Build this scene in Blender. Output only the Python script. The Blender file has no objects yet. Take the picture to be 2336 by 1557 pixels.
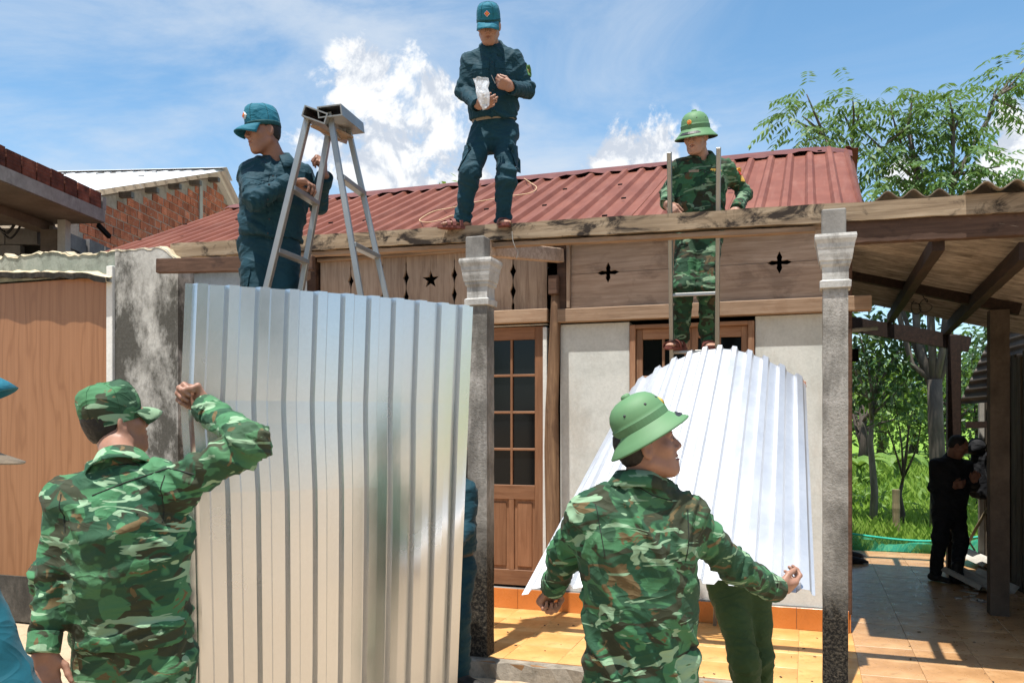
import bpy, bmesh, math, random
import numpy as np
from mathutils import Vector, Matrix
from mathutils.bvhtree import BVHTree

random.seed(7)
RNG = np.random.default_rng(11)

# ------------------------------------------------------------------ camera, sky, sun, exposure
FPX, CX, HOR, CAMH = 1950.0, 1168.0, 965.0, 1.68     # focal length and horizon measured in photo pixels
YAW = math.radians(19.0)                              # the facade is seen 19 degrees off square
SN, CS = math.sin(YAW), math.cos(YAW)
FWD = Vector((-SN, CS, 0)); RGT = Vector((CS, SN, 0)); UP = Vector((0, 0, 1))
SUN_DIR = Vector((-0.04, -0.25, 1.0)).normalized()    # towards the sun

sc = bpy.context.scene
COL = sc.collection
cam_d = bpy.data.cameras.new('camera'); cam = bpy.data.objects.new('camera', cam_d); COL.objects.link(cam)
cam.location = (0, 0, CAMH)
cam.rotation_euler = (math.radians(90), 0, YAW)
cam_d.sensor_width = 36.0; cam_d.lens = 36.0 * FPX / 2336.0
cam_d.shift_y = (HOR - 778.5) / 2336.0
cam_d.clip_start = 0.05; cam_d.clip_end = 3000
sc.camera = cam
sc.view_settings.view_transform = 'Standard'
sc.view_settings.look = 'None'
sc.view_settings.gamma = 1.0
sc.view_settings.use_curve_mapping = False
sc.view_settings.exposure = 0.72
sc.cycles.max_bounces = 6
sc.cycles.diffuse_bounces = 3
sc.cycles.glossy_bounces = 3
sc.cycles.transmission_bounces = 3
sc.cycles.transparent_max_bounces = 8

def ray(px, py):
    return FWD + RGT * ((px - CX) / FPX) + UP * ((HOR - py) / FPX)
def atD(px, py, d):
    return Vector((0, 0, CAMH)) + ray(px, py) * d
def onY(px, py, y):
    r = ray(px, py); return Vector((0, 0, CAMH)) + r * (y / r.y)
def onZ(px, py, z):
    r = ray(px, py); return Vector((0, 0, CAMH)) + r * ((z - CAMH) / r.z)
def onX(px, py, x):
    r = ray(px, py); return Vector((0, 0, CAMH)) + r * (x / r.x)

def make_world():
    w = bpy.data.worlds.new('World'); sc.world = w; w.use_nodes = True
    nt = w.node_tree; N = nt.nodes; L = nt.links; N.clear()
    def nd(t, **k):
        n = N.new(t)
        for a, b in k.items(): setattr(n, a, b)
        return n
    def mth(op, a, b=None, clamp=False):
        n = nd('ShaderNodeMath', operation=op, use_clamp=clamp)
        for i, v in enumerate((a, b)):
            if v is None: continue
            if isinstance(v, (int, float)): n.inputs[i].default_value = v
            else: L.new(v, n.inputs[i])
        return n.outputs[0]
    def rng(v, a, b, c, d, smooth=True):
        n = nd('ShaderNodeMapRange', interpolation_type='SMOOTHSTEP' if smooth else 'LINEAR')
        L.new(v, n.inputs[0])
        for i, x in enumerate((a, b, c, d)): n.inputs[i + 1].default_value = x
        return n.outputs[0]
    tc = nd('ShaderNodeTexCoord'); D = tc.outputs['Generated']
    sky = nd('ShaderNodeTexSky', sky_type='NISHITA', sun_disc=False)
    sky.sun_elevation = math.asin(SUN_DIR.z)
    sky.sun_rotation = math.atan2(SUN_DIR.x, SUN_DIR.y)
    sky.altitude = 600; sky.air_density = 1.0; sky.dust_density = 0.6; sky.ozone_density = 2.2
    hs = nd('ShaderNodeHueSaturation'); hs.inputs['Saturation'].default_value = 1.10; hs.inputs['Value'].default_value = 1.12; hs.inputs['Hue'].default_value = 0.488
    L.new(sky.outputs[0], hs.inputs['Color'])
    def noise(scale, detail=6, rough=0.55, vec=None, loc=(0, 0, 0), scl=(1, 1, 1), dist=0.0, rot=(0, 0, 0)):
        mp = nd('ShaderNodeMapping'); mp.inputs['Location'].default_value = loc; mp.inputs['Scale'].default_value = scl
        mp.inputs['Rotation'].default_value = rot
        L.new(vec if vec else D, mp.inputs[0])
        n = nd('ShaderNodeTexNoise'); n.inputs['Scale'].default_value = scale; n.inputs['Detail'].default_value = detail
        n.inputs['Roughness'].default_value = rough; n.inputs['Distortion'].default_value = dist
        L.new(mp.outputs[0], n.inputs['Vector']); return n.outputs['Fac']
    # thin high cloud in long wisps over the whole sky
    wisp = noise(2.3, 9, 0.62, scl=(1.0, 1.0, 2.6), loc=(3.1, 1.7, 0.4), dist=0.8, rot=(0.0, 0.45, 0.5))
    wisp2 = noise(0.9, 3, 0.5, loc=(7.3, 2.1, 5.0))
    cir = mth('MULTIPLY', rng(wisp, 0.34, 0.70, 0, 0.95), rng(wisp2, 0.34, 0.58, 0.25, 1.0))
    # heaped clouds: noise that is let through round a number of cloud centres
    cent = [(822, 150, .040), (800, 215, .050), (850, 300, .062), (905, 345, .065), (830, 390, .06), (985, 215, .062), (960, 300, .07),
            (1020, 360, .066), (740, 330, .05), (1440, 330, .052), (1395, 365, .045), (1500, 345, .05), (1560, 340, .046), (1470, 370, .05), (2320, 340, .06),
            (2300, 400, .05), (2345, 480, .06), (2060, 390, .03), (930, 430, .09), (1050, 420, .06)]
    extra = []
    rr = random.Random(5)
    for k in range(9):                      # more heaps all round, outside this view
        az = rr.uniform(0.7, 5.6); el = rr.uniform(0.12, 0.45)
        base = Vector((math.sin(az + YAW * -1), math.cos(az + YAW * -1), math.tan(el))).normalized()
        for j in range(3):
            extra.append(((base + Vector((rr.uniform(-.1, .1), rr.uniform(-.1, .1), rr.uniform(-.04, .04)))).normalized(), rr.uniform(.08, .15)))
    mask = None
    items = [(ray(x, y).normalized(), r) for x, y, r in cent] + extra
    nrm = nd('ShaderNodeVectorMath', operation='NORMALIZE'); L.new(D, nrm.inputs[0])
    for v, r in items:
        d = nd('ShaderNodeVectorMath', operation='DISTANCE'); L.new(nrm.outputs[0], d.inputs[0]); d.inputs[1].default_value = v
        m = rng(d.outputs['Value'], 0.0, r * 1.25, 1.0, 0.0)
        mask = m if mask is None else mth('MAXIMUM', mask, m)
    puff = noise(19, 10, 0.64, dist=0.3)
    puffl = noise(19, 10, 0.64, dist=0.3, loc=(0.0, 0.006, -0.022))
    dens = mth('ADD', mask, mth('MULTIPLY', mth('SUBTRACT', puff, 0.50), 3.6))
    cum = mth('MULTIPLY', rng(dens, 0.36, 0.86, 0, 1), rng(mask, 0.0, 0.3, 0, 1))
    lit = rng(mth('SUBTRACT', puff, puffl), -0.10, 0.07, 0, 1)
    ccol = nd('ShaderNodeMix', data_type='RGBA'); L.new(lit, ccol.inputs[0])
    ccol.inputs[6].default_value = (3.5, 3.85, 4.4, 1); ccol.inputs[7].default_value = (5.6, 5.7, 5.8, 1)
    m1 = nd('ShaderNodeMix', data_type='RGBA'); L.new(cir, m1.inputs[0]); L.new(hs.outputs[0], m1.inputs[6])
    m1.inputs[7].default_value = (3.9, 4.35, 4.9, 1)
    m2 = nd('ShaderNodeMix', data_type='RGBA'); L.new(cum, m2.inputs[0]); L.new(m1.outputs[2], m2.inputs[6]); L.new(ccol.outputs[2], m2.inputs[7])
    bg = nd('ShaderNodeBackground'); bg.inputs['Strength'].default_value = 0.112
    L.new(m2.outputs[2], bg.inputs['Color'])
    out = nd('ShaderNodeOutputWorld'); L.new(bg.outputs[0], out.inputs[0])
make_world()
sun_d = bpy.data.lights.new('sun', 'SUN'); sun = bpy.data.objects.new('sun', sun_d); COL.objects.link(sun)
sun_d.energy = 5.0; sun_d.angle = math.radians(0.53); sun_d.color = (1.0, 0.955, 0.88)
sun.rotation_euler = SUN_DIR.to_track_quat('Z', 'Y').to_euler()
sun.location = (0, -5, 30)

# ------------------------------------------------------------------ object helpers
ROOT = {}
def _loc(o): return ROOT.get(o.name, Vector((0, 0, 0)))
def tag(o, label=None, cat=None, group=None, kind=None):
    if label: o['label'] = label
    if cat: o['category'] = cat
    if group: o['group'] = group
    if kind: o['kind'] = kind
    return o
def thing(name, label, cat, loc, group=None):
    o = bpy.data.objects.new(name, None); COL.objects.link(o); o.location = loc
    o.empty_display_size = 0.1
    ROOT[o.name] = Vector(loc)
    return tag(o, label, cat, group)
def mk(name, V, Fc, mat, parent=None, smooth=False, base=None):
    """One mesh object from world-space vertices; base = origin of a top-level mesh."""
    V = np.asarray(V, dtype=np.float64).reshape(-1, 3)
    if parent is not None: org = _loc(parent)
    else: org = Vector(base) if base is not None else Vector((0, 0, 0))
    V = V - np.array(org)
    me = bpy.data.meshes.new(name)
    if isinstance(Fc, np.ndarray):
        n, k = Fc.shape
        me.vertices.add(len(V)); me.vertices.foreach_set('co', V.astype(np.float32).ravel())
        me.loops.add(n * k); me.loops.foreach_set('vertex_index', Fc.astype(np.int32).ravel())
        me.polygons.add(n); me.polygons.foreach_set('loop_start', np.arange(0, n * k, k, dtype=np.int32))
        me.polygons.foreach_set('loop_total', np.full(n, k, dtype=np.int32))
        me.update(calc_edges=True)
    else:
        me.from_pydata(V.tolist(), [], Fc); me.update()
    if smooth: me.polygons.foreach_set('use_smooth', np.ones(len(me.polygons), dtype=bool))
    if mat: me.materials.append(mat)
    o = bpy.data.objects.new(name, me); COL.objects.link(o)
    ROOT[o.name] = org
    if parent is not None: o.parent = parent
    else: o.location = org
    return o
def inst(src, name, parent, loc):
    """A piece that shares the mesh of src."""
    o = bpy.data.objects.new(name, src); COL.objects.link(o); o.parent = parent
    o.location = Vector(loc) - _loc(parent); ROOT[o.name] = Vector(loc); return o

class MB:
    def __init__(s): s.v = []; s.f = []
    def add(s, V, Fc):
        b = len(s.v); s.v += [tuple(x) for x in V]; s.f += [tuple(i + b for i in q) for q in Fc]; return s
    def box(s, c, size, ax=None, bev=0.0):
        c = Vector(c); h = [x / 2 for x in size]
        X, Y, Zx = ax if ax else (Vector((1, 0, 0)), Vector((0, 1, 0)), Vector((0, 0, 1)))
        if bev <= 0:
            V = [c + X * (sx * h[0]) + Y * (sy * h[1]) + Zx * (sz * h[2]) for sz in (-1, 1) for sy in (-1, 1) for sx in (-1, 1)]
            return s.add(V, [(0, 2, 3, 1), (4, 5, 7, 6), (0, 1, 5, 4), (2, 6, 7, 3), (0, 4, 6, 2), (1, 3, 7, 5)])
        b = bev; V = []; idx = {}
        for sx in (-1, 1):
            for sy in (-1, 1):
                for sz in (-1, 1):
                    for k in range(3):
                        e = [h[0] - (b if k != 0 else 0), h[1] - (b if k != 1 else 0), h[2] - (b if k != 2 else 0)]
                        idx[(sx, sy, sz, k)] = len(V)
                        V.append(c + X * (sx * e[0]) + Y * (sy * e[1]) + Zx * (sz * e[2]))
        Fc = []
        def q(l, n):
            p = [V[i] for i in l]; nn = (p[1] - p[0]).cross(p[2] - p[0])
            Fc.append(tuple(l) if nn.dot(n) > 0 else tuple(reversed(l)))
        AX = (X, Y, Zx)
        for k in range(3):
            o1, o2 = [(1, 2), (0, 2), (0, 1)][k]
            for sg in (-1, 1):
                l = []
                for a, d in ((-1, -1), (1, -1), (1, 1), (-1, 1)):
                    t = [0, 0, 0]; t[k] = sg; t[o1] = a; t[o2] = d; l.append(idx[(t[0], t[1], t[2], k)])
                q(l, AX[k] * sg)
        for k in range(3):
            o1, o2 = [(1, 2), (0, 2), (0, 1)][k]
            for a in (-1, 1):
                for d in (-1, 1):
                    l = []
                    for sg, kk in ((-1, o1), (1, o1), (1, o2), (-1, o2)):
                        t = [0, 0, 0]; t[k] = sg; t[o1] = a; t[o2] = d; l.append(idx[(t[0], t[1], t[2], kk)])
                    q(l, AX[o1] * a + AX[o2] * d)
        for sx in (-1, 1):
            for sy in (-1, 1):
                for sz in (-1, 1):
                    q([idx[(sx, sy, sz, k)] for k in range(3)], X * sx + Y * sy + Zx * sz)
        return s.add(V, Fc)
    def bar(s, a, b, w, h, up=(0, 0, 1), bev=0.0):
        a = Vector(a); b = Vector(b); X = (b - a); ln = X.length; X.normalize()
        Y = Vector(up).cross(X)
        if Y.length < 1e-4: Y = Vector((1, 0, 0)).cross(X)
        Y.normalize(); Zx = X.cross(Y)
        return s.box((a + b) / 2, (ln, w, h), (X, Y, Zx), bev)
    def tube(s, pts, r, seg=8, cap=True):
        pts = [Vector(p) for p in pts]; n = len(pts)
        rs = r if isinstance(r, (list, tuple)) else [r] * n
        V = []; Fc = []; prev = None
        for i, p in enumerate(pts):
            t = (pts[min(i + 1, n - 1)] - pts[max(i - 1, 0)]).normalized()
            if prev is None:
                u = t.cross(Vector((0, 0, 1)))
                if u.length < 1e-3: u = t.cross(Vector((1, 0, 0)))
            else: u = prev - t * prev.dot(t)
            u.normalize(); prev = u; w = t.cross(u)
            for k in range(seg):
                a = 2 * math.pi * k / seg; V.append(p + (u * math.cos(a) + w * math.sin(a)) * rs[i])
        for i in range(n - 1):
            for k in range(seg):
                k2 = (k + 1) % seg
                Fc.append((i * seg + k, i * seg + k2, (i + 1) * seg + k2, (i + 1) * seg + k))
        if cap: Fc.append(tuple(reversed(range(seg)))); Fc.append(tuple((n - 1) * seg + k for k in range(seg)))
        return s.add(V, Fc)
    def prism(s, pts, t):
        """Flat outline (list of points in order, seen from its front) given thickness by vector t."""
        t = Vector(t); pts = [Vector(p) for p in pts]; n = len(pts)
        V = pts + [p + t for p in pts]
        Fc = [tuple(range(n)), tuple(reversed(range(n, 2 * n)))]
        for i in range(n):
            j = (i + 1) % n; Fc.append((i, i + n, j + n, j))
        return s.add(V, Fc)
    def lathe(s, prof, c, ax=None, seg=32, sx=1.0, sy=1.0, close=False):
        X, Y, Zx = ax if ax else (Vector((1, 0, 0)), Vector((0, 1, 0)), Vector((0, 0, 1)))
        V = []; Fc = []; c = Vector(c)
        for r, z in prof:
            for k in range(seg):
                a = 2 * math.pi * k / seg
                V.append(c + X * (r * sx * math.cos(a)) + Y * (r * sy * math.sin(a)) + Zx * z)
        n = len(prof)
        for i in range(n - 1):
            for k in range(seg):
                k2 = (k + 1) % seg
                Fc.append((i * seg + k, i * seg + k2, (i + 1) * seg + k2, (i + 1) * seg + k))
        return s.add(V, Fc)
    def sheet(s, P, th=0.0):
        """Grid of points P[i][j] as a surface, thickened along its normals by th."""
        A = np.array([[tuple(p) for p in row] for row in P], dtype=float); n, m = A.shape[:2]
        du = np.gradient(A, axis=0); dv = np.gradient(A, axis=1)
        nn = np.cross(du, dv); nn /= (np.linalg.norm(nn, axis=2, keepdims=True) + 1e-12)
        Fc = [(i * m + j, (i + 1) * m + j, (i + 1) * m + j + 1, i * m + j + 1) for i in range(n - 1) for j in range(m - 1)]
        V = A.reshape(-1, 3)
        if th <= 0: return s.add(V, Fc)
        V2 = (A - nn * th).reshape(-1, 3); K = n * m
        F2 = [tuple(K + i for i in reversed(q)) for q in Fc]
        rim = [(i * m) for i in range(n)]
        side = []
        def strip(idx, flip):
            for a, b in zip(idx[:-1], idx[1:]):
                q = (a, b, b + K, a + K); side.append(q if not flip else tuple(reversed(q)))
        strip([i * m for i in range(n)], True); strip([i * m + m - 1 for i in range(n)], False)
        strip([j for j in range(m)], False); strip([(n - 1) * m + j for j in range(m)], True)
        return s.add(np.concatenate([V, V2]), Fc + F2 + side)
    def build(s, name, mat, parent=None, smooth=False, base=None):
        return mk(name, s.v, s.f, mat, parent, smooth, base)

# ------------------------------------------------------------------ procedural noise for shapes (numpy)
_P = np.random.default_rng(3).permutation(256); _P = np.concatenate([_P, _P, _P])
_G = np.random.default_rng(4).normal(size=(256, 3)); _G /= np.linalg.norm(_G, axis=1, keepdims=True)
def pnoise(p):
    p = np.asarray(p, dtype=float); i = np.floor(p).astype(int); f = p - i; i &= 255
    u = f * f * f * (f * (f * 6 - 15) + 10); out = np.zeros(len(p))
    for dx in (0, 1):
        for dy in (0, 1):
            for dz in (0, 1):
                h = _P[_P[_P[(i[:, 0] + dx) & 255] + ((i[:, 1] + dy) & 255)] + ((i[:, 2] + dz) & 255)]
                g = _G[h]; d = f - np.array([dx, dy, dz])
                w = (u[:, 0] if dx else 1 - u[:, 0]) * (u[:, 1] if dy else 1 - u[:, 1]) * (u[:, 2] if dz else 1 - u[:, 2])
                out += w * (g * d).sum(1)
    return out * 1.5

# ------------------------------------------------------------------ materials
class NT:
    def __init__(s, name):
        s.m = bpy.data.materials.new(name); s.m.use_nodes = True; s.t = s.m.node_tree; s.t.nodes.clear()
        s.out = s.n('ShaderNodeOutputMaterial'); s.b = s.n('ShaderNodeBsdfPrincipled'); s.l(s.b.outputs[0], s.out.inputs[0])
        s.tc = s.n('ShaderNodeTexCoord'); s.oi = s.n('ShaderNodeObjectInfo')
    def n(s, t, **k):
        q = s.t.nodes.new(t)
        for a, b in k.items(): setattr(q, a, b)
        return q
    def l(s, a, b): s.t.links.new(a, b)
    def coord(s, scale=(1, 1, 1), rand=True, rot=(0, 0, 0)):
        mp = s.n('ShaderNodeMapping'); mp.inputs['Scale'].default_value = scale; mp.inputs['Rotation'].default_value = rot
        s.l(s.tc.outputs['Object'], mp.inputs['Vector'])
        if rand:
            v = s.n('ShaderNodeVectorMath', operation='SCALE'); v.inputs[0].default_value = (37.0, 19.0, 53.0)
            s.l(s.oi.outputs['Random'], v.inputs['Scale']); s.l(v.outputs[0], mp.inputs['Location'])
        return mp.outputs[0]
    def noise(s, vec, scale, detail=4, rough=0.5, dist=0.0):
        q = s.n('ShaderNodeTexNoise'); s.l(vec, q.inputs['Vector'])
        q.inputs['Scale'].default_value = scale; q.inputs['Detail'].default_value = detail
        q.inputs['Roughness'].default_value = rough; q.inputs['Distortion'].default_value = dist
        return q.outputs['Fac']
    def ramp(s, fac, stops, const=False):
        q = s.n('ShaderNodeValToRGB'); e = q.color_ramp.elements
        while len(e) > 1: e.remove(e[-1])
        for i, (p, c) in enumerate(stops):
            if isinstance(c, (int, float)): c = (c, c, c)
            el = e[0] if i == 0 else e.new(p)
            el.position = p; el.color = (*c, 1)
        if const: q.color_ramp.interpolation = 'CONSTANT'
        s.l(fac, q.inputs[0]); return q.outputs[0]
    def mix(s, fac, a, b, blend='MIX'):
        q = s.n('ShaderNodeMix', data_type='RGBA', blend_type=blend)
        for v, i in ((fac, 0), (a, 6), (b, 7)):
            if isinstance(v, (int, float)): q.inputs[i].default_value = v
            elif isinstance(v, (tuple, list)): q.inputs[i].default_value = (*v, 1)
            else: s.l(v, q.inputs[i])
        return q.outputs[2]
    def math(s, op, a, b):
        q = s.n('ShaderNodeMath', operation=op)
        for i, v in enumerate((a, b)):
            if isinstance(v, (int, float)): q.inputs[i].default_value = v
            else: s.l(v, q.inputs[i])
        return q.outputs[0]
    def val(s, col, amt=0.25):
        """Piece-to-piece brightness variation."""
        r = s.n('ShaderNodeMapRange'); s.l(s.oi.outputs['Random'], r.inputs[0]); r.inputs[3].default_value = 1 - amt; r.inputs[4].default_value = 1 + amt
        h = s.n('ShaderNodeHueSaturation'); s.l(r.outputs[0], h.inputs['Value']); s.l(col, h.inputs['Color']); return h.outputs[0]
    def bump(s, h, strength=0.3, dist=0.01):
        q = s.n('ShaderNodeBump'); q.inputs['Strength'].default_value = strength; q.inputs['Distance'].default_value = dist
        s.l(h, q.inputs['Height']); s.l(q.outputs[0], s.b.inputs['Normal'])
    def setp(s, color=None, rough=None, metal=None, spec=None):
        for k, v in (('Base Color', color), ('Roughness', rough), ('Metallic', metal), ('Specular IOR Level', spec)):
            if v is None: continue
            if isinstance(v, (int, float)): s.b.inputs[k].default_value = v
            elif isinstance(v, tuple): s.b.inputs[k].default_value = (*v, 1)
            else: s.l(v, s.b.inputs[k])
        return s
M = {}
def plain(name, color, rough=0.6, metal=0.0, var=0.18, scale=14, bump=0.0, spec=0.4, rv=0.0, stretch=(1, 1, 1)):
    q = NT(name); v = q.coord(stretch)
    f = q.noise(v, scale, 5, 0.6)
    c = q.ramp(f, [(0.3, tuple(x * (1 - var) for x in color)), (0.7, tuple(min(1, x * (1 + var)) for x in color))])
    if rv: c = q.val(c, rv)
    q.setp(c, rough, metal, spec)
    if bump: q.bump(f, bump, 0.01)
    M[name] = q.m; return q.m
def wood(name, cols, axis='x', scale=5.0, stain=0.0, scol=(0.02, 0.014, 0.01), rough=0.75, sscale=3.0, slo=0.52, bump=0.25, rv=0.16, gl=14.0):
    q = NT(name); st = {'x': (0.9, gl, gl), 'y': (gl, 0.9, gl), 'z': (gl, gl, 0.9)}[axis]
    v = q.coord(st); f = q.noise(v, scale * 0.5, 8, 0.65, 0.6)
    c = q.ramp(f, [(0.28, cols[0]), (0.5, cols[1]), (0.72, cols[2])])
    v2 = q.coord((1, 1, 1)); big = q.noise(v2, 2.2, 4, 0.6)
    c = q.mix(q.ramp(big, [(0.35, 0.0), (0.75, 0.55)]), c, tuple(x * 0.6 for x in cols[1]))
    if stain > 0:
        s3 = {'x': (1.0, 1.7, 1.7), 'y': (1.7, 1.0, 1.7), 'z': (1.5, 1.5, .5)}[axis]
        g = q.noise(q.coord(s3), sscale, 7, 0.66, 0.7)
        c = q.mix(q.ramp(g, [(slo, 0.0), (slo + 0.1, stain)]), c, scol)
    c = q.val(c, rv); q.setp(c, rough, 0, 0.25); q.bump(f, bump, 0.006); M[name] = q.m; return q.m

wood('wood_plank_h', [(.25, .165, .115), (.40, .29, .215), (.52, .40, .31)], 'x', 5, 0.35, (.07, .045, .033), sscale=2.0)
wood('wood_plank_v', [(.25, .165, .115), (.40, .29, .21), (.52, .40, .30)], 'z', 5, 0.3, (.08, .05, .035), sscale=2.2)
wood('wood_beam', [(.15, .10, .062), (.29, .215, .14), (.43, .34, .24)], 'x', 4, 0.97, (.018, .012, .009), sscale=3.6, slo=0.50)
wood('wood_beam_dark', [(.05, .027, .018), (.09, .05, .033), (.14, .08, .055)], 'x', 5, 0.6, (.02, .012, .01))
wood('wood_rafter', [(.014, .009, .007), (.030, .017, .012), (.055, .03, .02)], 'y', 5, 0.3)
wood('wood_door', [(.16, .072, .036), (.235, .115, .06), (.30, .16, .09)], 'z', 5, 0.12, (.09, .035, .016), rough=0.5, sscale=2)
wood('wood_door_h', [(.16, .072, .036), (.235, .115, .06), (.30, .16, .09)], 'x', 5, 0.12, (.09, .035, .016), rough=0.5, sscale=2)
wood('wood_window', [(.20, .10, .055), (.29, .16, .095), (.38, .24, .15)], 'z', 5, 0.15, (.1, .05, .03), rough=0.6)
wood('wood_window_h', [(.20, .10, .055), (.29, .16, .095), (.38, .24, .15)], 'x', 5, 0.15, (.1, .05, .03), rough=0.6)
wood('wood_trunk', [(.10, .055, .03), (.20, .12, .07), (.36, .23, .13)], 'z', 4, 0.5, (.06, .032, .02), sscale=2.6, bump=0.7)
wood('wood_board', [(.22, .14, .09), (.33, .225, .15), (.43, .31, .22)], 'x', 5, 0.3, (.2, .11, .06))
wood('wood_shed', [(.045, .035, .026), (.10, .08, .06), (.17, .14, .11)], 'z', 5, 0.4, rough=0.9)
wood('wood_plank_sheet', [(.22, .098, .042), (.30, .15, .072), (.36, .19, .1)], 'z', 4, 0.0, rough=0.38, bump=0.04, rv=0.02, gl=20.0)
def m_woodsheet():
    q = NT('wood_print'); v = q.coord((1, 1, 0.16), False)
    n0 = q.noise(v, 3.2, 2, 0.5, 0.4)
    w = q.n('ShaderNodeTexWave', wave_type='BANDS', bands_direction='X'); w.inputs['Scale'].default_value = 2.6
    w.inputs['Distortion'].default_value = 22.0; w.inputs['Detail'].default_value = 3.5; w.inputs['Detail Scale'].default_value = 1.1
    q.l(v, w.inputs['Vector'])
    f = q.noise(q.coord((60, 60, 1.2), False), 1.0, 4, 0.6)
    c = q.ramp(w.outputs['Fac'], [(0.0, (.245, .112, .05)), (0.2, (.285, .135, .062)), (1.0, (.30, .145, .069))])
    c = q.mix(q.ramp(f, [(.3, 0.35), (.6, 0.0)]), c, (.17, .07, .028))
    q.setp(c, 0.35, 0, 0.4); M['wood_print'] = q.m
m_woodsheet()
def m_plaster(name, cols, streak=0.6, mold=(.03, .03, .026), lo=0.5, rough=0.9, scale=1.4, bump=.35, zs=.35):
    q = NT(name); v = q.coord((1, 1, 1)); a = q.noise(v, scale * 2.2, 10, 0.7, 0.12)
    c = q.ramp(a, [(0.25, cols[0]), (0.5, cols[1]), (0.75, cols[2])])
    b = q.noise(q.coord((1, 1, zs)), scale * 1.7, 12, 0.74, 0.12)
    c = q.mix(q.ramp(b, [(lo, 0.0), (lo + 0.14, streak)]), c, mold)
    g = q.noise(v, 46, 4, 0.7)
    c = q.mix(q.ramp(g, [(0.3, 0.22), (0.6, 0.0)]), c, tuple(x * 0.45 for x in cols[1]))
    q.setp(c, rough, 0, 0.2); q.bump(q.mix(0.5, a, g), bump, 0.012); M[name] = q.m; return q.m
m_plaster('plaster_mold', [(.24, .235, .215), (.42, .415, .39), (.60, .595, .56)], 0.95, (.045, .043, .036), 0.40, scale=1.25, zs=.55)
m_plaster('plaster_green', [(.16, .19, .16), (.27, .30, .26), (.40, .41, .36)], 0.75, (.05, .05, .04), 0.5, scale=1.6, zs=.8)
m_plaster('plaster_raw', [(.38, .31, .2), (.55, .46, .31), (.66, .57, .42)], 0.3, (.2, .16, .11), 0.5, bump=.7)
m_plaster('plaster_wall', [(.42, .44, .42), (.56, .58, .555), (.65, .66, .63)], 0.35, (.33, .28, .22), 0.52, scale=1.1, bump=.22)
m_plaster('plaster_white', [(.52, .52, .5), (.66, .66, .63), (.74, .74, .71)], 0.4, (.36, .34, .31), 0.55)
m_plaster('column_plaster', [(.22, .21, .19), (.36, .345, .315), (.50, .47, .44)], 0.7, (.07, .065, .058), 0.53, scale=2.4, bump=.6)
m_plaster('column_cap', [(.32, .31, .29), (.48, .47, .445), (.62, .61, .585)], 0.7, (.14, .13, .115), 0.5, scale=3.0, bump=.5)
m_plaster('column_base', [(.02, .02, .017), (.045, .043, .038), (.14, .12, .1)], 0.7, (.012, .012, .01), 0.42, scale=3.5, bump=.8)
m_plaster('concrete', [(.13, .125, .115), (.22, .21, .195), (.32, .31, .29)], 0.6, (.06, .055, .05), 0.53, scale=1.6)
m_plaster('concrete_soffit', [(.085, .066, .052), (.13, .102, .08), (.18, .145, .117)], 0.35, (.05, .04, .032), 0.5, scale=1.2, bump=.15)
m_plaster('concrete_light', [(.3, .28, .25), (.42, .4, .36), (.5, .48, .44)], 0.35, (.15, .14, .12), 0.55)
m_plaster('base_dark', [(.045, .04, .034), (.08, .072, .06), (.16, .14, .115)], 0.6, (.02, .02, .017), 0.5, scale=2.5)
m_plaster('kerb', [(.14, .125, .1), (.25, .22, .18), (.38, .34, .28)], 0.5, (.05, .045, .035), 0.5, scale=3.5, bump=.7)
m_plaster('block', [(.13, .12, .115), (.19, .18, .17), (.26, .25, .24)], 0.3, (.08, .075, .07), 0.55, scale=2)
def grooves(q, a):
    w = q.n('ShaderNodeTexWave', wave_type='BANDS', bands_direction='Z'); w.inputs['Scale'].default_value = 7.5; w.inputs['Distortion'].default_value = .4
    q.l(q.tc.outputs['Object'], w.inputs['Vector']); q.bump(q.mix(.35, q.ramp(w.outputs['Fac'], [(.25, 0.0), (.5, 1.0)]), a), .8, .012)
def m_brick():
    q = NT('brick'); v = q.coord((1, 1, 1)); a = q.noise(v, 6, 5, .6)
    c = q.ramp(a, [(.3, (.30, .085, .045)), (.55, (.46, .15, .08)), (.75, (.55, .22, .13))])
    g = q.noise(v, 9, 6, .7, .5); c = q.mix(q.ramp(g, [(.56, 0), (.66, .7)]), c, (.36, .30, .26))
    c = q.val(c, .28); q.setp(c, .9, 0, .2); grooves(q, a); M['brick'] = q.m
    q = NT('brick_old'); v = q.coord((1, 1, 1)); a = q.noise(v, 6, 5, .6)
    c = q.ramp(a, [(.3, (.045, .017, .012)), (.55, (.13, .042, .026)), (.75, (.22, .08, .05))])
    c = q.val(c, .3); q.setp(c, .9, 0, .2); grooves(q, a); M['brick_old'] = q.m
m_brick()
m_plaster('mortar', [(.24, .20, .17), (.34, .29, .25), (.42, .37, .33)], 0.4, (.15, .1, .08), 0.5, scale=5, bump=.6)
def m_metal(name, color, rough, sp=0.12, metal=1.0, spangle=60.0, grime=0.0, gcol=(.1, .09, .08)):
    q = NT(name); v = q.coord((1, 1, 1))
    vo = q.n('ShaderNodeTexVoronoi'); vo.inputs['Scale'].default_value = spangle; q.l(v, vo.inputs['Vector'])
    f = q.noise(v, 2.2, 5, .6)
    bw = q.n('ShaderNodeRGBToBW'); q.l(vo.outputs['Color'], bw.inputs[0]); c = q.mix(sp, color, bw.outputs[0], 'SOFT_LIGHT')
    if grime: c = q.mix(q.ramp(q.noise(q.coord((1.0, 1.0, .5)), 2.6, 7, .66, .6), [(.45, 0), (.68, grime)]), c, gcol)
    q.setp(c, q.ramp(f, [(.3, rough * .85), (.7, rough * 1.2)]), metal, .5); M[name] = q.m; return q.m
m_metal('galvanised', (.62, .63, .645), .235, .06, 1.0, 140)
m_metal('zinc_white', (.62, .63, .65), .38, .10, .75, 42)
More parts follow.
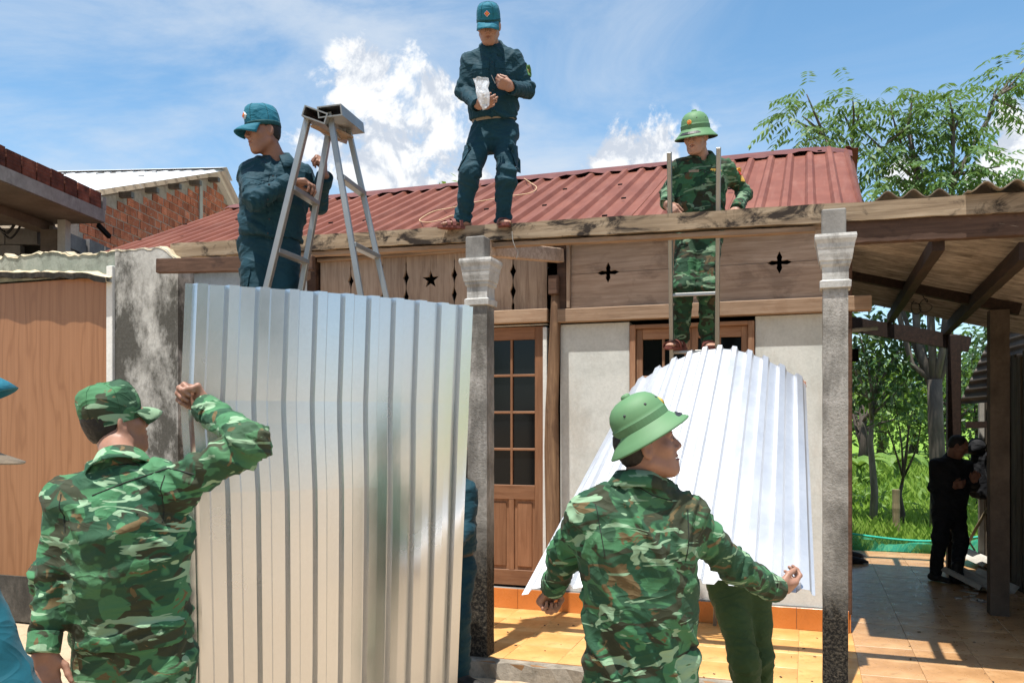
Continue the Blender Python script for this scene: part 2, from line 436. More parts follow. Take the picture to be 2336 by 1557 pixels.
m_metal('aluminium', (.34, .345, .34), .42, .05, .9, 20, .35, (.22, .21, .19))
m_metal('white_roof', (.66, .68, .70), .5, .04, .1, 10)
def m_redroof():
    q = NT('red_roof'); v = q.coord((1, 1, 1)); a = q.noise(v, 1.8, 6, .6); b = q.noise(q.coord((6, .7, .7)), 3, 6, .65)
    c = q.ramp(a, [(.3, (.13, .040, .024)), (.55, (.17, .056, .035)), (.75, (.215, .08, .052))])
    c = q.mix(q.ramp(b, [(.5, 0), (.75, .45)]), c, (.24, .115, .085)); c = q.val(c, .09)
    q.setp(c, .58, 0, .25); q.bump(b, .05, .01); M['red_roof'] = q.m
    q = NT('red_ridge'); c = q.ramp(q.noise(q.coord(), 5, 5, .6), [(.3, (.085, .026, .022)), (.7, (.15, .05, .042))]); q.setp(c, .55, 0, .3); M['red_ridge'] = q.m
m_redroof()
m_plaster('fibre_cement', [(.13, .1, .07), (.24, .19, .135), (.36, .3, .22)], 0.5, (.07, .052, .038), 0.5, scale=1.8, zs=1.0)
def m_under():
    q = NT('sheet_underside'); a = q.noise(q.coord((1.2, 9, 9)), 2.0, 6, .65, .4)
    c = q.ramp(a, [(.28, (.10, .082, .066)), (.5, (.24, .205, .17)), (.72, (.40, .355, .30))]); q.setp(c, .85, 0, .2); M['sheet_underside'] = q.m
m_under()
m_metal('rusty_tin', (.16, .145, .13), .55, .05, .6, 12, .7, (.06, .04, .03))
def m_tile(name, cols, rough, stain):
    q = NT(name); v = q.coord((1, 1, 1), False); a = q.noise(v, 2.0, 6, .6, .3); b = q.noise(v, 7, 8, .72, .8); g = q.noise(v, 60, 3, .6)
    c = q.ramp(a, [(.3, cols[0]), (.5, cols[1]), (.72, cols[2])])
    c = q.mix(q.ramp(b, [(.57, 0.0), (.70, stain)]), c, (.07, .042, .025)); c = q.mix(q.ramp(g, [(.28, .35), (.45, 0)]), c, cols[0])
    c = q.val(c, .05); q.setp(c, q.ramp(b, [(.35, rough), (.7, min(1, rough * 1.9))]), 0, .45); M[name] = q.m
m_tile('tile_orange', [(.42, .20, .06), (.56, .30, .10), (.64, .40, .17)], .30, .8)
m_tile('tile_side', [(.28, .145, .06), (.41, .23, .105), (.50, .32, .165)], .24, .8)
m_tile('tile_riser', [(.42, .13, .025), (.52, .175, .038), (.58, .22, .06)], .22, .25)
plain('grout', (.22, .12, .055), .9)
def m_glass():
    q = NT('dark_glass'); q.setp((.005, .006, .007), .08, 0, .22); M['dark_glass'] = q.m
    q = NT('black'); q.setp((.006, .006, .006), .9, 0, .1); M['black'] = q.m
m_glass()
plain('interior_dark', (.02, .018, .015), .95)  # near-black colour stands in for unlit space behind openings
def m_ground():
    q = NT('yard_ground'); v = q.coord((1, 1, 1), False); a = q.noise(v, .5, 8, .62, .3); b = q.noise(v, 9, 8, .7); g = q.noise(v, 90, 3, .6)
    c = q.ramp(a, [(.3, (.33, .24, .155)), (.5, (.45, .345, .235)), (.72, (.54, .44, .32))])
    c = q.mix(q.ramp(b, [(.52, 0.0), (.70, .55)]), c, (.20, .135, .085)); c = q.mix(q.ramp(g, [(.28, .5), (.45, 0)]), c, (.2, .15, .1))
    # grass green far from the yard
    sx = q.n('ShaderNodeSeparateXYZ'); q.l(q.tc.outputs['Object'], sx.inputs[0])
    far = q.ramp(q.math('ADD', q.math('MULTIPLY', sx.outputs[1], 0.05), q.math('MULTIPLY', a, .2)), [(.66, 0.0), (.74, 1.0)]); far = q.math('MULTIPLY', far, q.ramp(q.math('ADD', q.math('MULTIPLY', sx.outputs[0], .1), .5), [(.42, 0.0), (.5, 1.0)]))
    gr = q.ramp(q.noise(v, 3, 6, .65), [(.3, (.10, .18, .025)), (.55, (.17, .29, .04)), (.75, (.26, .37, .08))])
    c = q.mix(far, c, gr); q.setp(c, .95, 0, .15); q.bump(q.mix(.5, b, g), .5, .02); M['yard_ground'] = q.m
m_ground()
plain('net', (.02, .42, .32), .6, 0, .2)
def m_net():
    q = NT('net_green'); q.setp((.02, .40, .30), .6, 0, .3); v = q.coord((1, 1, 1), False)
    f = q.noise(v, 3, 4, .6); tr = q.n('ShaderNodeBsdfTransparent'); mx = q.n('ShaderNodeMixShader')
    q.l(q.ramp(f, [(.3, .42), (.7, .68)]), mx.inputs[0]); q.l(tr.outputs[0], mx.inputs[1]); q.l(q.b.outputs[0], mx.inputs[2]); q.l(mx.outputs[0], q.out.inputs[0]); M['net_green'] = q.m
m_net()
def m_leaf(name, cols, rough=.5, trans=.25):
    q = NT(name); v = q.coord((1, 1, 1)); a = q.noise(v, 1.6, 3, .6); b = q.noise(v, 23, 2, .5)
    c = q.ramp(q.mix(.55, a, b), [(.32, cols[0]), (.5, cols[1]), (.68, cols[2])]); q.setp(c, rough, 0, .35)
    t = q.n('ShaderNodeBsdfTranslucent'); q.l(q.mix(.5, c, (.16, .24, .02)), t.inputs[0]); mx = q.n('ShaderNodeMixShader'); mx.inputs[0].default_value = trans
    q.l(q.b.outputs[0], mx.inputs[1]); q.l(t.outputs[0], mx.inputs[2]); q.l(mx.outputs[0], q.out.inputs[0]); M[name] = q.m
m_leaf('leaf_neem', [(.045, .10, .035), (.09, .18, .06), (.16, .27, .10)], .45, .4)
m_leaf('leaf_dark', [(.015, .04, .015), (.03, .075, .025), (.06, .12, .035)], .45, .25)
m_leaf('leaf_light', [(.09, .18, .03), (.16, .28, .05), (.27, .38, .09)], .5, .4)
m_leaf('grass_blade', [(.17, .30, .035), (.27, .43, .06), (.40, .52, .12)], .6, .45)
wood('bark', [(.075, .065, .055), (.16, .14, .12), (.25, .22, .19)], 'z', 5, .3, (.04, .035, .03), bump=.6, gl=4)
wood('bark_dark', [(.03, .024, .02), (.065, .052, .042), (.11, .09, .075)], 'z', 5, .3, bump=.6, gl=4)
wood('bamboo', [(.17, .13, .07), (.26, .21, .12), (.34, .28, .17)], 'z', 4, .2)
plain('hill_green', (.12, .15, .07), .95, 0, .5, .25)
plain('mountain_haze', (.16, .24, .30), 1.0, 0, .1, .02)  # blue of distance haze put into the hill colour
# ------------------------------------------------------------------ the setting
WALL_Y, COLY, EDGE_Y = 7.38, 5.83, 5.66
def ground_z(x, y):
    t = min(1, max(0, (5.3 - y) / 2.0)); z = -0.115 + 0.135 * t * t * (3 - 2 * t)
    if y > 11: z -= 0.1 * min(1, (y - 11) / 3.0)
    if y > 40: z += 6.5 * (min(1, (y - 40) / 120.0)) ** 1.6 if x > -60 else 0
    return z
def build_ground():
    ys = [-300, -120, -50, -20, -10, -5, -2, 0, 1, 2, 2.6, 3.2, 3.8, 4.3, 4.8, 5.3, 5.5, 6.5, 8, 10, 11, 12, 13, 14, 16, 20, 26, 34, 40, 55, 75, 100, 130, 160, 300, 600]
    xs = [-600, -250, -100, -50, -25, -12, -8, -6, -4, -2, 0, 2, 4, 6, 8, 12, 20, 35, 60, 110, 250, 600]
    P = [[(x, y, ground_z(x, y)) for x in xs] for y in ys]
    mb = MB(); A = len(xs)
    V = [p for r in P for p in r]
    Fc = [(i * A + j, i * A + j + 1, (i + 1) * A + j + 1, (i + 1) * A + j) for i in range(len(ys) - 1) for j in range(A - 1)]
    mb.add(V, Fc); tag(mb.build('ground', M['yard_ground'], smooth=True), kind='structure')
build_ground()
# far hills behind the field, distance haze painted in as blue
def hills():
    mb = MB(); P = []
    for i in range(60):
        x = -500 + i * 22; h = 26 + 16 * math.sin(i * .31) + 9 * math.sin(i * .83 + 1)
        P.append([(x, 520, -2), (x, 590, h * .6), (x, 680, h), (x, 800, -5)])
    mb.sheet(P); tag(mb.build('hills', M['mountain_haze'], smooth=True), kind='structure')
hills()

# porch floor of single tiles
def porch():
    mb = MB()
    mb.box((-2.45, (EDGE_Y + 7.36) / 2, -0.106), (5.5, 7.36 - EDGE_Y, 0.2))
    mb.box((1.29, (EDGE_Y + 12.1) / 2, -0.1065), (1.96, 12.1 - EDGE_Y, 0.2))
    fl = tag(mb.build('porch_floor', M['grout'], base=(0, 6, 0)), kind='structure')
    kb = MB(); 
    pts = []
    n = 70
    for i in range(n + 1):
        x = -5.2 + 7.5 * i / n
        pts.append([(x, EDGE_Y + .10, -.003), (x, EDGE_Y - .012 + .014 * math.sin(i * 2.1) + .01 * math.sin(i * 5.3), -.004 + .006 * math.sin(i * 1.7)), (x, EDGE_Y - .03 + .012 * math.sin(i * 3.3), -.16)])
    kb.sheet(list(pts), 0.0); kb.build('kerb', M['kerb'], fl)
    T = 0.4; tb = MB().box((0, 0, -.004), (T - .002, T - .002, .008), bev=.0008)
    t1 = bpy.data.meshes.new('tile'); t1.from_pydata([tuple(v) for v in tb.v], [], tb.f); t1.materials.append(M['tile_orange'])
    t2 = t1.copy(); t2.materials.clear(); t2.materials.append(M['tile_side'])
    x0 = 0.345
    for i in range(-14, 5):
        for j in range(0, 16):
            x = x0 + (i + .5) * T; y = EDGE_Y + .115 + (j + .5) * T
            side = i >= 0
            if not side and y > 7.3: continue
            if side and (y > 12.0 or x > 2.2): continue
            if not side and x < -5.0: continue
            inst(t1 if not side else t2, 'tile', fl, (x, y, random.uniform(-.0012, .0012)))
    # riser under the house wall
    rb = MB().box((0, 0, 0), (T - .003, .012, .176), bev=.0015)
    rm = bpy.data.meshes.new('riser_tile'); rm.from_pydata([tuple(v) for v in rb.v], [], rb.f); rm.materials.append(M['tile_riser'])
    for i in range(-12, 0):
        inst(rm, 'riser_tile', fl, (x0 + (i + .5) * T - .02, WALL_Y - .028, .09))
    sb = MB().box((0, 0, 0), (.012, T - .003, .176), bev=.0015)
    sm = bpy.data.meshes.new('riser_tile'); sm.from_pydata([tuple(v) for v in sb.v], [], sb.f); sm.materials.append(M['tile_riser'])
    for j in range(8): inst(sm, 'riser_tile', fl, (x0 - .012, WALL_Y + (j + .5) * T - .02, .09))
    for j in range(3):      # loose debris on the floor
        pass
    return fl
FLOOR = porch()

# ------------------------------------------------------------------ the house
HX0, HX1 = -7.75, 0.31
def fx(px): return onY(px, HOR, WALL_Y).x
def fz(px, py): return onY(px, py, WALL_Y).z
house = thing('house', 'old plastered timber house with carved wooden gable boards under a red sheet roof', 'house', (-3.5, 9.0, 0))
def wallbox(name, x0, x1, z0, z1, mat, y0=WALL_Y, th=.14, parent=None, bev=.004):
    return MB().box(((x0 + x1) / 2, y0 + th / 2, (z0 + z1) / 2), (x1 - x0, th, z1 - z0), bev=bev).build(name, mat, parent or house)
PLZ = 0.182
MB().box(((HX0 + HX1) / 2, (WALL_Y - .02 + 13.2) / 2, .04), (HX1 - HX0, 13.2 - WALL_Y + .02, .28)).build('plinth', M['concrete'], house)
dx0, dx1 = fx(952), fx(1239)
wx0, wx1 = fx(1437), fx(1721)
ZB0, ZB1, ZJ, ZT = 2.575, 2.695, 3.005, 3.32
wallbox('wall', HX0, dx0 - .03, PLZ, ZB0, M['plaster_white'])
wallbox('wall', dx0 - .03, fx(1249), fz(1180, 744) + .005, ZB0, M['plaster_white'])
wallbox('wall', fx(1278), wx0 - .004, PLZ, ZB0 - .012, M['plaster_wall'])
wallbox('wall', wx0 - .004, wx1 + .004, PLZ, .93, M['plaster_wall'])
wallbox('wall', wx1 + .006, HX1 - .0, PLZ, ZB0 - .004, M['plaster_wall'])
wallbox('wall_trim', fx(1239.5), fx(1249), PLZ, ZB0 - .03, M['plaster_white'], WALL_Y - .02, .1)
# other sides of the house
for nm, c, s in (('wall', (HX1 - .07, (WALL_Y + 13.2) / 2 + .09, 1.75), (.14, 13.2 - WALL_Y - .2, 3.1)), ('wall', (HX0 + .07, (WALL_Y + 13.2) / 2 + .09, 1.75), (.14, 13.2 - WALL_Y - .2, 3.1)),
                 ('wall', ((HX0 + HX1) / 2, 13.2, 1.75), (HX1 - HX0, .14, 3.1))):
    MB().box(c, s).build(nm, M['plaster_wall'], house)
for x in (HX0 + .1, HX1 - .1):     # closed gables
    MB().prism([(x, 7.5, 3.28), (x, 13.2, 3.28), (x, 10.32, 4.72)], (.06, 0, 0)).build('gable_board', M['wood_plank_h'], house)
MB().box(((HX0 + HX1) / 2, 8.6, 1.7), (HX1 - HX0 - .4, .05, 3.2)).build('dark_room_panel', M['interior_dark'], house)  # near-black panel standing in for the unlit room
# corner post
MB().box((HX1 + .012, WALL_Y + .03, 1.6), (.05, .12, 2.9), bev=.006).build('corner_post', M['wood_beam_dark'], house)

def members(mb, name, mat, parent):
    """Each bevelled box of mb (24 vertices) becomes a piece of its own."""
    for k in range(len(mb.v) // 24):
        mk(name, mb.v[24 * k:24 * k + 24], [tuple(i - 24 * k for i in f) for f in mb.f if 24 * k <= f[0] < 24 * k + 24], mat, parent)
def leaf_frame(mb, mbh, x0, x1, z0, z1, y, st, cols, rows, zg0, zg1, top, parent, th=.045):
    """A glazed leaf: stiles and rails into mb/mbh, panes as sub-parts."""
    yc = y + th / 2
    for a, b in ((x0, x0 + st), (x1 - st, x1)): mb.box(((a + b) / 2, yc, (z0 + z1) / 2), (b - a, th, z1 - z0), bev=.004)
    xi0, xi1 = x0 + st, x1 - st
    mbh.box(((xi0 + xi1) / 2, yc, (zg1 + z1) / 2), (xi1 - xi0, th - .004, z1 - zg1), bev=.003)
    mun = .022; cw = (xi1 - xi0 - mun * (cols - 1)) / cols; rh = (zg1 - zg0 - mun * (rows - 1)) / rows
    for c in range(1, cols):
        xm = xi0 + c * (cw + mun) - mun / 2; mb.box((xm, yc - .002, (zg0 + zg1) / 2), (mun, th - .012, zg1 - zg0), bev=.003)
    for r in range(1, rows):
        zm = zg0 + r * (rh + mun) - mun / 2; mbh.box(((xi0 + xi1) / 2, yc, zm), (xi1 - xi0, th - .014, mun), bev=.003)
    for c in range(cols):
        for r in range(rows):
            cx = xi0 + c * (cw + mun) + cw / 2; cz = zg0 + r * (rh + mun) + rh / 2
            MB().box((cx, yc + .006, cz), (cw + .004, .004, rh + .004)).build('pane', M['dark_glass'], parent)
    return xi0, xi1
# two-leaf door
zd0, zd1 = PLZ + .02, fz(1180, 745)
zg0, zg1 = fz(1180, 1106), fz(1180, 774)
xm = fx(1092)
for x0, x1 in ((dx0, xm - .002), (xm + .002, dx1)):
    door = MB().box(((x0 + x1) / 2, WALL_Y + .05, (zd0 + zg0) / 2), (x1 - x0 - .1, .02, zg0 - zd0 - .02)).build('door', M['wood_door'], house)
    tag(door, label='brown wooden door leaf with eight dark panes above two raised panels')
    mb = MB(); mbh = MB(); st = .085
    xi0, xi1 = leaf_frame(mb, mbh, x0, x1, zd0, zd1, WALL_Y + .018, st, 2, 4, zg0, zg1, zd1, door)
    zp0, zp1 = zd0 + .14, zg0 - .13
    for a, b in ((zd0, zp0), (zp1, zg0)): mbh.box(((xi0 + xi1) / 2, WALL_Y + .04, (a + b) / 2), (xi1 - xi0, .042, b - a), bev=.003)
    xc = (xi0 + xi1) / 2; mb.box((xc, WALL_Y + .04, (zp0 + zp1) / 2), (.05, .04, zp1 - zp0), bev=.003)
    members(mb, 'stile', M['wood_door'], door); members(mbh, 'rail', M['wood_door_h'], door)
    for a, b in ((xi0, xc - .025), (xc + .025, xi1)):
        MB().box(((a + b) / 2, WALL_Y + .043, (zp0 + zp1) / 2), (b - a - .05, .026, zp1 - zp0 - .05), bev=.01).build('raised_panel', M['wood_door'], door)
    hx = xm + (.05 if x0 > xm else -.05)
    MB().box((hx, WALL_Y + .006, 1.12), (.02, .03, .12), bev=.005).build('handle', M['aluminium'], door)
# two-sash window
zw0, zw1 = .93, fz(1580, 736)
win = MB()
for a, b in ((wx0, wx0 + .05), (wx1 - .05, wx1)): win.box(((a + b) / 2, WALL_Y + .03, (zw0 + zw1) / 2), (b - a, .1, zw1 - zw0), bev=.004)
window = MB().box(((wx0 + wx1) / 2, WALL_Y + .09, (zw0 + zw1) / 2), (wx1 - wx0 - .02, .01, zw1 - zw0 - .02)).build('window', M['interior_dark'], house)
members(win, 'window_jamb', M['wood_window'], window)
wh = MB()
for a, b in ((zw0, zw0 + .05), (zw1 - .035, zw1)): wh.box(((wx0 + wx1) / 2, WALL_Y + .03, (a + b) / 2), (wx1 - wx0 - .1, .098, b - a), bev=.004)
members(wh, 'window_rail', M['wood_window_h'], window)
wm = (wx0 + wx1) / 2
for a, b in ((wx0 + .052, wm - .002), (wm + .002, wx1 - .052)):
    mb = MB(); mbh = MB(); zt = fz(1580, 770)
    leaf_frame(mb, mbh, a, b, zw0 + .052, zw1 - .037, WALL_Y + .02, .055, 2, 4, zw0 + .15, zt, zw1, window, .04)
    mbh.box(((a + b) / 2, WALL_Y + .04, zw0 + .1), (b - a - .11, .036, .1), bev=.003)
    members(mb, 'sash_stile', M['wood_window'], window); members(mbh, 'sash_rail', M['wood_window_h'], window)
for z in (1.25, 2.2): MB().box((wx1 + .0, WALL_Y - .024, z), (.02, .012, .09), bev=.003).build('hinge', M['rusty_tin'], window)
# wall plate, trims, carved boards
MB().box(((fx(1123) + fx(1252)) / 2 - .7, WALL_Y - .01, (ZB0 + ZB1) / 2 + .012), (fx(1252) - fx(1123) + 1.4, .10, ZB1 - ZB0), bev=.006).build('wall_beam', M['wood_board'], house)
MB().box(((fx(1276) + .49) / 2, WALL_Y - .012, (ZB0 + ZB1) / 2), (.49 - fx(1276), .11, ZB1 - ZB0), bev=.006).build('wall_beam', M['wood_board'], house)
def plank(pts2, y, th, mat):
    """pts2: (x, z) outline, counter-clockwise seen from the front."""
    return MB().prism([(x, y, z) for x, z in pts2], (0, th, 0)).build('plank', mat, house)
def petal_notch(cx, hw, hl, up):
    """Half of a four-petal flower cut into an edge, walked in +x."""
    s = 1 if up else -1; o = []
    o += [(cx - hw, 0), (cx - hw * .62, s * hl * .20), (cx - hw * .2, s * hl * .14), (cx - hw * .17, s * hl * .17)]
    o += [(cx - hw * .23, s * hl * .5), (cx, s * hl), (cx + hw * .23, s * hl * .5)]
    o += [(cx + hw * .17, s * hl * .17), (cx + hw * .2, s * hl * .14), (cx + hw * .62, s * hl * .2), (cx + hw, 0)]
    return o
hx0, hx1 = fx(1303), HX1 + .02
fl = [fx(1387), fx(1778)]
low = [(hx0, ZB1 + .002), (hx1, ZB1 + .002), (hx1, ZJ - .002)]
e = []
for c in fl: e += petal_notch(c, .098, .09, False)
low += [(x, ZJ - .002 + z) for x, z in reversed(e)] + [(hx0, ZJ - .002)]
plank(low, WALL_Y + .0, .03, M['wood_plank_h'])
e = []
for c in fl: e += petal_notch(c, .098, .09, True)
upp = [(hx0, ZJ + .002)] + [(x, ZJ + .002 + z) for x, z in e] + [(hx1, ZJ + .002), (hx1, ZT), (hx0, ZT)]
plank(upp, WALL_Y + .004, .03, M['wood_plank_h'])
MB().box((fx(1298), WALL_Y - .012, (ZB1 + ZT) / 2), (.032, .05, ZT - ZB1 - .02), bev=.004).build('batten', M['wood_plank_v'], house)
MB().box((fx(1283), WALL_Y + .02, 3.0), (.085, .1, .62), bev=.006).build('post_head', M['wood_beam_dark'], house)
def vplank(pa, pb, la, rb, star=None, zt=ZT - .05, zb=ZB1 + .015):
    """Upright board between photo columns pa..pb; la / rb = scalloped sides; star = 'l' or 'r' half star cut."""
    x0, x1 = fx(pa), fx(pb); n = 22; L = []; R = []
    def sc_(t): return .030 * (abs(math.sin(t * math.pi * 3.0 + .25)) ** .7)
    zc = 3.035; r = .088; ri = r * .40
    sp = [(r * math.sin(k * math.pi / 5) * (1 if k % 2 == 0 else ri / r), (r if k % 2 == 0 else ri) * math.cos(k * math.pi / 5)) for k in range(6)]
    sp = [((r if k % 2 == 0 else ri) * math.sin(k * math.pi / 5), (r if k % 2 == 0 else ri) * math.cos(k * math.pi / 5)) for k in range(6)]
    for i in range(n + 1):
        t = i / n; z = zb + (zt - zb) * t
        xl = x0 + (.034 - sc_(t) if la else 0); xr = x1 - (.034 - sc_(t) if rb else 0)
        if la and not (.12 < t < .88): xl = x0 + .002 + (.012 if t < .12 else 0)
        if rb and not (.12 < t < .88): xr = x1 - .002 - (.012 if t < .12 else 0)
        L.append((xl, z)); R.append((xr, z))
    if star == 'r':
        R = [(x1 - .001, zb)] + [(x1 - .001 - dx, zc + dz) for dx, dz in reversed(sp)] + [(x1 - .001, zt)]
    if star == 'l':
        L = [(x0 + .001, zb)] + [(x0 + .001 + dx, zc + dz) for dx, dz in reversed(sp)] + [(x0 + .001, zt)]
    plank(R + list(reversed(L)), WALL_Y + random.uniform(0, .006), .028, M['wood_plank_v'])
vplank(731, 800, 0, 1); vplank(800, 873, 1, 1); vplank(873, 926, 1, 1)
vplank(926, 982, 1, 0, 'r'); vplank(982, 1036, 0, 1, 'l'); vplank(1036, 1104, 1, 0); vplank(1104, 1170, 0, 1); vplank(1170, 1247, 1, 0)
MB().box(((fx(728) + fx(1262)) / 2, WALL_Y - .012, ZT - .025), (fx(1262) - fx(728), .06, .05), bev=.004).build('batten', M['wood_plank_h'], house)
MB().box((fx(716), WALL_Y, 2.9), (.1, .1, .85), bev=.006).build('post_head', M['wood_beam_dark'], house)
wallbox('wall', HX0, fx(705), ZB0, 3.25, M['plaster_white'], WALL_Y + .02)
# crooked natural post left of the window wall
def trunk_post():
    pts = []; rs = []
    for i, (px, py) in enumerate(((1262, 1345), (1262, 1240), (1260, 1130), (1258, 1020), (1259, 930), (1263, 840), (1266, 760), (1268, 700), (1266, 640))):
        p = onY(px, py, WALL_Y - .02); pts.append(p); rs.append((.062, .064, .066, .063, .06, .055, .05, .048, .03)[i])
    pts[0].z = PLZ - .01
    mb = MB().tube(pts, rs, 12)
    V = np.array(mb.v); V[:, 0] += .010 * pnoise(V * np.array([9, 9, 3.0])); V[:, 1] += .010 * pnoise(V * np.array([9, 9, 3.0]) + 7); mb.v = [tuple(v) for v in V]
    mb.build('post', M['wood_trunk'], house, smooth=True)
    c = onY(1264, 650, WALL_Y - .05)
    MB().box(c, (.095, .06, .17), bev=.006).build('post_bracket', M['wood_beam_dark'], house)
trunk_post()

# red sheet roof
EY, EZ, RY, RZ = 7.20, 3.36, 10.32, 4.77
roof = thing('roof', '', '', (-3.5, 8.5, 3.4)); roof.parent = house; roof.location = Vector((-3.5, 8.5, 3.4)) - ROOT[house.name]
for k in ('label', 'category'):
    if k in roof: del roof[k]
def rib(u, pitch=.205, h=.036, top=.042, side=.026):
    t = u % pitch; c = abs(t - pitch / 2)
    if c < top / 2: return h
    if c < top / 2 + side: return h * (1 - (c - top / 2) / side)
    return 0.0
def corr_grid(P0, U, V, width, us, fn, vs=(0, 1), N=None, sag=0.0, curl=None):
    P0 = Vector(P0); U = Vector(U).normalized(); V = Vector(V); N = N or U.cross(V).normalized(); out = []
    for u in us:
        row = []
        for v in vs:
            p = P0 + U * u + V * v + N * (fn(u) + sag * math.sin(v * math.pi))
            if curl: p = curl(p, u, v)
            row.append(p)
        out.append(row)
    return out
def rib_us(w, pitch, top, side):
    us = {0.0, w}; k = 0
    while k * pitch < w + pitch:
        c = k * pitch + pitch / 2
        for d in (-top / 2 - side, -top / 2, top / 2, top / 2 + side):
            if 0 < c + d < w: us.add(round(c + d, 5))
        k += 1
    return sorted(us)
n_sh = 8; W = (HX1 + .25 - HX0) / n_sh
for i in range(n_sh):
    x0 = HX0 + i * W; w = W + (.035 if i < n_sh - 1 else -.006); o = random.uniform(-.02, .02)
    us = rib_us(w, .205, .042, .026)
    Vv = Vector((0, RY - EY - o, RZ - EZ - o * .47)); Nn = Vector((1, 0, 0)).cross(Vv).normalized()
    curl = None
    if i == n_sh - 1:
        us = sorted(set(us) | {w - .02 * k for k in range(1, 16)})
        def curl(p, u, v, w=w):
            t = max(0, (u - (w - .24)) / .24); p = p.copy(); p.z -= .19 * t ** 2.2; p.x -= (.04 + .05 * (1 - v)) * t * t; return p
    g = corr_grid((x0, EY + o, EZ + o * .47 + (.006 if i % 2 else .0)), (1, 0, 0), Vv, w, us, rib, (0, .25, .5, .75, 1), Nn, -.012, curl)
    MB().sheet(g, .0015).build('roofing_sheet', M['red_roof'], roof)
for i in range(n_sh):
    x0 = HX0 + i * W; Vv = Vector((0, 3.2, -1.5))
    MB().sheet(corr_grid((x0, RY + .01, RZ), (1, 0, 0), Vv, W, rib_us(W - .006, .205, .042, .026), rib, (0, 1), Vector((1, 0, 0)).cross(Vv).normalized()), .0015).build('roofing_sheet', M['red_roof'], roof)
g = []
for i in range(90):
    x = HX0 - .02 + (HX1 + .19 - HX0) * i / 89; wv = .012 * math.sin(i * 1.9) + .01 * math.sin(i * .7); dr = -.08 * max(0, (i - 84) / 5) ** 2
    g.append([(x, RY - .26, RZ - .075 + wv + dr), (x, RY - .12, RZ + .01 + wv * .3 + dr), (x, RY, RZ + .055 + dr), (x, RY + .22, RZ - .02 + dr)])
MB().sheet(g, .002).build('ridge_cap', M['red_ridge'], roof)
fb = MB(); sl = (RZ - EZ) / (RY - EY); Nn = Vector((0, -sl, 1)).normalized(); Vn = Vector((0, 1, sl)).normalized()
for row, v in enumerate((.10, .36, .62, .93)):
    x = HX0 + .1; k = 0
    while x < HX1 - .1:
        if random.random() < .75:
            y = EY + v * (RY - EY) + random.uniform(-.03, .03)
            fb.box(Vector((x, y, EZ + v * (RZ - EZ) + .034)) , (.045, .028, .012), (Vector((1, 0, 0)), Vn, Nn))
        x += .205 * random.choice((2, 3, 3, 4)); k += 1
tag(fb.build('fastener', M['black'], roof), kind='stuff')
# eave rafters ends and fascia under the sheets
MB().box(((HX0 + HX1) / 2, EY + .09, EZ - .035), (HX1 - HX0, .07, .06)).build('eave_batten', M['wood_rafter'], roof)

# loose yellow cable lying over the roof
def roof_pt(px, py, lift=.05):
    r = ray(px, py); o = Vector((0, 0, CAMH)); t = ((EZ + lift) + sl * (0 - EY) - o.z) / (r.z - sl * r.y); return o + r * t
def cable(pts, r, mat, name, label, cat='cable', sub=6, base=None, smooth=True):
    P = [Vector(p) for p in pts]; out = []
    for i in range(len(P) - 1):
        a = P[max(i - 1, 0)]; b = P[i]; c = P[i + 1]; d = P[min(i + 2, len(P) - 1)]
        for k in range(sub):
            t = k / sub
            out.append(.5 * ((2 * b) + (c - a) * t + (2 * a - 5 * b + 4 * c - d) * t * t + (3 * b - a - 3 * c + d) * t ** 3))
    out.append(P[-1])
    o = MB().tube(out, r, 6).build(name, mat, smooth=smooth, base=base or out[0]); return tag(o, label, cat)
plain('cable_yellow', (.5, .34, .19), .5); plain('cable_black', (.01, .01, .01), .5); plain('wire', (.25, .23, .2), .5, .6)
c0 = [roof_pt(*p) for p in ((1188, 402), (1212, 418), (1224, 428), (1210, 440), (1160, 448), (1080, 462), (1030, 474), (990, 482), (962, 497), (958, 504), (975, 507), (1005, 502), (1030, 492), (1044, 494))]
cable(c0, .0055, M['cable_yellow'], 'cable', 'thin yellow cable looped loosely over the red sheet roof')

# ------------------------------------------------------------------ porch columns
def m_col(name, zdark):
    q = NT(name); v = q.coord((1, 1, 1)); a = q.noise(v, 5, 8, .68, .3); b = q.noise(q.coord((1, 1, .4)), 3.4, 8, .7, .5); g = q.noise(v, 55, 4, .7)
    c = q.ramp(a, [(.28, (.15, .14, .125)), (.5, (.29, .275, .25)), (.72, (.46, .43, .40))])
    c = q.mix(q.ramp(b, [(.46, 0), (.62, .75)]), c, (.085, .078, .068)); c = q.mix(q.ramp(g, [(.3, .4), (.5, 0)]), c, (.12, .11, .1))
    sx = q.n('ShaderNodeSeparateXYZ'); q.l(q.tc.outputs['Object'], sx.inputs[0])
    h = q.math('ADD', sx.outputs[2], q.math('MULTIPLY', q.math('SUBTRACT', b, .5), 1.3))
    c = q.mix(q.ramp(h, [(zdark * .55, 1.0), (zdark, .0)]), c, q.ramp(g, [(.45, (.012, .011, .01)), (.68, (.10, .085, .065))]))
    q.setp(c, .92, 0, .2); q.bump(q.mix(.5, a, g), .9, .012); M[name] = q.m; return q.m
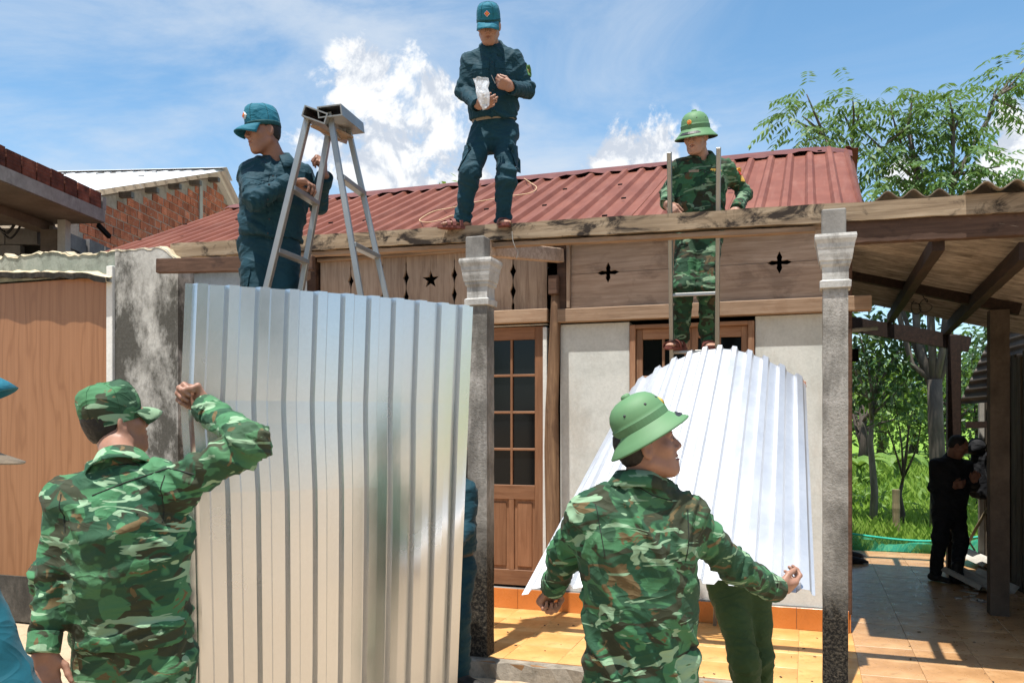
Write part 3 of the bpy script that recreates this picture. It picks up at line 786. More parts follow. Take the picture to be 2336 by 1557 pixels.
def column(px, zdark, label):
    p = onY(px, HOR, COLY); x = p.x; c = thing('porch_column', label, 'column', (x, COLY, 0), 'porch columns')
    A = math.radians(45); X = Vector((math.cos(A), math.sin(A), 0)); Y = Vector((-math.sin(A), math.cos(A), 0)); ax = (X, Y, Vector((0, 0, 1))); s2 = math.sqrt(2)
    mb = MB(); n = 24; prof = [(.075 * s2 + .0012 * math.sin(i * 2.3), -.05 + (2.60) * i / n) for i in range(n + 1)]
    mb.lathe(prof, (x, COLY, 0), ax, 4); mb.build('shaft', m_col('column_' + str(px), zdark), c)
    cp = [(.076, 2.53), (.092, 2.535), (.094, 2.575), (.078, 2.585), (.078, 2.665), (.082, 2.67), (.09, 2.682), (.091, 2.70), (.097, 2.705), (.099, 2.72), (.104, 2.745), (.107, 2.775), (.110, 2.782), (.112, 2.81), (.123, 2.835), (.125, 2.85), (.122, 2.868), (.0, 2.868)]
    m2 = MB().lathe([(r * s2, z) for r, z in cp], (x, COLY, 0), ax, 4); m2.build('capital', M['column_cap'], c)
    MB().box((x - .01, COLY - .035, 2.945), (.145, .13, .165), bev=.008).build('head_block', M['concrete'], c)
    return c
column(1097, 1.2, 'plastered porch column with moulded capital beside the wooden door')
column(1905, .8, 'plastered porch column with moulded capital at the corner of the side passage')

# long eave beam over the columns
b0 = onY(398, 574, 5.95); b1 = onY(2440, 458, 5.95)
eb = thing('eave_beam', 'long weathered timber beam with dark burn stains spanning the porch columns', 'beam', (b0 + b1) / 2)
def rough_bar(a, b, w, h, seg=60, amp=.006, mat=None, name='beam', parent=None, base=None):
    a = Vector(a); b = Vector(b); X = (b - a).normalized(); Y = UP.cross(X).normalized(); Z_ = X.cross(Y); V = []; Fc = []
    for i in range(seg + 1):
        p = a + (b - a) * (i / seg)
        for (sy, sz) in ((-1, -1), (1, -1), (1, 1), (-1, 1)):
            e = (math.sin(i * 1.3 + sy * 2 + sz) + math.sin(i * .47 + sz * 2.1) + math.sin(i * 3.1 + sy)) / 3 * amp
            V.append(p + Y * (sy * w / 2 + e * .5) + Z_ * (sz * h / 2 + e))
    for i in range(seg):
        for k in range(4):
            k2 = (k + 1) % 4; Fc.append((i * 4 + k, (i + 1) * 4 + k, (i + 1) * 4 + k2, i * 4 + k2))
    Fc += [(0, 1, 2, 3), tuple(seg * 4 + k for k in (3, 2, 1, 0))]
    return MB().add(V, Fc).build(name, mat, parent, base=base)
rough_bar(b0, b1, .10, .118, 70, .007, M['wood_beam'], 'upper_beam', eb)
c0 = onY(560, 588, 5.965); c1 = onY(1860, 524, 5.965)
rough_bar(c0, c1, .075, .03, 60, .004, M['wood_board'], 'lower_strip', eb)
d0 = onY(1928, 533, 5.97); d1 = onY(2440, 508, 5.97)
rough_bar(d0, d1, .085, .135, 30, .004, M['wood_beam_dark'], 'lower_beam', eb)
# tie rafter from the left column back to the wall
t0 = onY(1110, 566, 5.92); t1 = onY(1278, 583, 7.30)
mb = MB().bar(t0, t1, .075, .12, bev=.006)
tag(mb.build('tie_rafter', M['wood_plank_h'], base=(t0 + t1) / 2), 'short grey timber tie running from the column head back to the door post', 'rafter')
cable([onY(1168, 528, 5.885), onY(1170, 548, 5.87), onY(1176, 565, 5.86), onY(1182, 575, 5.87), onY(1178, 590, 5.86)], .003, M['wire'], 'hanging_wire', 'thin loose wire hanging from the beam beside the column head', 'wire')
# lower side plank by the broken wall
s0 = onY(360, 607, 5.62); s1 = onY(716, 600, 5.80)
tag(MB().bar(s0, s1, .06, .115, bev=.005).build('side_plank', M['wood_beam_dark'], base=(s0 + s1) / 2), 'brown plank end nailed over the top of the mouldy wall', 'plank')
tag(MB().bar(onY(640, 640, 5.9), onY(700, 618, 7.2), .07, .16, bev=.005).build('side_rafter', M['wood_plank_h'], base=onY(640, 640, 5.9)), 'short pale timber rafter behind the stepladder', 'rafter')
# ------------------------------------------------------------------ lean-to over the side passage
NP = onZ(2277, 1400, 0); PX = NP.x; NY = NP.y; FY = 10.93
lean = thing('lean_to', 'open lean-to of dark timbers and brown corrugated sheets beside the house', 'lean-to', (1.3, 8.5, 0))
def plaster_post(x, y, h, mat, w=.15):
    mb = MB(); n = 20; A = math.radians(45); ax = (Vector((math.cos(A), math.sin(A), 0)), Vector((-math.sin(A), math.cos(A), 0)), Vector((0, 0, 1)))
    mb.lathe([(0, -.05)] + [(w / 2 * 1.414 + .0015 * math.sin(i * 2.7), -.05 + (h + .05) * i / n) for i in range(n + 1)] + [(0, h)], (x, y, 0), ax, 4)
    return mb.build('post', mat, lean)
m_plaster('post_brown', [(.05, .04, .03), (.085, .066, .05), (.125, .1, .076)], 0.5, (.05, .04, .032), 0.5, scale=2.0)
plaster_post(PX, NY, onY(2277, 708, NY).z, M['post_brown'], .15)
MB().box((PX, FY, 1.32), (.14, .14, 2.74), bev=.008).build('post', M['wood_rafter'], lean)
rough_bar(onY(1937, 617, NY), onY(2328, 700, NY), .08, .15, 24, .004, M['wood_rafter'], 'beam', lean)
rough_bar(onY(1937, 738, FY), onY(2212, 786, FY), .08, .17, 24, .004, M['wood_rafter'], 'beam', lean)
rough_bar(onY(2141, 553, 6.0), onY(2031, 727, 10.9), .07, .10, 24, .003, M['wood_rafter'], 'rafter', lean)
rough_bar(onY(2340, 572, 6.0), onY(2158, 753, 10.9), .07, .11, 24, .003, M['wood_rafter'], 'rafter', lean)
def lz(x): return 3.075 - .255 * (x - .33)
for k, (y0, w, xa) in enumerate(((5.93, .60, .92), (6.53, .50, .345), (7.03, 1.1, .345), (8.13, 1.1, .345), (9.23, 1.1, .345))):
    Uv = Vector((0, 1, 0)); Vv = Vector((3.1 - xa, 0, lz(3.1) - lz(xa)))  # sheets widened past the view to shade the passage
    us = [w * i / 60 for i in range(61)]
    g = corr_grid((xa, y0, lz(xa) + .03 + .004 * (k % 2)), Uv, Vv, w, us, lambda u: .011 * math.sin(u * 2 * math.pi / .095), (0, .33, .66, 1), Vector((.25, 0, 1)).normalized(), -.01)
    MB().sheet([list(r) for r in g], .004).build('roofing_sheet', M['sheet_underside'], lean)
def wavy():
    for k, (x0, x1) in enumerate(((.46, .97), (.93, 2.25))):
        w = x1 - x0; us = [w * i / 60 for i in range(61)]
        g = corr_grid((x0, (6.5, 5.83)[k], (3.275, 3.12)[k]), (1, 0, -.018), (0, 1.0, .10), w, us, lambda u: .026 * math.sin((u + x0) * 2 * math.pi / .165) + .006 * math.sin(u * 9), (0, .5, 1), Vector((0, 0, 1)), .0)
        MB().sheet(g, .007).build('ridge_sheet', M['fibre_cement'], lean)
wavy()
def scrap_wire():
    c = onY(2100, 690, 8.6); pts = []
    for i in range(40):
        a = i * .42; pts.append(c + Vector((.055 * math.cos(a) + .05 * math.sin(a * .37), .02 * math.sin(a * .7), -.03 + .05 * math.sin(a) * math.cos(a * .21) + .03 * math.cos(i * .3))))
    pts = [c + Vector((0, 0, .16)), c + Vector((.01, 0, .08))] + pts
    cable(pts, .004, M['cable_black'], 'wire_tangle', 'tangled dark wire hanging under the lean-to roof', 'wire', 2)
scrap_wire()
# white tube light and dark meter box on the side wall of the house
w0 = onY(1938, 754, 9.6); w1 = onY(2000, 748, 9.9)
tag(MB().tube([w0, w1], .022, 10).build('tube_lamp', M['plaster_white'], smooth=True, base=w0), 'white tube lamp fixed near the back of the side passage', 'lamp')
q0 = onY(1947, 810, 9.4)
tag(MB().box(q0 + Vector((-.02, 0, 0)), (.13, .1, .13), bev=.01).build('meter_box', M['black'], base=q0), 'small black box on the passage side wall', 'box')

# ------------------------------------------------------------------ dark shed on the right
shed = thing('shed', 'low dark plank shed with rusty tin roof beyond the passage', 'shed', (2.3, 10, -.1))
y = 7.6; k = 0
while y < 11.55:
    w = random.uniform(.15, .21); o = random.uniform(0, .03)
    MB().box((2.02 + o, y + w / 2, 1.15 + random.uniform(-.03, .03)), (.022, w - .008, 2.45), bev=.002).build('plank', M['wood_shed'], shed); y += w; k += 1
MB().box((2.12, 9.6, 1.1), (.03, 4.0, 2.4)).build('backing', M['interior_dark'], shed)
MB().box((3.6, 7.56, 1.1), (3.2, .04, 2.5)).build('shade_wall', M['wood_shed'], shed)  # unseen wall added to block light from the right
for i in range(5):
    MB().box((2.1 + i * .24, 11.62, 1.0), (.22, .024, 2.2), bev=.002).build('plank', M['wood_window'], shed)
MB().box((1.99, 11.55, 1.0), (.06, .09, 2.2), bev=.004).build('corner_post', M['concrete_light'], shed)
rough_bar(onY(2203, 969, 11.3), onY(2330, 966, 11.3), .09, .075, 10, .003, M['wood_rafter'], 'beam', shed)
A_ = atD(2187, 922, 10.3); B_ = atD(2262, 762, 9.9); C_ = atD(2470, 690, 9.2); D_ = atD(2440, 905, 9.5)
g = []; n = 56
for i in range(n + 1):
    t = i / n; a = A_.lerp(B_, t); d = D_.lerp(C_, t); nn = (B_ - A_).cross(D_ - A_).normalized(); wv = .012 * math.sin(i * 2 * math.pi / 7)
    g.append([a + nn * wv, a.lerp(d, .5) + nn * wv, d + nn * wv])
MB().sheet(g, .002).build('roofing_sheet', M['rusty_tin'], shed)
MB().sheet([[B_ + Vector((0, 0, .01)), C_ + Vector((0, 0, .01))], [B_ + Vector((1.5, 1.2, .3)), C_ + Vector((1.5, 1.2, .3))]], .003).build('roofing_sheet', M['rusty_tin'], shed)
# hanging dark jacket and cap on the shed post
plain('dark_cloth', (.012, .013, .017), .85, 0, .3, 6, .4); plain('dark_cloth2', (.02, .02, .024), .8)
# leaning pole, hose, stack of cement sheets
p0 = atD(2200, 1252, 9.15); p0.z = 0.0; p0 = onZ(2196, 1262, .12); p1 = onX(2258, 1150, 1.93)
tag(MB().tube([p0, p0.lerp(p1, .5) + Vector((0, 0, .012)), p1], [.016, .017, .015], 8).build('pole', M['bamboo'], smooth=True, base=p0), 'slim wooden pole leaning against the dark shed wall', 'pole')
h = [onZ(2232, 1268, .03), onZ(2222, 1252, .1), onZ(2212, 1236, .22), onZ(2207, 1222, .33)]
cable(h, .012, M['cable_black'], 'hose', 'short black hose curling up beside the stacked cement sheets', 'hose')
m_plaster('cement_sheet', [(.30, .28, .25), (.42, .40, .36), (.52, .5, .46)], 0.4, (.2, .19, .17), 0.53, scale=3)
for k in range(2):
    b = onZ(2226 + 10 * k, 1345 - 52 * k, .03); us = [.5 * i / 30 for i in range(31)]
    g = corr_grid(b + Vector((0, -.15, .03)), Vector((.82, .57, -.06)), Vector((-.35, .95, .10)), .5, us, lambda u: .038 * math.sin(u * 2 * math.pi / .23), (0, .35, .7), Vector((0, 0, 1)))
    o = MB().sheet(g, .008).build('cement_sheet', M['cement_sheet'], base=b); tag(o, ('pale wavy cement sheet lying lowest by the shed post', 'pale wavy cement sheet lying behind the lowest one by the shed')[k], 'roof sheet')
dbm = MB(); rr = random.Random(3)
for i in range(26):
    p = onZ(rr.uniform(2185, 2252), rr.uniform(1318, 1372), .006); a = rr.uniform(0, 6.3)
    dbm.box(p, (rr.uniform(.03, .12), rr.uniform(.02, .06), rr.uniform(.004, .02)), (Vector((math.cos(a), math.sin(a), 0)), Vector((-math.sin(a), math.cos(a), 0)), UP))
tag(dbm.build('rubble', M['cement_sheet']), 'broken pale cement bits on the passage floor', 'rubble', kind='stuff')
dl = MB()
for i in range(70):
    side = i % 3 == 0
    p = Vector((rr.uniform(.4, 2.0) if side else rr.uniform(-2.6, .3), rr.uniform(5.75, 8.0 if side else 7.25), .004)); a = rr.uniform(0, 6.3); s = rr.uniform(.006, .026)
    dl.box(p, (s, s * rr.uniform(.2, .6), .004), (Vector((math.cos(a), math.sin(a), 0)), Vector((-math.sin(a), math.cos(a), 0)), UP))
tag(dl.build('litter', M['bark_dark']), 'small dead leaves and wood chips on the tiles', 'debris', kind='stuff')
# green net fence at the back edge
def net():
    g = []; n = 40
    for i in range(n + 1):
        t = i / n; x = -.5 + 3.4 * t; y = 12.25 - .35 * max(0, t - .6) + .05 * math.sin(t * 17)
        top = .20 + .05 * math.sin(t * 9) + .15 * max(0, t - .66)
        g.append([(x, y, -.16), (x, y + .04 * math.sin(t * 23), .0), (x, y + .02 * math.sin(t * 31), top * .75), (x, y, top)])
    o = MB().sheet(g).build('net_fence', M['net_green'], base=(1, 12.2, 0)); tag(o, 'low sagging turquoise net along the back of the passage', 'net')
    r = MB().tube([p[3] for p in g], .014, 6).build('edge_rope', M['net'], o)
net()
# pair of dark shoes by the wall
def shoe(px, py, ang, lab):
    c = onZ(px, py, 0); ca, sa = math.cos(ang), math.sin(ang); X = Vector((ca, sa, 0)); Y = Vector((-sa, ca, 0)); g = []
    for i in range(9):
        t = i / 8; w = .042 * (math.sin(math.pi * (.12 + .8 * t)) ** .5); hh = .075 * (1 - t) ** .7 + .035; row = []
        for k in range(9):
            a = math.pi * k / 8; row.append(c + X * (-.13 + .26 * t) + Y * (-w * math.cos(a)) + UP * (hh * math.sin(a) ** .7))
        g.append(row)
    o = MB().sheet(g, .004).build('shoe', M['dark_cloth2'], smooth=True, base=c)
    MB().box(c + UP * .006, (.25, .075, .012), (X, Y, UP), bev=.004).build('sole', M['concrete_light'], o)
    tag(o, lab, 'shoe', 'shoes left by the passage wall')
shoe(1955, 1285, .25, 'dark lace-up shoe lying by the passage wall, in front of its pair'); shoe(1950, 1272, .15, 'dark lace-up shoe lying behind its pair by the passage wall')

# ------------------------------------------------------------------ broken plaster wall on the left with its wood-look panel
LW = 5.82
def lx(px, py=HOR): return onY(px, py, LW)
def left_wall():
    w = thing('broken_wall', 'mouldy plaster wall with a crumbling top edge beside the tall metal sheet', 'wall', (lx(330).x, LW, 0))
    xl, xr = lx(-520).x, lx(406).x; xo = lx(262).x; zt = 3.13; rr = random.Random(8)
    top = []
    n = 130
    for i in range(n + 1):
        x = xr + (xl - xr) * i / n; j = rr.uniform(-.010, .012) + .006 * math.sin(i * .21) + (.02 if rr.random() < .08 else 0); zz = lx(300, 568).z + (.03 if i > 30 else 0) + j
        if i < 5: zz -= .11 * (1 - i / 5)
        top.append((x, zz))
    zo = lx(130, 634).z
    # pier
    pts = [(xo, -.1), (xr, -.1)] + [(x, z) for x, z in top if x > xo] 
    pts.append((xo, pts[-1][1]))
    MB().prism([(x, LW, z) for x, z in pts], (0, .2, 0)).build('pier', M['plaster_mold'], w)
    pts = [(xl, zo), (xo, zo)] + [(xo, [z for x, z in top if x > xo][-1])] + [(x, z) for x, z in top if x <= xo]
    MB().prism([(x, LW + .004, z) for x, z in pts], (0, .19, 0)).build('lintel', M['plaster_green'], w)
    # crumbled cap along the top
    g = []
    for x, z in top:
        g.append([(x, LW - .004, z - .012 + rr.uniform(-.01, .008)), (x, LW + .01, z + .003), (x, LW + .1, z + rr.uniform(-.01, .02)), (x, LW + .205, z - .02)])
    MB().sheet(g[::-1]).build('broken_edge', M['plaster_raw'], w)
    # sagging lip over the panel
    g = []
    m = 60
    for i in range(m + 1):
        t = i / m; px = -520 + (262 + 520) * t; x = lx(px).x; d = .10 + .004 * math.sin(i * .9)
        zz = lx(px, 628 if px < 205 else 628 + (px - 205) * .2).z + rr.uniform(-.006, .006)
        up = .018 + rr.uniform(-.008, .008)
        g.append([(x, LW + .01, zz + up + .025), (x, LW - .06, zz + up * .8), (x, LW - d, zz + .012), (x, LW - d + .005, zz - .028), (x, LW, zz - .02)])
    MB().sheet(g).build('lip', M['plaster_raw'], w)
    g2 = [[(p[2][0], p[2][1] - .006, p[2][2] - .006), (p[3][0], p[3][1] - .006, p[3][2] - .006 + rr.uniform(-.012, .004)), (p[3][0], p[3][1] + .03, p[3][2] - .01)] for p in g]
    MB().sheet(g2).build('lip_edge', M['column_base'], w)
    MB().box(((lx(248).x + xo) / 2, LW - .005, 1.5), (xo - lx(248).x, .05, 3.05), bev=.004).build('jamb', M['plaster_white'], w)
    zb = onY(120, 1318, LW).z
    MB().box(((xl + lx(248).x) / 2, LW + .04, zb / 2 - .05), (lx(248).x - xl, .1, zb + .1), bev=.004).build('wall_base', M['base_dark'], w)
    MB().box(((xl + lx(248).x) / 2, LW + .16, 1.6), (lx(248).x - xl, .03, 3.0)).build('infill', M['base_dark'], w)
    pz1 = onY(120, 641, LW).z
    p = MB().box(((xl + lx(247).x) / 2, LW + .0, (zb + pz1) / 2), (lx(247).x - xl, .012, pz1 - zb + .01), bev=.002)
    tag(p.build('wood_look_panel', M['wood_print'], base=((xl + lx(247).x) / 2, LW, zb)), 'large brown wood-grain sheet panel closing the doorway in the plaster wall', 'panel')
left_wall()

# ------------------------------------------------------------------ neighbouring concrete and brick buildings
def cp(X, d, z): return RGT * X + FWD * d + UP * z
def aX(px, d): return (px - CX) / FPX * d
def neighbour():
    d1 = 10.2; zs = atD(238, 509, d1).z; X1 = aX(238, d1); gx = .10
    nb = thing('concrete_house', 'unfinished grey house with a flat slab eave topped by one row of dark bricks', 'house', cp(X1 - 1.5, d1 - 1, 0))
    def E(s, off, z): return cp(X1 - gx * s - off, d1 - s + off * gx, z)          # s towards the camera, off to the left
    L = 4.6
    def slab(s0, s1, o0, o1, z0, z1):
        mb = MB(); c = [E(s, o, z) for z in (z0, z1) for s, o in ((s0, o0), (s1, o0), (s1, o1), (s0, o1))]
        return mb.add(c, [(0, 1, 2, 3), (4, 7, 6, 5), (0, 4, 5, 1), (1, 5, 6, 2), (2, 6, 7, 3), (3, 7, 4, 0)])
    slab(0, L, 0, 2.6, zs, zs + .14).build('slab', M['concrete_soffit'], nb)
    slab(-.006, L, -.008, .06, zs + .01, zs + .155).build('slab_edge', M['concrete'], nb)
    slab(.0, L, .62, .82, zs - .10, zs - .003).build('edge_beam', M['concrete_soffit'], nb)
    bl = .235
    for i in range(int(L / bl)):
        s0 = .05 + i * bl; o = random.uniform(-.008, .008)
        slab(s0 + .022, s0 + bl, .0 + o, .1 + o, zs + .157, zs + .157 + .195 + random.uniform(-.012, .01)).build('brick', M['brick_old'], nb)
    slab(-.02, .05, -.012, .1, zs + .157, zs + .30).build('parapet_end', M['concrete'], nb)
    slab(.02, L, .022, .09, zs + .157, zs + .325).build('parapet_mortar', M['mortar'], nb)
    # post and block walls below
    dp = 10.0
    def flat(px0, px1, d, z0, z1, th, mat, name):
        x0, x1 = aX(px0, d), aX(px1, d); mb = MB(); c = [cp(x, dd, z) for z in (z0, z1) for x, dd in ((x0, d), (x1, d), (x1, d + th), (x0, d + th))]
        return mb.add(c, [(3, 2, 1, 0), (4, 5, 6, 7), (0, 1, 5, 4), (1, 2, 6, 5), (2, 3, 7, 6), (3, 0, 4, 7)]).build(name, mat, nb)
    flat(131, 149, dp, 0, zs - .004, .12, M['concrete_light'], 'post')
    flat(92, 130.5, dp + .03, 0, zs - .11, .12, M['concrete_soffit'], 'pier')
    flat(-260, 92, dp + .3, 0, zs - .06, .05, M['interior_dark'], 'wall_backing')
    bw, bh = .39, .19; z = zs - .05
    for r in range(6):
        z1 = zs - .06 - .2 * r; x = aX(92, dp + .25) - (.2 if r % 2 else 0)
        for k in range(4):
            x1 = x - .012; x0 = x1 - bw + .012
            c = [cp(a, dd, zz) for zz in (z1 - bh, z1) for a, dd in ((x0, dp + .2), (x1, dp + .2), (x1, dp + .29), (x0, dp + .29))]
            MB().add(c, [(3, 2, 1, 0), (4, 5, 6, 7), (0, 1, 5, 4), (1, 2, 6, 5), (2, 3, 7, 6), (3, 0, 4, 7)]).build('block', M['block'], nb); x -= bw
    # low block wall running back beside the brick house
    bx = aX(152, 10.4)
    zt = atD(152, 520, 10.3).z
    for r in range(5):
        for k in range(8):
            d = 10.15 + k * .40 + (.2 if r % 2 else 0); X = bx - .16 + .02 * k + random.uniform(-.012, .012); z1 = zt - .2 * r + random.uniform(-.01, .01)
            c = [cp(X + o, dd, zz) for zz in (z1 - .185, z1) for o, dd in ((0, d), (.12, d), (.12, d + .385), (0, d + .385))]
            MB().add(c, [(3, 2, 1, 0), (4, 5, 6, 7), (0, 1, 5, 4), (1, 2, 6, 5), (2, 3, 7, 6), (3, 0, 4, 7)]).build('block', M['block'], nb)
    cc = [cp(bx - .13 + o, dd, zz) for zz in (0, zt - .01) for o, dd in ((0, 10.16), (.06, 10.16), (.14, 13.4), (.05, 13.4))]
    MB().add(cc, [(3, 2, 1, 0), (4, 5, 6, 7), (0, 1, 5, 4), (1, 2, 6, 5), (2, 3, 7, 6), (3, 0, 4, 7)]).build('wall_core', M['mortar'], nb)
    P = [atD(-20, 500, 9.9), atD(10, 530, 9.9), atD(25, 523, 9.9), atD(40, 500, 9.9), atD(52, 488, 9.9)]
    cable([p for p in P], .016, M['cable_black'], 'power_cable', 'thick black cables drooping in the dark opening under the slab eave', 'cable')
    P = [p + Vector((0, .05, -.05)) for p in P]
    cable(P, .012, M['cable_black'], 'power_cable', 'thinner black cable drooping below the thick one under the slab eave', 'cable')
    a = atD(224, 513, 10.1); b = atD(250, 540, 10.3)
    tag(MB().bar(a, b, .04, .05).build('drain_spout', M['black'], base=a), 'short dark drain spout hanging off the slab corner', 'spout')
neighbour()
def brick_house():
    d1, d2 = 13.0, 17.9; X1 = aX(180, d1); X2 = aX(490, d2); z1 = atD(180, 440, d1).z; z2 = atD(490, 393, d2).z
    Pa = Vector((X1, d1)); Pb = Vector((X2, d2)); L = (Pb - Pa).length; g = (Pb - Pa) / L; nrm = Vector((g.y, -g.x))     # nrm faces our side
    bh = thing('brick_house', 'raw red brick house with a white corrugated roof behind the broken wall', 'house', cp(X1, d1, 0))
    def W(s, o, z): p = Pa + g * s + nrm * o; return cp(p.x, p.y, z)
    def block(s0, s1, o0, o1, za, zb, name, mat, zc=None, zd=None):
        zc = zb if zc is None else zc
        c = [W(s0, o0, za), W(s1, o0, za), W(s1, o1, za), W(s0, o1, za), W(s0, o0, zb), W(s1, o0, zc), W(s1, o1, zc), W(s0, o1, zb)]
        return MB().add(c, [(0, 3, 2, 1), (4, 5, 6, 7), (0, 1, 5, 4), (1, 2, 6, 5), (2, 3, 7, 6), (3, 0, 4, 7)]).build(name, mat, bh)
    sl_ = (z2 - z1) / L
    block(0, L - .02, -.2, -.012, 0, z1 - .12, 'wall_core', M['mortar'], z2 - .12)
    block(L - .02, L + 1.5, -.2, -.012, 0, z2 - .12, 'wall_core', M['mortar'], z2 - .9)
    # each brick
    bl, hh = .215, .152; nrow = 0; z = z1 - 1.5; row = 0; cnt = 0
    src = MB(); cc = [W(0, 0, 0)]
    ex = (W(1, 0, 0) - W(0, 0, 0)).normalized(); ey = (W(0, 1, 0) - W(0, 0, 0)).normalized()
    me = None
    sb = MB().box((0, 0, 0), (bl - .018, .07, hh - .016), (ex, ey, UP), bev=.004); me = bpy.data.meshes.new('brick'); me.from_pydata([tuple(v) for v in sb.v], [], sb.f); me.materials.append(M['brick'])
    while z < z2:
        s = (.1 if row % 2 else 0) + .02
        while s < L + 1.3:
            top = (z1 + sl_ * s if s < L else z2 - .55 * (s - L)) - .16
            p = W(s + bl / 2, -.04 + random.uniform(-.006, .01), z + hh / 2)
            q = p - Vector((0, 0, CAMH)); dd = q.dot(FWD); pyy = HOR - FPX * q.z / dd; pxx = CX + FPX * q.dot(RGT) / dd
            verge = 560 - .47 * (pxx - 300)
            if z + hh < top and pyy < 585 and pxx > 150 and pyy < verge + 40:
                inst(me, 'brick', bh, p); cnt += 1
            s += bl
        z += hh; row += 1
    print('bricks', cnt)
    # posts in the gable
    block(L - .75, L - .62, -.03, .02, 3, z2 - .36, 'post', M['concrete_light'])
    # roof, ribs running up the slope
    Uv = (W(0, -1, 0) - W(0, 0, 0)).normalized(); P0 = W(-.25, .22, z1 - .06)
    Vv = W(L, .22, z2 + .03) - P0; Wd = 1.0
    for k in range(7):
        us = rib_us(Wd - .005, .25, .05, .03)
        gg = corr_grid(P0 + Uv * (k * Wd) + UP * .004 * (k % 2), Uv, Vv, Wd, us, lambda u: rib(u, .25, .035, .05, .03), (0, .5, 1), (Uv.cross(Vv).normalized() if Uv.cross(Vv).z > 0 else -Uv.cross(Vv).normalized()))
        MB().sheet(gg, .002).build('roofing_sheet', M['white_roof'], bh)
        V3 = W(L + 2.2, .22, z2 - 1.2) - W(L, .22, z2 + .03); P3 = W(L, .22, z2 + .03) + Uv * (k * Wd)
        gg = corr_grid(P3, Uv, V3, Wd, us, lambda u: rib(u, .25, .035, .05, .03), (0, 1), UP)
        MB().sheet(gg, .002).build('roofing_sheet', M['white_roof'], bh)
    c = [W(L, .26, z2 + .10), W(L - .3, .26, z2 + .0), W(L + .3, .26, z2 - .1)]
    gg = [[p + Uv * (7.2 * t) for p in (c[1], c[0], c[2])] for t in (0, .5, 1)]
    MB().sheet(gg, .003).build('ridge_cap', M['white_roof'], bh)
    for k in range(6):     # purlin ends under the verge
        s = .3 + k * (L - .6) / 5
        block(s, s + .1, -.02, .2, z1 + sl_ * s - .17, z1 + sl_ * s - .08, 'purlin', M['rusty_tin'])
    fb = MB(); rr = random.Random(2)
    for k in range(46):
        u = rr.uniform(.2, 6); v = rr.choice((.12, .35, .6, .85)); p = P0 + Uv * u + Vv * v + UP * .045; fb.box(p, (.09, .05, .02), (Uv, Vv.normalized(), UP))
    tag(fb.build('fastener', M['concrete'], bh), kind='stuff')
brick_house()

# ------------------------------------------------------------------ trees and growth
def leaf_mesh(C, Dr, Nn, ln, wd):
    """Pointed four-cornered leaves: centres C, direction Dr, normal Nn."""
    S = np.cross(Dr, Nn); S /= (np.linalg.norm(S, axis=1, keepdims=True) + 1e-9); k = len(C)
    ln = ln.reshape(-1, 1); wd = wd.reshape(-1, 1)
    V = np.stack([C, C + Dr * ln * .45 + S * wd * .5, C + Dr * ln - Nn * ln * .08, C + Dr * ln * .45 - S * wd * .5], 1).reshape(-1, 3)
    return V, np.arange(4 * k).reshape(k, 4)
def unit(n): v = RNG.normal(size=(n, 3)); return v / np.linalg.norm(v, axis=1, keepdims=True)
def sprays(centres, radii, per, leaflet=.07, droop=.5, rach=.45, npair=7):
    """Feathery compound leaves hanging round twig ends inside clumps."""
    Cs, Ds, Ns, Ls, Ws = [], [], [], [], []
    for c, r in zip(centres, radii):
        n = int(per * (r / .5) ** 2); o = unit(n) * (RNG.random((n, 1)) ** .45) * r * np.array([1, 1, .8]); b = np.array(c) + o
        d = o / (np.linalg.norm(o, axis=1, keepdims=True) + 1e-6) + unit(n) * .7; d[:, 2] = d[:, 2] * .5 - .05; d /= np.linalg.norm(d, axis=1, keepdims=True)
        side = np.cross(d, np.array([0, 0, 1.0])); side /= (np.linalg.norm(side, axis=1, keepdims=True) + 1e-6)
        L = rach * (0.7 + .6 * RNG.random((n, 1)))
        for k in range(npair):
            t = (k + 1) / npair; p = b + d * L * t; p[:, 2] -= droop * (L[:, 0]) * t * t * .7
            for sg in (-1, 1):
                dd = d * .45 + side * sg * .8; dd[:, 2] -= .45 + .3 * RNG.random(n); dd /= np.linalg.norm(dd, axis=1, keepdims=True)
                nn = unit(n) * .5 + np.array([0, 0, 1.0]); nn -= dd * (nn * dd).sum(1, keepdims=True); nn /= np.linalg.norm(nn, axis=1, keepdims=True)
                Cs.append(p); Ds.append(dd); Ns.append(nn); Ls.append(leaflet * (.7 + .6 * RNG.random(n))); Ws.append(leaflet * .33 * np.ones(n))
    return leaf_mesh(np.concatenate(Cs), np.concatenate(Ds), np.concatenate(Ns), np.concatenate(Ls), np.concatenate(Ws))
def clumps(centres, radii, per, leaf=.1, wd=.45, hang=.3):
    Cs, Ds, Ns = [], [], []
    for c, r in zip(centres, radii):
        n = int(per * (r / .5) ** 2.2); o = unit(n) * (RNG.random((n, 1)) ** .4) * r; b = np.array(c) + o
        d = unit(n) * .8 + o / r * .6; d[:, 2] -= hang; d /= np.linalg.norm(d, axis=1, keepdims=True)
        nn = unit(n) * .7 + np.array([0, 0, 1.0]); nn -= d * (nn * d).sum(1, keepdims=True); nn /= (np.linalg.norm(nn, axis=1, keepdims=True) + 1e-6)
        Cs.append(b); Ds.append(d); Ns.append(nn)
    C = np.concatenate(Cs); n = len(C)
    return leaf_mesh(C, np.concatenate(Ds), np.concatenate(Ns), leaf * (.6 + .8 * RNG.random(n)), leaf * wd * (.7 + .6 * RNG.random(n)))
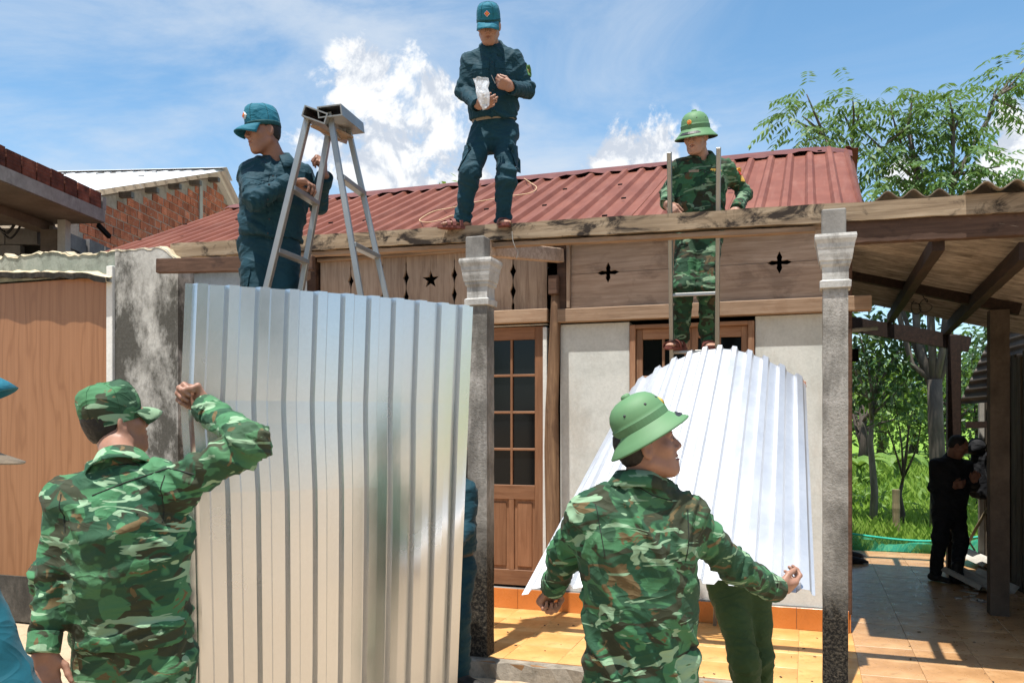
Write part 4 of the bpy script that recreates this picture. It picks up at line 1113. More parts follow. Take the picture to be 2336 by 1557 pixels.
def limb(mb, a, b, r0, r1, bend=.08, n=7, seg=7):
    a = Vector(a); b = Vector(b); ln = (b - a).length; o = Vector((random.uniform(-1, 1), random.uniform(-1, 1), random.uniform(-.3, .6))) * bend * ln; pts = []; rs = []
    for i in range(n + 1):
        t = i / n; pts.append(a.lerp(b, t) + o * math.sin(t * math.pi)); rs.append(r0 + (r1 - r0) * t)
    mb.tube(pts, rs, seg)
    return pts
wood('bark_mid', [(.055, .046, .038), (.11, .094, .078), (.18, .155, .13)], 'z', 5, .3, (.03, .026, .022), bump=.6, gl=4)
def tall_tree():
    base = onZ(2142, 1232, -.22); D0 = (base - Vector((0, 0, CAMH))).dot(FWD)
    t = thing('feathery_tree', 'tall grey-trunked tree with feathery leaves rising above the lean-to roof', 'tree', base)
    mb = MB(); fork = atD(2132, 865, D0); pts = [base + Vector((0, 0, -.1)), base.lerp(fork, .35) + Vector((.02, 0, 0)), base.lerp(fork, .7), fork]
    mb.tube(pts, [.15, .13, .12, .115], 12)
    cl = []
    def arm(path, r0, r1, ends, dd=0.0):
        P = [fork - UP * random.uniform(0, .35)] + [atD(x, y, D0 + dd * (i + 1) / len(path)) for i, (x, y) in enumerate(path)]; r0 *= .72
        mb.tube(P, [r0 + (r1 - r0) * i / (len(P) - 1) for i in range(len(P))], 8)
        for (x, y, r) in ends:
            e = atD(x, y, D0 + dd + random.uniform(-.5, .5)); k = min(range(len(P)), key=lambda i: (P[i] - e).length)
            limb(mb, P[k], e, .03, .01, .05, 5, 5); cl.append((e, r))
    arm([(2105, 810), (2092, 760), (2085, 640), (2092, 520), (2100, 420)], .10, .05, [(2000, 400, .5), (2050, 380, .5), (2060, 310, .55), (1960, 290, .5), (2030, 240, .55)], .6)
    arm([(2125, 770), (2120, 640), (2112, 480), (2085, 360), (2072, 290)], .10, .035, [(2070, 260, .5), (2080, 215, .35), (2100, 330, .55), (2110, 400, .6), (2020, 330, .5)], .0)
    arm([(2150, 800), (2165, 640), (2170, 480), (2172, 400), (2175, 300)], .09, .03, [(2165, 225, .42), (2150, 265, .5), (2185, 270, .42), (2170, 330, .5), (2190, 380, .6), (2240, 390, .6), (2280, 380, .45)], -.5)
    arm([(2160, 820), (2180, 560), (2170, 430), (2215, 340), (2255, 270), (2268, 225)], .08, .03, [(2275, 200, .5), (2310, 170, .5), (2340, 150, .5), (2270, 245, .35), (2320, 250, .3), (2360, 180, .5)], .4)
    arm([(2080, 830), (2020, 600), (1960, 470), (1900, 350), (1880, 310)], .07, .022, [(1840, 215, .35), (1830, 265, .5), (1870, 290, .4), (1800, 270, .3), (1840, 320, .42)], .8)
    arm([(2090, 800), (2010, 560), (1950, 420), (1945, 300)], .06, .02, [(1945, 225, .42), (1960, 260, .45), (1920, 250, .3)], 1.2)
    for e in ((2125, 310, .36), (2040, 425, .45), (2100, 440, .45), (2165, 420, .5), (2235, 425, .5)):
        cl.append((atD(e[0], e[1], D0 + random.uniform(-1, 1)), e[2]))
    mb.build('trunk', M['bark_mid'], t, smooth=True)
    V, Fq = sprays([c for c, r in cl], [r * .78 for c, r in cl], 26, .15, .6, .44, 6)
    mk('crown', V, Fq, M['leaf_neem'], t)
tall_tree()
def small_tree(px, py, top, label, cl, leaf, mat, bark='bark', r=.07, name='young_tree', per=230, wd=.45, z=-.22):
    base = onZ(px, py, z); D0 = (base - Vector((0, 0, CAMH))).dot(FWD); t = thing(name, label, 'tree', base); mb = MB()
    tp = atD(*top, D0); P = [base - Vector((0, 0, .1)), base.lerp(tp, .3) + Vector((.03, 0, 0)), base.lerp(tp, .65) + Vector((-.04, .03, 0)), tp]
    mb.tube(P, [r, r * .85, r * .65, r * .4], 9); cs = []
    for (x, y, rad) in cl:
        e = atD(x, y, D0 + random.uniform(-.7, .7)); k = 3 if y < top[1] else 2
        limb(mb, P[k].lerp(P[k - 1], random.random() * .6), e, r * .42, r * .12, .07, 5, 5); cs.append((e, rad))
    mb.build('trunk', M[bark], t, smooth=True)
    V, Fq = clumps([c for c, q in cs], [q for c, q in cs], per, leaf, wd)
    mk('crown', V, Fq, M[mat], t)
small_tree(1990, 1212, (1992, 900), 'young tree with broad dark leaves right beside the passage wall', [(1960, 760, .6), (2010, 770, .55), (1950, 840, .55), (2000, 850, .55), (2050, 800, .55), (2040, 880, .5), (2080, 760, .5), (1930, 880, .5), (1900, 780, .6), (2090, 830, .4)], .17, 'leaf_dark', 'bark', .075, per=115)
small_tree(2052, 1214, (2062, 1080), 'small forked tree with a thin dark stem behind the net', [(2020, 960, .36), (2070, 940, .36), (2100, 960, .33), (2040, 910, .38), (2090, 900, .38)], .14, 'leaf_neem', 'bark_dark', .055, per=90)
small_tree(2230, 1190, (2230, 960), 'dark leafy shrub showing between the far post and the shed', [(2215, 930, .5), (2250, 900, .6), (2230, 850, .6), (2290, 880, .6), (2210, 1010, .35), (2300, 760, .9), (2330, 720, .8), (2260, 800, .6)], .15, 'leaf_dark', 'bark_dark', .06, per=130)
def far_tree(px, d, z0, h, rad, label, mat, seed, leaf=.3, n=9):
    random.seed(seed); X = aX(px, d); base = cp(X, d, z0); t = thing('field_tree', label, 'tree', base); mb = MB(); tp = base + UP * h * .6
    mb.tube([base - UP * .2, base.lerp(tp, .5) + RGT * .1, tp], [rad * .09, rad * .07, rad * .04], 7); cs = []
    for k in range(n):
        a = random.uniform(0, 6.28); e = base + UP * (h * random.uniform(.35, .92)) + RGT * (math.cos(a) * rad * random.uniform(.2, .8)) + FWD * (math.sin(a) * rad * .6)
        limb(mb, base.lerp(tp, random.uniform(.4, 1)), e, rad * .03, rad * .012, .06, 4, 5); cs.append((e, rad * random.uniform(.3, .48)))
    mb.build('trunk', M['bark_dark'], t, smooth=True)
    V, Fq = clumps([c for c, r in cs], [1.0 * r for c, r in cs], 60 / max(.3, (rad * .4 / .5)) ** 1.1, leaf, .5); mk('crown', V, Fq, M[mat], t)
far_tree(1965, 30, -.2, 4.2, 2.2, 'rounded green tree at the far edge of the grass behind the first stem', 'leaf_light', 1, .24)
far_tree(2080, 33, -.2, 4.6, 2.4, 'bushy tree at the far edge of the grass behind the forked stem', 'leaf_neem', 2, .26)
far_tree(2175, 31, -.2, 4.0, 2.2, 'bushy tree at the far edge of the grass behind the dark post', 'leaf_light', 3, .24)
far_tree(2300, 30, -.2, 5.2, 2.5, 'tall bushy tree behind the shed roof', 'leaf_neem', 4, .26)
far_tree(1078, 24, -.2, 9.2, 1.6, 'treetop just showing over the red roof ridge', 'leaf_light', 6, .2, 12)
for k, (px, d, h) in enumerate(((1880, 44, 5), (2010, 46, 5.5), (2130, 48, 5), (2240, 45, 6), (2400, 40, 7), (2600, 42, 7))):
    far_tree(px, d, .0, h, 3.0, ('low tree of the hedge line across the field, first from the house', 'low tree of the hedge line across the field, second from the house', 'low tree of the hedge line across the field, third from the house', 'low tree of the hedge line across the field, fourth from the house', 'tree of the hedge line standing behind the shed', 'outermost tree of the hedge line beyond the shed')[k], ('leaf_neem', 'leaf_dark', 'leaf_light')[k % 3], 20 + k, .38, 10)
for k, (px, d, h, lab) in enumerate(((-300, -15, 6.5, 'added unseen broad tree across the yard, nearest the wood-grain panel side'), (500, -17, 7.5, 'added unseen tall tree across the yard opposite the stepladder'), (1150, -19, 6.0, 'added unseen rounded tree across the yard opposite the door'), (1800, -16, 7.0, 'added unseen dense tree across the yard opposite the corner column'), (2700, -18, 8.0, 'added unseen tall tree across the yard opposite the shed'), (-1500, -18, 8.0, 'added unseen big tree at the far left end of the yard edge'))):
    far_tree(2336 - px, d, .0, h, 3.2, lab, ('leaf_neem', 'leaf_dark', 'leaf_light')[k % 3], 60 + k, .5, 13)  # unseen trees added to darken the tall sheet's reflection and sky fill
def banana(px, py, label, seed):
    random.seed(seed); b = onZ(px, py, -.2); t = thing('banana_plant', label, 'plant', b, 'banana plants'); MB().tube([b, b + UP * .7], [.09, .06], 8).build('stem', M['leaf_light'], t, smooth=True)
    for k in range(7):
        a = k * .9 + random.random(); L = random.uniform(1.0, 1.5); g = []
        for i in range(8):
            s = i / 7; r = L * s * (1 - .2 * s); z = .7 + L * (.9 * s - .95 * s * s); w = .17 * math.sin(math.pi * min(1, .06 + s * .93)) ** .6
            c = b + Vector((math.cos(a) * r, math.sin(a) * r, z)); sd = Vector((-math.sin(a), math.cos(a), 0)); g.append([c + sd * w - UP * w * .35, c, c - sd * w - UP * w * .35])
        MB().sheet(g).build('leaf', M['leaf_light'], t)
banana(1960, 1120, 'banana plant with long arching leaves at the field edge near the house', 31); banana(2045, 1108, 'banana plant with long arching leaves behind the bamboo stake', 32)
b = onZ(2044, 1243, -.2)
bs = MB().tube([b + UP * (.86 * i / 12) for i in range(13)], [.055 if i % 4 else .06 for i in range(13)], 10).build('bamboo_stake', M['bamboo'], base=b, smooth=False)
tag(bs, 'upright brown bamboo stake behind the turquoise net', 'stake')
def grass():
    n = 52000; x = RNG.uniform(-1.5, 9, n); y = 12.4 + RNG.random(n) ** 1.5 * 24; k = x < (y * .33 + 1); x = x[k]; y = y[k]; n = len(x)
    z = np.array([ground_z(a, b) for a, b in zip(x, y)]); hgt = RNG.uniform(.10, .34, n) * (1 + (y - 12) * .035) * (.6 + .8 * (pnoise(np.stack([x * .5, y * .5, x * 0], 1)) + .5)); w = .008 + .004 * (y - 12) * .3
    a = RNG.uniform(0, 6.28, n); lx_ = np.cos(a); ly_ = np.sin(a); b = np.stack([x, y, z - .01], 1); s = np.stack([lx_, ly_, 0 * lx_], 1) * w[:, None]; ln = np.stack([-ly_, lx_, 0 * lx_], 1) * (hgt * RNG.uniform(.1, .7, n))[:, None]
    up = np.stack([0 * x, 0 * x, hgt], 1)
    V = np.stack([b - s, b + s, b + up * .6 + ln * .35 + s * .7, b + up + ln], 1).reshape(-1, 3); F4 = np.arange(4 * n).reshape(n, 4)
    o = mk('grass', V, F4, M['grass_blade']); tag(o, 'bright green grass and weeds growing behind the passage', 'grass', kind='stuff')
grass()
def weeds():
    cs = []; rs = []
    for k in range(60):
        x = random.uniform(.3, 6.5); y = random.uniform(16.5, 28); cs.append((x, y, -.1 + random.uniform(0, .25))); rs.append(random.uniform(.25, .5))
    V, Fq = clumps(cs, rs, 80, .17, .4, -.2); o = mk('weeds', V, Fq, M['leaf_light']); tag(o, 'dense light green weeds spreading over the field', 'weeds', kind='stuff')
weeds()
random.seed(77)
# ------------------------------------------------------------------ bodies: smooth blended volumes meshed with surface nets
def A3(v): return np.array((v[0], v[1], v[2]), dtype=np.float64)
class Vol:
    def __init__(s, lo, hi, h):
        s.h = h; s.lo = A3(lo) - 3 * h; hi = A3(hi) + 3 * h
        s.n = np.ceil((hi - s.lo) / h).astype(int) + 1
        s.f = np.full(s.n, 0.25, dtype=np.float32)
    def sub(s, lo, hi):
        a = np.maximum(np.floor((lo - s.lo) / s.h).astype(int), 0); b = np.minimum(np.ceil((hi - s.lo) / s.h).astype(int) + 1, s.n)
        if (b <= a).any(): return None, None
        ax = [s.lo[i] + s.h * np.arange(a[i], b[i]) for i in range(3)]
        return tuple(slice(a[i], b[i]) for i in range(3)), ax
    def put(s, fn, lo, hi, k=.0, sub=False):
        m = max(k, 2 * s.h) + 2 * s.h
        sl, ax = s.sub(lo - m, hi + m)
        if sl is None: return
        X, Y, Zg = ax[0][:, None, None], ax[1][None, :, None], ax[2][None, None, :]
        d = fn(X, Y, Zg); f = s.f[sl]
        if sub: d = -d; sg = -1
        else: sg = 1
        a, b = (f, d) if not sub else (-f, -d)
        if k > 0:
            hh = np.maximum(k - np.abs(a - b), 0) / k; r = np.minimum(a, b) - hh * hh * k * .25
        else: r = np.minimum(a, b)
        s.f[sl] = r * sg
    def cone(s, p0, p1, r0, r1, k=.02, sub=False):
        p0 = A3(p0); p1 = A3(p1); d = p1 - p0; L2 = max((d * d).sum(), 1e-9); rm = max(r0, r1)
        def fn(X, Y, Zg):
            x, y, z = X - p0[0], Y - p0[1], Zg - p0[2]
            t = np.clip((x * d[0] + y * d[1] + z * d[2]) / L2, 0, 1)
            return np.sqrt((x - t * d[0]) ** 2 + (y - t * d[1]) ** 2 + (z - t * d[2]) ** 2) - (r0 + (r1 - r0) * t)
        s.put(fn, np.minimum(p0, p1) - rm, np.maximum(p0, p1) + rm, k, sub)
    def econe(s, p0, p1, a, b, side, k=.03):
        """Tapered limb of elliptic section: a, b = (half width along side, half depth) at both ends."""
        p0 = A3(p0); p1 = A3(p1); d = p1 - p0; L2 = (d * d).sum(); ax = d / math.sqrt(L2); sd = A3(side); sd = sd - ax * (sd @ ax); sd /= np.linalg.norm(sd); fr = np.cross(ax, sd); rm = max(*a, *b)
        def fn(X, Y, Zg):
            x, y, z = X - p0[0], Y - p0[1], Zg - p0[2]
            t = np.clip((x * d[0] + y * d[1] + z * d[2]) / L2, 0, 1); x = x - t * d[0]; y = y - t * d[1]; z = z - t * d[2]
            w = a[0] + (b[0] - a[0]) * t; e = a[1] + (b[1] - a[1]) * t
            u = (x * sd[0] + y * sd[1] + z * sd[2]) / w; v = (x * fr[0] + y * fr[1] + z * fr[2]) / e; q = (x * ax[0] + y * ax[1] + z * ax[2]) / (.5 * (w + e))
            return (np.sqrt(u * u + v * v + q * q) - 1) * np.minimum(w, e)
        s.put(fn, np.minimum(p0, p1) - rm, np.maximum(p0, p1) + rm, k)
    def ell(s, c, r, ax=None, k=.02, sub=False):
        c = A3(c); r = A3(r); R_ = np.array([A3(v) for v in ax]) if ax else np.eye(3)
        def fn(X, Y, Zg):
            x, y, z = X - c[0], Y - c[1], Zg - c[2]; q = [(x * R_[i, 0] + y * R_[i, 1] + z * R_[i, 2]) for i in range(3)]
            k0 = np.sqrt(sum((q[i] / r[i]) ** 2 for i in range(3))); k1 = np.sqrt(sum((q[i] / r[i] ** 2) ** 2 for i in range(3))) + 1e-9
            return k0 * (k0 - 1) / k1
        e = np.sqrt((R_.T ** 2 @ (r ** 2))) if ax else r
        s.put(fn, c - e, c + e, k, sub)
    def rbox(s, c, hs, ax, rad=.01, k=.01, sub=False):
        c = A3(c); hs = A3(hs); R_ = np.array([A3(v) for v in ax])
        def fn(X, Y, Zg):
            x, y, z = X - c[0], Y - c[1], Zg - c[2]; q = [np.abs(x * R_[i, 0] + y * R_[i, 1] + z * R_[i, 2]) - hs[i] + rad for i in range(3)]
            o = np.sqrt(sum(np.maximum(v, 0) ** 2 for v in q)); return o + np.minimum(np.maximum(np.maximum(q[0], q[1]), q[2]), 0) - rad
        e = np.abs(R_.T) @ hs; s.put(fn, c - e, c + e, k, sub)
    def cut(s, p, n, rad):
        """Remove what lies beyond the plane (p, n) within rad of p."""
        p = A3(p); n = A3(n); n = n / np.linalg.norm(n); sl, ax = s.sub(p - rad, p + rad)
        if sl is None: return
        X, Y, Zg = ax[0][:, None, None], ax[1][None, :, None], ax[2][None, None, :]
        pl = (X - p[0]) * n[0] + (Y - p[1]) * n[1] + (Zg - p[2]) * n[2]; r = np.sqrt((X - p[0]) ** 2 + (Y - p[1]) ** 2 + (Zg - p[2]) ** 2)
        s.f[sl] = np.where(r < rad, np.maximum(s.f[sl], pl), s.f[sl])
    def mesh(s):
        f = s.f; nx, ny, nz = f.shape; ins = f < 0
        c = [f[i:nx - 1 + i, j:ny - 1 + j, k:nz - 1 + k] for i in (0, 1) for j in (0, 1) for k in (0, 1)]
        cnt = sum((q < 0).astype(np.int8) for q in c); act = (cnt > 0) & (cnt < 8); ijk = np.argwhere(act); m = len(ijk)
        idx = np.full(act.shape, -1, dtype=np.int64); idx[act] = np.arange(m)
        cv = np.stack([q[act] for q in c], 1).astype(np.float64); off = np.array([(i, j, k) for i in (0, 1) for j in (0, 1) for k in (0, 1)], dtype=float)
        acc = np.zeros((m, 3)); num = np.zeros(m)
        for a in range(8):
            for ax_ in range(3):
                b = a | (4, 2, 1)[ax_]
                if b == a: continue
                x = (cv[:, a] < 0) != (cv[:, b] < 0); t = np.where(x, cv[:, a] / (cv[:, a] - cv[:, b] + 1e-12), 0)
                acc += np.where(x[:, None], off[a] + (off[b] - off[a]) * t[:, None], 0); num += x
        V = s.lo + s.h * (ijk + acc / num[:, None]); Q = []
        for ax_ in range(3):
            sa = [slice(None)] * 3; sb = [slice(None)] * 3; sa[ax_] = slice(0, -1); sb[ax_] = slice(1, None)
            A = ins[tuple(sa)]; B = ins[tuple(sb)]; o1, o2 = [(1, 2), (2, 0), (0, 1)][ax_]
            e = np.argwhere(A != B); e = e[(e[:, o1] > 0) & (e[:, o2] > 0) & (e[:, o1] < f.shape[o1] - 1) & (e[:, o2] < f.shape[o2] - 1)]
            if not len(e): continue
            d1 = np.zeros(3, int); d1[o1] = 1; d2 = np.zeros(3, int); d2[o2] = 1
            q = np.stack([idx[tuple((e - d1 - d2).T)], idx[tuple((e - d2).T)], idx[tuple(e.T)], idx[tuple((e - d1).T)]], 1)
            fl = ~A[tuple(e.T)]; q[fl] = q[fl][:, ::-1]; Q.append(q)
        Q = np.concatenate(Q); Q = Q[(Q >= 0).all(1)]
        return V, Q
def vnormals(V, Q):
    n = np.cross(V[Q[:, 2]] - V[Q[:, 0]], V[Q[:, 3]] - V[Q[:, 1]]); o = np.zeros_like(V)
    for k in range(4): np.add.at(o, Q[:, k], n)
    return o / (np.linalg.norm(o, axis=1, keepdims=True) + 1e-12)
def folds(V, Q, bones, amp, seed=0, creases=()):
    """Cloth folds: ridges that ring each limb, deeper near the joints. bones: (p0, p1, freq, amp factor, fold axis or None)."""
    N = vnormals(V, Q); best = np.full(len(V), 1e9); disp = np.zeros(len(V))
    for b, (p0, p1, fq, am, axd, jw) in enumerate(bones):
        p0 = A3(p0); p1 = A3(p1); d = p1 - p0; L = np.linalg.norm(d); ax = d / L; t = np.clip(((V - p0) @ ax) / L, 0, 1); dist = np.linalg.norm(V - p0 - np.outer(t * L, ax), axis=1)
        pv = np.cross(ax, np.array([math.sin(b * 2.3 + seed), math.cos(b * 1.7 + seed), .4])); pv /= np.linalg.norm(pv)
        fa = (ax * .80 + pv * .60) if axd is None else A3(axd) / np.linalg.norm(A3(axd))
        s_ = V @ fa; rest = V - np.outer(s_, fa); w = pnoise(V * 7 + seed + b * 9) * .035
        P = np.outer((s_ + w) * fq, np.array([1., .3, .2])) + rest * (fq * .30) + seed * 3.7 + b * 11
        n1 = pnoise(P); P2 = np.outer((s_ - w * .6) * fq * 2.1, np.array([.2, 1., .4])) + rest * (fq * .55) + seed + b * 5; n2 = pnoise(P2)
        r = np.exp(-(n1 / .11) ** 2) * .95 + n1 * .8 + np.exp(-(n2 / .12) ** 2) * .42 + n2 * .45 - .38
        jn = .60 + jw[0] * np.exp(-(t / .3) ** 2) + jw[1] * np.exp(-((1 - t) / .3) ** 2)
        val = r * jn * am; wgt = dist < best; disp = np.where(wgt, val, disp); best = np.minimum(best, dist)
    for _ in range(2):     # even out the borders between limbs
        acc = np.zeros(len(V)); num = np.zeros(len(V))
        for k in range(4): np.add.at(acc, Q[:, k], disp[Q[:, (k + 1) % 4]] + disp[Q[:, k - 1]]); np.add.at(num, Q[:, k], 2)
        disp = .62 * disp + .38 * acc / np.maximum(num, 1)
    return V + N * (disp * amp)[:, None]

def V3(v): return Vector((float(v[0]), float(v[1]), float(v[2])))
def frame(fwd, up):
    f = Vector(fwd).normalized(); u = Vector(up); u = (u - f * u.dot(f)).normalized(); return f.cross(u), f, u      # right, forward, up

# ---- people materials
def m_skin(name, c):
    q = NT(name); v = q.coord((1, 1, 1)); a = q.noise(v, 18, 4, .6)
    col = q.ramp(a, [(.3, tuple(x * .86 for x in c)), (.7, tuple(min(1, x * 1.12) for x in c))]); q.setp(col, .5, 0, .4)
    q.b.inputs['Subsurface Weight'].default_value = .12; q.b.inputs['Subsurface Radius'].default_value = (.012, .005, .003); q.b.inputs['Subsurface Scale'].default_value = 1.0
    q.bump(q.noise(v, 160, 3, .6), .08, .003); M[name] = q.m
m_skin('skin_a', (.30, .158, .108)); m_skin('skin_b', (.235, .118, .080)); m_skin('skin_c', (.35, .195, .14))
def cloth_bump(q, v):
    """Fine creases: sharp ridges of two sizes over a weave."""
    def ridge(scale, rot, st):
        mp = q.n('ShaderNodeMapping'); mp.inputs['Rotation'].default_value = rot; mp.inputs['Scale'].default_value = st; q.l(v, mp.inputs[0])
        n = q.noise(mp.outputs[0], scale, 1.2, .5, .9); return q.ramp(q.math('ABSOLUTE', q.math('SUBTRACT', n, .5), 0), [(0.0, 1.0), (.05, .55), (.16, .0)])
    a = ridge(5.0, (.4, .5, .3), (1, 1, 2.0)); b = ridge(11.0, (-.5, .3, 1.1), (1, 1, 2.0)); w = q.noise(v, 320, 2, .5)
    h = q.math('ADD', q.math('MULTIPLY', a, .9), q.math('ADD', q.math('MULTIPLY', b, .30), q.math('MULTIPLY', w, .06)))
    q.bump(h, .33, .014)
def m_cloth(name, c, var=.16, rough=.75, sheen=.04):
    q = NT(name); v = q.coord((1, 1, 1)); a = q.noise(v, 5, 5, .6)
    col = q.ramp(a, [(.3, tuple(x * (1 - var) for x in c)), (.7, tuple(x * (1 + var) for x in c))]); q.setp(col, rough, 0, .25)
    q.b.inputs['Sheen Weight'].default_value = sheen
    cloth_bump(q, q.coord((1, 1, 1))); M[name] = q.m
m_cloth('cloth_teal', (.003, .033, .050)); m_cloth('cloth_teal_cap', (.010, .125, .185), .1); m_cloth('cloth_teal_band', (.008, .06, .07), .1)
m_cloth('cloth_teal_near', (.003, .075, .105), .1); m_cloth('cloth_olive', (.035, .065, .02)); m_cloth('cloth_dark', (.010, .011, .014)); m_cloth('cloth_tan', (.26, .2, .14)); m_cloth('cloth_undershirt', (.22, .18, .13))
def m_camo(name, bright=1.0, seed=0.0):
    q = NT(name); mp = q.n('ShaderNodeMapping'); mp.inputs['Location'].default_value = (seed, seed * 1.7, seed * .6); mp.inputs['Scale'].default_value = (1.0, 1.0, 1.5); q.l(q.tc.outputs['Object'], mp.inputs[0]); v = mp.outputs[0]
    def off(o):
        m2 = q.n('ShaderNodeMapping'); m2.inputs['Location'].default_value = (o, -o * .7, o * .3); q.l(v, m2.inputs[0]); return m2.outputs[0]
    def T(fac, lo, e=.022): return q.ramp(fac, [(lo, 0.0), (lo + e, 1.0)])
    B = bright
    c = q.mix(T(q.noise(v, 6.5, 2, .5, .9), .5), (.013 * B, .055 * B, .030 * B), (.040 * B, .135 * B, .062 * B))
    c = q.mix(T(q.noise(off(5.1), 7.0, 2.5, .5, 1.0), .555), c, (.024 * B, .028 * B, .017 * B))
    c = q.mix(T(q.noise(off(11.3), 8.5, 3, .5, 1.3), .61), c, (.10 * B, .068 * B, .032 * B))
    m3 = q.n('ShaderNodeMapping'); m3.inputs['Location'].default_value = (17.9, -9.0, 5.0); m3.inputs['Scale'].default_value = (.75, .75, 1.5); m3.inputs['Rotation'].default_value = (.25, .3, .2); q.l(v, m3.inputs[0])
    n = q.noise(m3.outputs[0], 8.5, 2.2, .55, 1.0); c = q.mix(T(n, .588, .014), c, (.19 * B, .30 * B, .19 * B))
    n2 = q.noise(off(40.0), 2.6, 3, .6); c = q.mix(q.ramp(n2, [(.35, .0), (.7, .35)]), c, (.05 * B, .062 * B, .03 * B))
    q.setp(c, .78, 0, .2); q.b.inputs['Sheen Weight'].default_value = .03
    cloth_bump(q, q.tc.outputs['Object']); M[name] = q.m
m_camo('camo_a', 1.4, 2.0); m_camo('camo_b', 1.25, 13.0); m_camo('camo_t', 1.45, 41.0); m_camo('camo_shaded', .80, 29.0)  # last one darkened: the beam's shade is put into its colour
plain('hair', (.012, .010, .009), .6, 0, .3, 60, .5); plain('helmet_green', (.10, .215, .10), .62, 0, .06, 8, .02, .35); plain('helmet_band', (.078, .175, .08), .6, 0, .06, 8)
plain('helmet_lining', (.03, .04, .025), .9); plain('strap_black', (.02, .02, .024), .5); plain('sandal', (.15, .042, .032), .6, 0, .2, 30); plain('boot', (.018, .017, .016), .6)
plain('badge_red', (.5, .04, .02), .5); plain('badge_gold', (.65, .38, .06), .45); plain('badge_green', (.10, .22, .07), .6); plain('white_cloth', (.6, .6, .6), .7); plain('eye_white', (.5, .48, .45), .3); plain('eye_dark', (.01, .008, .007), .2); plain('lips', (.22, .075, .06), .5); plain('teeth', (.7, .68, .62), .3)

# ---- head, hands, feet volumes
def head_mesh(c, fwd, up, neck, nr=.054, smile=False, h=.0042):
    R_, F_, U_ = frame(fwd, up); ax = (R_, F_, U_)
    def P(x, y, z): return c + R_ * x + F_ * y + U_ * z
    n0 = A3(neck); lo = np.minimum(A3(c) - .15, n0 - .07); hi = np.maximum(A3(c) + .15, n0 + .07); v = Vol(lo, hi, h)
    v.ell(P(0, -.012, .030), (.0745, .094, .083), ax, 0); v.ell(P(0, .022, -.030), (.060, .068, .080), ax, .04); v.ell(P(0, .045, -.070), (.044, .040, .042), ax, .03)
    v.cone(P(0, .066, -.100), P(0, .060, -.096), .020, .022, .02)
    for s in (-1, 1):
        v.cone(P(s * .058, -.005, -.055), P(s * .026, .055, -.100), .017, .018, .025); v.ell(P(s * .044, .056, -.018), (.022, .022, .020), ax, .025)
    v.cone(P(-.036, .080, .027), P(.036, .080, .027), .013, .013, .018)
    for s in (-1, 1): v.ell(P(s * .031, .097, .006), (.018, .014, .013), ax, .014, True)
    v.cone(P(0, .086, .016), P(0, .104, -.024), .0085, .0125, .010)
    for s in (-1, 1): v.ell(P(s * .0125, .094, -.031), (.0095, .011, .0085), ax, .007)
    for s in (-1, 1): v.ell(P(s * .031, .082, .006), (.0145, .011, .0095), ax, .005)
    v.cone(P(-.018, .082, -.055), P(.018, .082, -.055), .0085, .0085, .008); v.cone(P(-.015, .082, -.069), P(.015, .082, -.069), .0095, .0095, .008)
    v.cone(P(-.024, .088, -.0615), P(.024, .088, -.0615), .0042 if not smile else .0085, .0042 if not smile else .0085, .004, True)
    for s in (-1, 1):
        ex = (R_ * .45 * s + F_ * -.35, ); 
        e0 = (F_ + R_ * (-.35 * s)).normalized(); e1 = e0.cross(U_).normalized(); ea = (e1, e0, U_)
        v.ell(P(s * .078, -.010, -.004), (.009, .019, .032), ea, .008); v.ell(P(s * .088, -.004, .002), (.007, .010, .019), ea, .005, True)
    v.cone(P(0, -.022, -.05), Vector(neck), nr, nr + .006, .03)
    return v.mesh()
